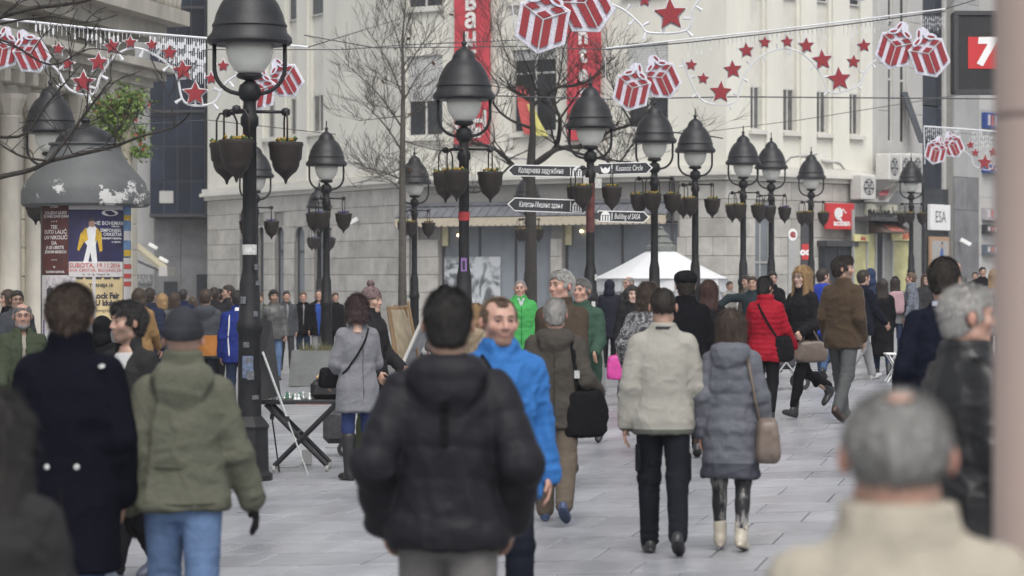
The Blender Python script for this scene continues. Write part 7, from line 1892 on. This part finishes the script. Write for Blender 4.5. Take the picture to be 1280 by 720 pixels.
hb = soft_bag('handbag', 'taupe leather shoulder bag hanging beside the grey quilted coat', wp(cw, (-.27, .06, cw['zs'](.80))), (.16, .26, .30), mat('taupe_leather', (.155, .12, .10), .45, var=.15, bump=.15), 0)
strap(cw, 'strap', [(-.13, cw['zs'](1.41), 1), (-.185, cw['zs'](1.1), 1), (-.21, cw['zs'](.96), 1)], .022, MATS['taupe_leather'], hb, .02)
suit = person('dark-haired man in navy suit jacket with pale shirt collar, behind the leather jacket', 1180, 195, 324, 160, dict(m=C_('navy_suit', (.008, .0095, .019)), hem=.72, t=.016, collar=.015, fold=.7), dict(m=DNAVY), ('short', 'dark'), 'b', arms=((-12, 14, 35, .1), (0, 10, 15, .1)), legp=((12, 4), (-12, 20)))
local_strap(suit, 'shirt_collar', [(-.055, suit['zs'](1.492), 1), (.055, suit['zs'](1.492), 1)], .03, C_('pale_blue_shirt', (.45, .48, .55)), .006)
leath = person('silver-haired man in long black leather jacket, turned toward the pink column', 1207, 300, 359, 112, dict(m=LEATHER, hem=.66, t=.028, collar=.045, kind='coat', name='leather_jacket', fold=1.2), dict(m=BLK), ('short', 'white'), 'c', head_yaw=-14, pose='stand', arms=((4, 10, 14, .1), (0, 10, 12, .1)), girth=1.15)
# --- couple of figures by the stalls
gcoat = person('woman in fitted light grey coat and blue jeans tucked in tall black boots', 447, 128, 371, 205, dict(m=C_('light_grey_wool', (.175, .178, .195), sheen=.1), hem=.66, t=.024, cinch=.98, flare=1.12, collar=.06, name='coat', fold=.8), dict(m=C_('blue_jeans', (.03, .045, .12)), t=.004, kind='legging'), ('bob', 'dyed'), 'a', fem=True, arms=((10, 12, 40, .25), (14, 14, 62, .25)), pose='stand', shoes=('tall', (.014, .014, .015)), head_yaw=-20, head_pitch=14, girth=1.05)
xb = soft_bag('crossbody_bag', 'dark crossbody bag on the front of the light grey coat', wp(gcoat, (.22, -.12, gcoat['zs'](.98))), (.24, .12, .2), BLK, 30)
strap(gcoat, 'strap', [(-.08, gcoat['zs'](1.45), 1), (.06, gcoat['zs'](1.2), 1), (.17, gcoat['zs'](1.02), 1)], .018, BLK, xb, .012)
knit = mat('patterned_knit', (.02, .018, .02), .9, color2=(.25, .16, .16), vscale=34, bump=.5)
person('person in dark coat with pompom knit hat, next to the light grey coat', 464, 116, 353, 60, dict(m=C_('near_black_wool', (.02, .02, .022)), hem=.60, t=.03, collar=.07), dict(m=C_('dark_green_trousers', (.035, .045, .025))), None, 'a', fem=True, hat_=('pompom', knit), pose='stand', arms=((10, 10, 40, .2), (8, 10, 30, .2)), shoes=('boot', (.10, .075, .045)))
person('person with dark cap seen past the picture easel behind the dark puffer', 556, 84, 357, 200, dict(m=C_('grey_anorak', (.11, .10, .095)), hem=.76, t=.03, hood=1.0), dict(m=GREYT), ('short', 'dark'), 'a', hat_=('cap', (.014, .014, .018)), pose='stand')
person('blond woman in beige patterned coat hidden behind the blue shell jacket', 596, 120, 382, 150, dict(m=mat('beige_pattern', (.16, .12, .08), .9, color2=(.30, .24, .16), vscale=22, bump=.3), hem=.6, t=.03, hood=.9), dict(m=BLK), ('bob', 'blond'), 'a', fem=True, pose='stand')
grn = person('bald man in vivid green padded jacket facing the camera', 650, 84, 350, 8, dict(m=C_('vivid_green', (.06, .31, .085), rough=.6), hem=.78, t=.036, kind='puffer', pitch=.11, amp=.009, collar=.05), dict(m=CHAR), ('buzz', 'grey'), 'c', pose='stand', head_yaw=-14)
local_strap(grn, 'shirt_collar', [(-.04, grn['zs'](1.50), -1), (0, grn['zs'](1.40), -1), (.04, grn['zs'](1.50), -1)], .03, C_('pale_shirt', (.45, .47, .5)), .005); local_strap(grn, 'zip', [(0, grn['zs'](1.38), -1), (0, grn['zs'](.85), -1)], .012, C_('green_dark', (.02, .15, .04)), .004)
person('white-haired man in brown jacket walking toward the taupe jacket', 702, 138, 339, -28, dict(m=C_('brown_jacket', (.060, .045, .034)), hem=.74, t=.026, collar=.05, fold=1.1), dict(m=JEANSM), ('short', 'white'), 'c', head_yaw=-18, arms=((20, 10, 30, .1), (-10, 10, 20, .1)), legp=((16, 4), (-14, 20)), girth=1.05)
person('grey-haired man in dark green coat behind the brown jacket', 727, 112, 349, -16, dict(m=C_('bottle_green', (.040, .075, .055)), hem=.62, t=.028, collar=.04, name='coat'), dict(m=JEANSM), ('short', 'grey'), 'c', pose='walk2', head_yaw=-12, arms=((14, 9, 50, .1), (4, 9, 18, .1)))
dk = person('dark-haired woman in black coat facing the camera with shopping bags', 790, 87, 358, 10, dict(m=C_('black_coat', (.017, .016, .018)), hem=.62, t=.026, collar=.05, name='coat'), dict(m=C_('navy_tights', (.015, .018, .03)), kind='legging', t=.006), ('bob', 'black'), 'd', fem=True, pose='walk', arms=((6, 10, 14, .1), (2, 12, 12, .1)), shoes=('boot', (.02, .022, .035)))
c = wp(dk, tuple(dk['joints'][1][2] + np.array([-.02, 0, -.30]))); pk = soft_bag('shopping_bag', 'pink plastic shopping bag carried by the dark-haired woman', c, (.26, .12, .34), mat('pink_plastic', (.52, .05, .27), .4, var=.2, bump=.3, bscale=20), 5); k = MB(); h_ = wp(dk, tuple(dk['joints'][1][2] + dk['joints'][1][3] * .1)); k.tube([c + Vector((-.07, 0, .15)), h_, c + Vector((.07, 0, .15))], .008, 5); k.build('handle', MATS['pink_plastic'], pk)
gb = soft_bag('shopping_bag', 'grey shopping bag carried beside the pink plastic one', c + Vector((.12, .1, .12)), (.22, .14, .30), C_('grey_bag', (.16, .15, .14)), 5); k = MB(); k.tube([c + Vector((.06, .1, .26)), h_ + Vector((.02, .02, 0)), c + Vector((.18, .1, .26))], .008, 5); k.build('handle', MATS['cloth_grey_bag'], gb)
leo = mat('leopard_cloth', (.035, .035, .038), .85, color2=(.22, .22, .23), vscale=26, bump=.3); leo.node_tree.nodes['Color Ramp'].color_ramp.elements[0].position = .46; leo.node_tree.nodes['Color Ramp'].color_ramp.elements[1].position = .54
person('brown-haired woman in grey spotted coat half hidden by the cream jacket', 809, 118, 355, 165, dict(m=leo, hem=.66, t=.035, collar=.05, name='coat'), dict(m=BLK), ('bob', 'brown'), 'a', fem=True, pose='pockets', girth=1.1)
person('man in black overcoat and round black fur hat, back turned', 857, 122, 339, 182, dict(m=C_('black_overcoat', (.007, .007, .009), rough=.9), hem=.45, t=.032, collar=.05, name='overcoat', kind='coat', fold=.6), dict(m=BLK), ('short', 'dark'), 'a', hat_=('fur', C_('black_fur', (.012, .012, .014), rough=.95, var=.5, bump=.9, vscale=30)), pose='step', girth=1.1)
person('auburn long-haired woman in black coat beyond the fur hat', 886, 104, 352, 172, dict(m=BLK, hem=.58, t=.03, collar=.05, name='coat'), dict(m=BLK), ('long', 'auburn'), 'a', fem=True, pose='step')
redw = person('woman in crimson quilted jacket with black strap, back turned', 957, 104, 347, 168, dict(m=C_('crimson', (.27, .010, .022), rough=.55), hem=.76, t=.04, kind='puffer', pitch=.06, amp=.010, collar=.06, name='puffer_jacket'), dict(m=BLK, kind='legging', t=.012), ('up', 'black'), 'a', fem=True, arms=((14, 10, 30, .2), (12, 16, 30, -.05)), legp=((10, 4), (-8, 14)), head_yaw=-30, head_pitch=8, shoes=('boot', (.015, .015, .016)), girth=1.12)
rb_ = soft_bag('shoulder_bag', 'black bag at the side of the crimson quilted jacket', wp(redw, (-.22, .07, redw['zs'](.90))), (.24, .12, .3), BLK, 0)
strap(redw, 'strap', [(.08, redw['zs'](1.44), 1), (-.05, redw['zs'](1.2), 1), (-.16, redw['zs'](1.02), 1)], .026, BLK, rb_, .016)
blo = person('long-haired blond woman with glasses in black coat, striding past and holding a phone', 1003, 100, 334, -50, dict(m=C_('black_wool', (.014, .014, .016)), hem=.70, t=.028, collar=.06, name='coat'), dict(m=BLK, kind='legging', t=.008), ('long', 'blond'), 'd', fem=True, glasses=True, head_yaw=5, arms=((-4, 8, 70, .15), (18, 10, 88, .25)), legp=((20, 6), (-22, 38)), shoes=('boot', (.016, .016, .018)), hands='grip')
c = wp(blo, tuple(blo['joints'][1][2] + blo['joints'][1][3] * .09)); o = MB().bbox(-.035, .035, -.005, .005, -.07, .07, .004).build('phone', M_BLACK, None, loc=c + Vector((0, -.02, .03))); tag(o, 'dark phone in the hand of the blond woman with glasses', 'phone')
hb = soft_bag('handbag', 'taupe structured handbag hanging from the arm of the blond woman', wp(blo, tuple(blo['joints'][0][1] + np.array([.02, -.10, -.32]))), (.40, .16, .27), MATS['taupe_leather'], 5, slump=.3)
k = MB(); c = wp(blo, tuple(blo['joints'][0][1] + np.array([.02, -.10, -.19]))); e_ = wp(blo, tuple((blo['joints'][0][1] + blo['joints'][0][2]) / 2))
for sx in (-1, 1): k.tube([c + Vector((-.1, .03 * sx, -.01)), e_ + Vector((-.02, .03 * sx, .03)), e_ + Vector((.02, .03 * sx, .03)), c + Vector((.1, .03 * sx, -.01))], .009, 6)
k.build('handle', MATS['taupe_leather'], hb)
person('tall dark-haired man in brown suede jacket and grey trousers, striding', 1054, 104, 321, 150, dict(m=C_('brown_suede', (.058, .040, .026), sheen=.1), hem=.80, t=.024, collar=.04, kind='blouson'), dict(m=C_('slate_trousers', (.075, .08, .08)), t=.016), ('full', 'dark'), 'a', head_yaw=-70, arms=((-8, 10, 35, .2), (-14, 10, 45, .2)), legp=((18, 4), (-16, 20)), beard='stubble', shoes=('shoe', (.04, .02, .015)))
# --- far people on the right
FR = 'far passers-by on the right side of the street'
person('person in royal blue anorak beyond the blond woman', 1029, 76, 336, 160, dict(m=C_('royal_blue', (.025, .05, .30)), hem=.72, t=.032, hood=1.), dict(m=JEANSM), ('short', 'dark'), 'a', pose='walk', head_yaw=-40)
person('woman with light brown hair half hidden by the suede jacket', 1033, 66, 350, 20, dict(m=C_('mid_grey', (.12, .12, .12)), hem=.66, t=.03, collar=.05), dict(m=JEANSD), ('bob', 'lightbrown'), 'd', fem=True, pose='walk2')
person('dark-haired person in navy jacket and pale grey trousers beyond the suede jacket', 1079, 78, 338, 120, dict(m=DNAVY, hem=.74, t=.03, hood=.9), dict(m=LGREY, t=.02), ('short', 'dark'), 'a', pose='walk', shoes=('shoe', (.4, .4, .4)))
person('person with slate blue hood walking beyond the pale grey trousers', 1088, 64, 335, 170, dict(m=C_('slate_blue', (.025, .035, .065)), hem=.7, t=.03), dict(m=BLK), ('short', 'dark'), 'a', pose='walk2', hat_=('hood', C_('slate_hood', (.03, .045, .095))))
person('woman with long brown hair in long black coat, back turned, far right', 1103, 76, 349, 178, dict(m=BLK, hem=.36, t=.026, flare=1.2, collar=.04, name='coat'), dict(m=JEANSD), ('long', 'dark'), 'a', fem=True, pose='step', shoes=('boot', (.02, .02, .02)))
bp = person('person in dark beanie with pale pink backpack, back turned', 1119, 66, 345, 176, dict(m=C_('striped_grey', (.2, .2, .21)), hem=.78, t=.03), dict(m=JEANSD), ('long', 'dark'), 'a', fem=True, pose='step', hat_=('beanie', (.012, .012, .014)))
pb = soft_bag('backpack', 'pale pink backpack worn by the person in dark beanie', wp(bp, (0, .22, bp['zs'](1.22))), (.3, .16, .42), C_('pale_pink', (.38, .25, .27)), 0)
for sx in (-1, 1): strap(bp, 'strap', [(sx * .1, bp['zs'](1.38), 1), (sx * .1, bp['zs'](1.44), -1)], .04, MATS['cloth_pale_pink'], pb, .01)
person('man in navy and grey chequered jacket seen from the side', 1139, 66, 341, -100, dict(m=mat('chequered', (.03, .035, .06), .85, color2=(.2, .22, .25), vscale=14), hem=.74, t=.034, collar=.06), dict(m=JEANSD), ('crew', 'lightbrown'), 'c', pose='stand')
person('auburn woman in dark coat facing the camera before the clothing poster', 1157, 62, 343, 8, dict(m=CHAR, hem=.6, t=.03, collar=.06), dict(m=BLK), ('long', 'auburn'), 'd', fem=True, pose='step')
person('man in dark jacket among the crowd below the marble wall', 1172, 56, 338, 10, dict(m=C_('dark_olive', (.035, .04, .03)), hem=.74, t=.03), dict(m=JEANSD), ('short', 'dark'), 'b', pose='step')
person('bald man in grey jacket behind the navy suit', 1196, 58, 328, 20, dict(m=C_('ash', (.09, .09, .09)), hem=.74, t=.03), dict(m=CHAR), None, 'c', pose='step')
person('man in black jacket facing the camera below the stacked signs', 1228, 54, 334, 5, dict(m=BLK, hem=.74, t=.03), dict(m=JEANSD), ('short', 'black'), 'b', pose='stand')
person('man with dark hair in brown coat below the stacked signs', 1219, 50, 340, -20, dict(m=C_('umber', (.05, .035, .025)), hem=.6, t=.03), dict(m=BLK), ('short', 'dark'), 'b', pose='stand')
person('blond woman in grey coat at the edge of the pink column', 1243, 74, 338, 160, dict(m=C_('dove', (.2, .2, .2)), hem=.6, t=.03), dict(m=BLK), ('long', 'blond'), 'd', fem=True, pose='stand')
# --- far people in the centre
person('person in dark hooded coat standing before the white tent', 762, 62, 349, 165, dict(m=C_('ink_blue', (.018, .02, .03)), hem=.6, t=.034, name='coat'), dict(m=BLK), None, 'a', pose='stand', hat_=('hood', C_('ink_hood', (.018, .02, .03))))
person('grey-haired man with glasses in dark coat before the white tent', 786, 66, 346, -50, dict(m=CHAR, hem=.6, t=.03, collar=.05), dict(m=BLK), ('fringe', 'grey'), 'c', glasses=True, pose='stand')
person('dark-haired person in grey scarf coat before the white tent', 816, 72, 353, 170, dict(m=C_('grey_wool', (.1, .1, .1)), hem=.6, t=.03, collar=.08), dict(m=BLK), ('bob', 'brown'), 'a', fem=True, pose='stand')
person('man in dark jacket with one arm stretched toward a lamp post', 941, 72, 346, -15, dict(m=C_('dark_teal', (.02, .03, .035)), hem=.72, t=.03), dict(m=JEANSD), ('short', 'brown'), 'b', pose='stand', arms=((4, 9, 12, .1), (20, 86, 10, .05)))
person('bearded man in black jacket beyond the crimson jacket', 965, 70, 340, 12, dict(m=BLK, hem=.74, t=.03, collar=.05), dict(m=JEANSD), ('short', 'black'), 'b', pose='stand', beard='dark')
person('dark-haired man in brown-grey coat beyond the crimson jacket', 934, 62, 345, -60, dict(m=C_('greige', (.1, .085, .07)), hem=.7, t=.03), dict(m=BLK), ('short', 'dark'), 'b', pose='stand')
person('person in pale jacket far behind, next to the stone doorway', 912, 52, 352, 30, dict(m=C_('pale_jacket', (.28, .27, .25)), hem=.74, t=.03), dict(m=JEANSD), ('short', 'dark'), 'b', pose='walk')
# --- far people on the left
person('old man with grey beard and glasses in moss green jacket', 28, 122, 380, 14, dict(m=C_('moss_green', (.050, .062, .040)), hem=.74, t=.03, open=.03, shirt=C_('beige_shirt', (.3, .28, .24)), fold=1.2), dict(m=GREYT), ('fringe', 'grey'), 'c', glasses=True, beard='grey', pose='walk', girth=1.08)
person('man with glasses in dark grey jacket behind the old bearded man', 21, 84, 364, 20, dict(m=C_('storm', (.055, .06, .068)), hem=.74, t=.03), dict(m=BLK), ('short', 'dark'), 'b', glasses=True, pose='step')
person('dark-haired woman in black jacket looking sideways near the limestone wall', 10, 76, 361, -60, dict(m=BLK, hem=.7, t=.03), dict(m=JEANSD), ('bob', 'brown'), 'a', fem=True, pose='step')
person('person in black hood behind the printed T-shirt man', 128, 118, 394, 165, dict(m=BLK, hem=.6, t=.035), dict(m=BLK), None, 'a', pose='step', hat_=('hood', BLK))
tan = person('brown-haired person in tan jacket with dark rucksack strap, back turned', 174, 78, 362, 172, dict(m=C_('tan_jacket', (.27, .165, .075)), hem=.74, t=.034, hood=1.), dict(m=JEANSD), ('bob', 'brown'), 'a', fem=True, pose='walk')
local_strap(tan, 'strap', [(-.15, tan['zs'](1.28), 1), (.15, tan['zs'](1.28), 1)], .04, DNAVY, .012)
LEFT = [('dark-haired person in navy padded jacket beside the tan jacket', 187, 74, 361, 170, (.02, .025, .045), 'short', 'dark', 0, 'puffer'), ('blond woman in brown coat, back turned, near the beige awning', 203, 66, 368, 175, (.06, .04, .03), 'bob', 'blond', 1, 'coat'), ('chestnut-haired woman in grey coat, back turned, near the beige awning', 218, 68, 367, 185, (.09, .09, .09), 'bob', 'brown', 1, 'coat'),
        ('man in navy jacket walking away along the grey stone wall', 229, 60, 362, 165, (.015, .02, .05), 'short', 'black', 0, 'jacket'), ('woman in black scarf far back by the grey stone wall', 241, 56, 372, 190, (.02, .02, .02), 'bob', 'brown', 1, 'coat'), ('dark-haired man in black jacket beside the colour-block jacket', 268, 66, 360, 185, (.02, .02, .022), 'short', 'dark', 0, 'jacket'),
        ('man looking sideways in black anorak near the big lamp post', 286, 64, 357, -70, (.025, .025, .028), 'short', 'dark', 0, 'jacket')]
for lab, x, s_, yt, yw, c, hs_, hc_, fm_, kd in LEFT:
    person(lab, x, s_, yt, yw, dict(m=C_('left_%d' % x, c), hem=.6 if kd == 'coat' else .76, t=.032, kind=kd, collar=.05), dict(m=JEANSD if x % 2 else BLK), (hs_, hc_), 'b', fem=bool(fm_), pose=random.choice(['walk', 'step', 'walk2']))
person('man in flat dark cap half hidden near the colour-block jacket', 275, 62, 362, 150, dict(m=CHAR, hem=.74, t=.03), dict(m=BLK), ('short', 'dark'), 'b', pose='stand', hat_=('cap', (.02, .02, .022)))
person('man in grey and orange colour-block hooded jacket, back turned', 257, 80, 362, 178, dict(m=zmat('colourblock', [(0, (.03, .032, .04)), (.86, (.36, .145, .035)), (1.18, (.05, .055, .065))], .7), hem=.76, t=.038, hood=1.1, name='hooded_jacket'), dict(m=DNAVY), ('short', 'brown'), 'b', pose='step')
tr = person('dark-haired person in blue track jacket with white stripes, back turned', 297, 84, 364, 195, dict(m=C_('track_blue', (.018, .03, .16), rough=.6), hem=.76, t=.03, collar=.06, name='track_jacket'), dict(m=JEANSD), ('short', 'black'), 'b', pose='stand')
for sx in (-1, 1): local_strap(tr, 'white_stripe', [(sx * .13, tr['zs'](1.42), 1), (sx * .15, tr['zs'](1.1), 1), (sx * .14, tr['zs'](.85), 1)], .02, M_WHITE, .006)
local_strap(tr, 'white_collar', [(-.05, tr['zs'](1.5), 1), (.05, tr['zs'](1.5), 1)], .05, M_WHITE, .006)
person('man in grey leather jacket and light jeans holding a phone to his ear', 342, 62, 363, 10, dict(m=mat('grey_leather', (.065, .068, .065), .45, var=.2, bump=.2), hem=.80, t=.024, kind='blouson', collar=.04), dict(m=JEANS), ('full', 'black'), 'b', pose='stand', head_yaw=12, arms=((4, 10, 14, .1), (55, 25, 128, .55)), hands='grip', beard='stubble')
person('young man in dark grey tracksuit between the phone caller and the dark blue jeans', 358, 56, 364, 14, dict(m=C_('tracksuit', (.06, .063, .07)), hem=.76, t=.028, open=.02, shirt=C_('grey_tee', (.2, .2, .22)), collar=.05), dict(m=CHAR), ('crew', 'dark'), 'b', pose='step')
person('fair young man in black jacket and dark blue jeans facing the camera', 379, 54, 365, 6, dict(m=BLK, hem=.76, t=.03, hood=.9, shirt=LGREY, open=.02), dict(m=JEANSD), ('crew', 'lightbrown'), 'c', pose='stand')
bh = person('young man in blue hoodie under open black jacket with pale trousers', 399, 55, 362, -4, dict(m=BLK, hem=.74, t=.034, open=.085, shirt=C_('hoodie_blue', (.03, .07, .28))), dict(m=LGREY, t=.02), ('buzz', 'brown'), 'c', pose='stand')
person('man in black jacket partly hidden behind the lamp post with violet pansies', 419, 52, 366, 20, dict(m=BLK, hem=.76, t=.03), dict(m=BLK), ('short', 'brown'), 'b', pose='stand')
person('distant man in dark coat below the arched windows', 325, 50, 366, -30, dict(m=C_('ochre_trim', (.10, .085, .03)), hem=.74, t=.03), dict(m=BLK), ('short', 'brown'), 'b', pose='stand')

# seams that the photograph shows on the nearer coats
local_strap(olderm, 'back_seam', [(0, olderm['zs'](1.30), 1), (0, olderm['zs'](.80), 1)], .007, C_('taupe_dark', (.03, .027, .024)), .003)
local_strap(gcoat, 'back_seam', [(0, gcoat['zs'](1.38), 1), (0, gcoat['zs'](.72), 1)], .007, C_('grey_seam', (.09, .09, .1)), .003)
# ---------------------------------------------------------------- damp winter air
hz = bpy.data.materials.new('haze_air'); hz.use_nodes = True
n = hz.node_tree.nodes; n.remove(n['Principled BSDF']); v = n.new('ShaderNodeVolumePrincipled')
v.inputs['Color'].default_value = (.93, .94, .96, 1); v.inputs['Density'].default_value = .0004; v.inputs['Anisotropy'].default_value = .1
hz.node_tree.links.new(v.outputs[0], n['Material Output'].inputs['Volume'])
hb_ = MB().box(-650, 650, -90, 1150, -4, 46).build('haze', hz); hb_['kind'] = 'stuff'
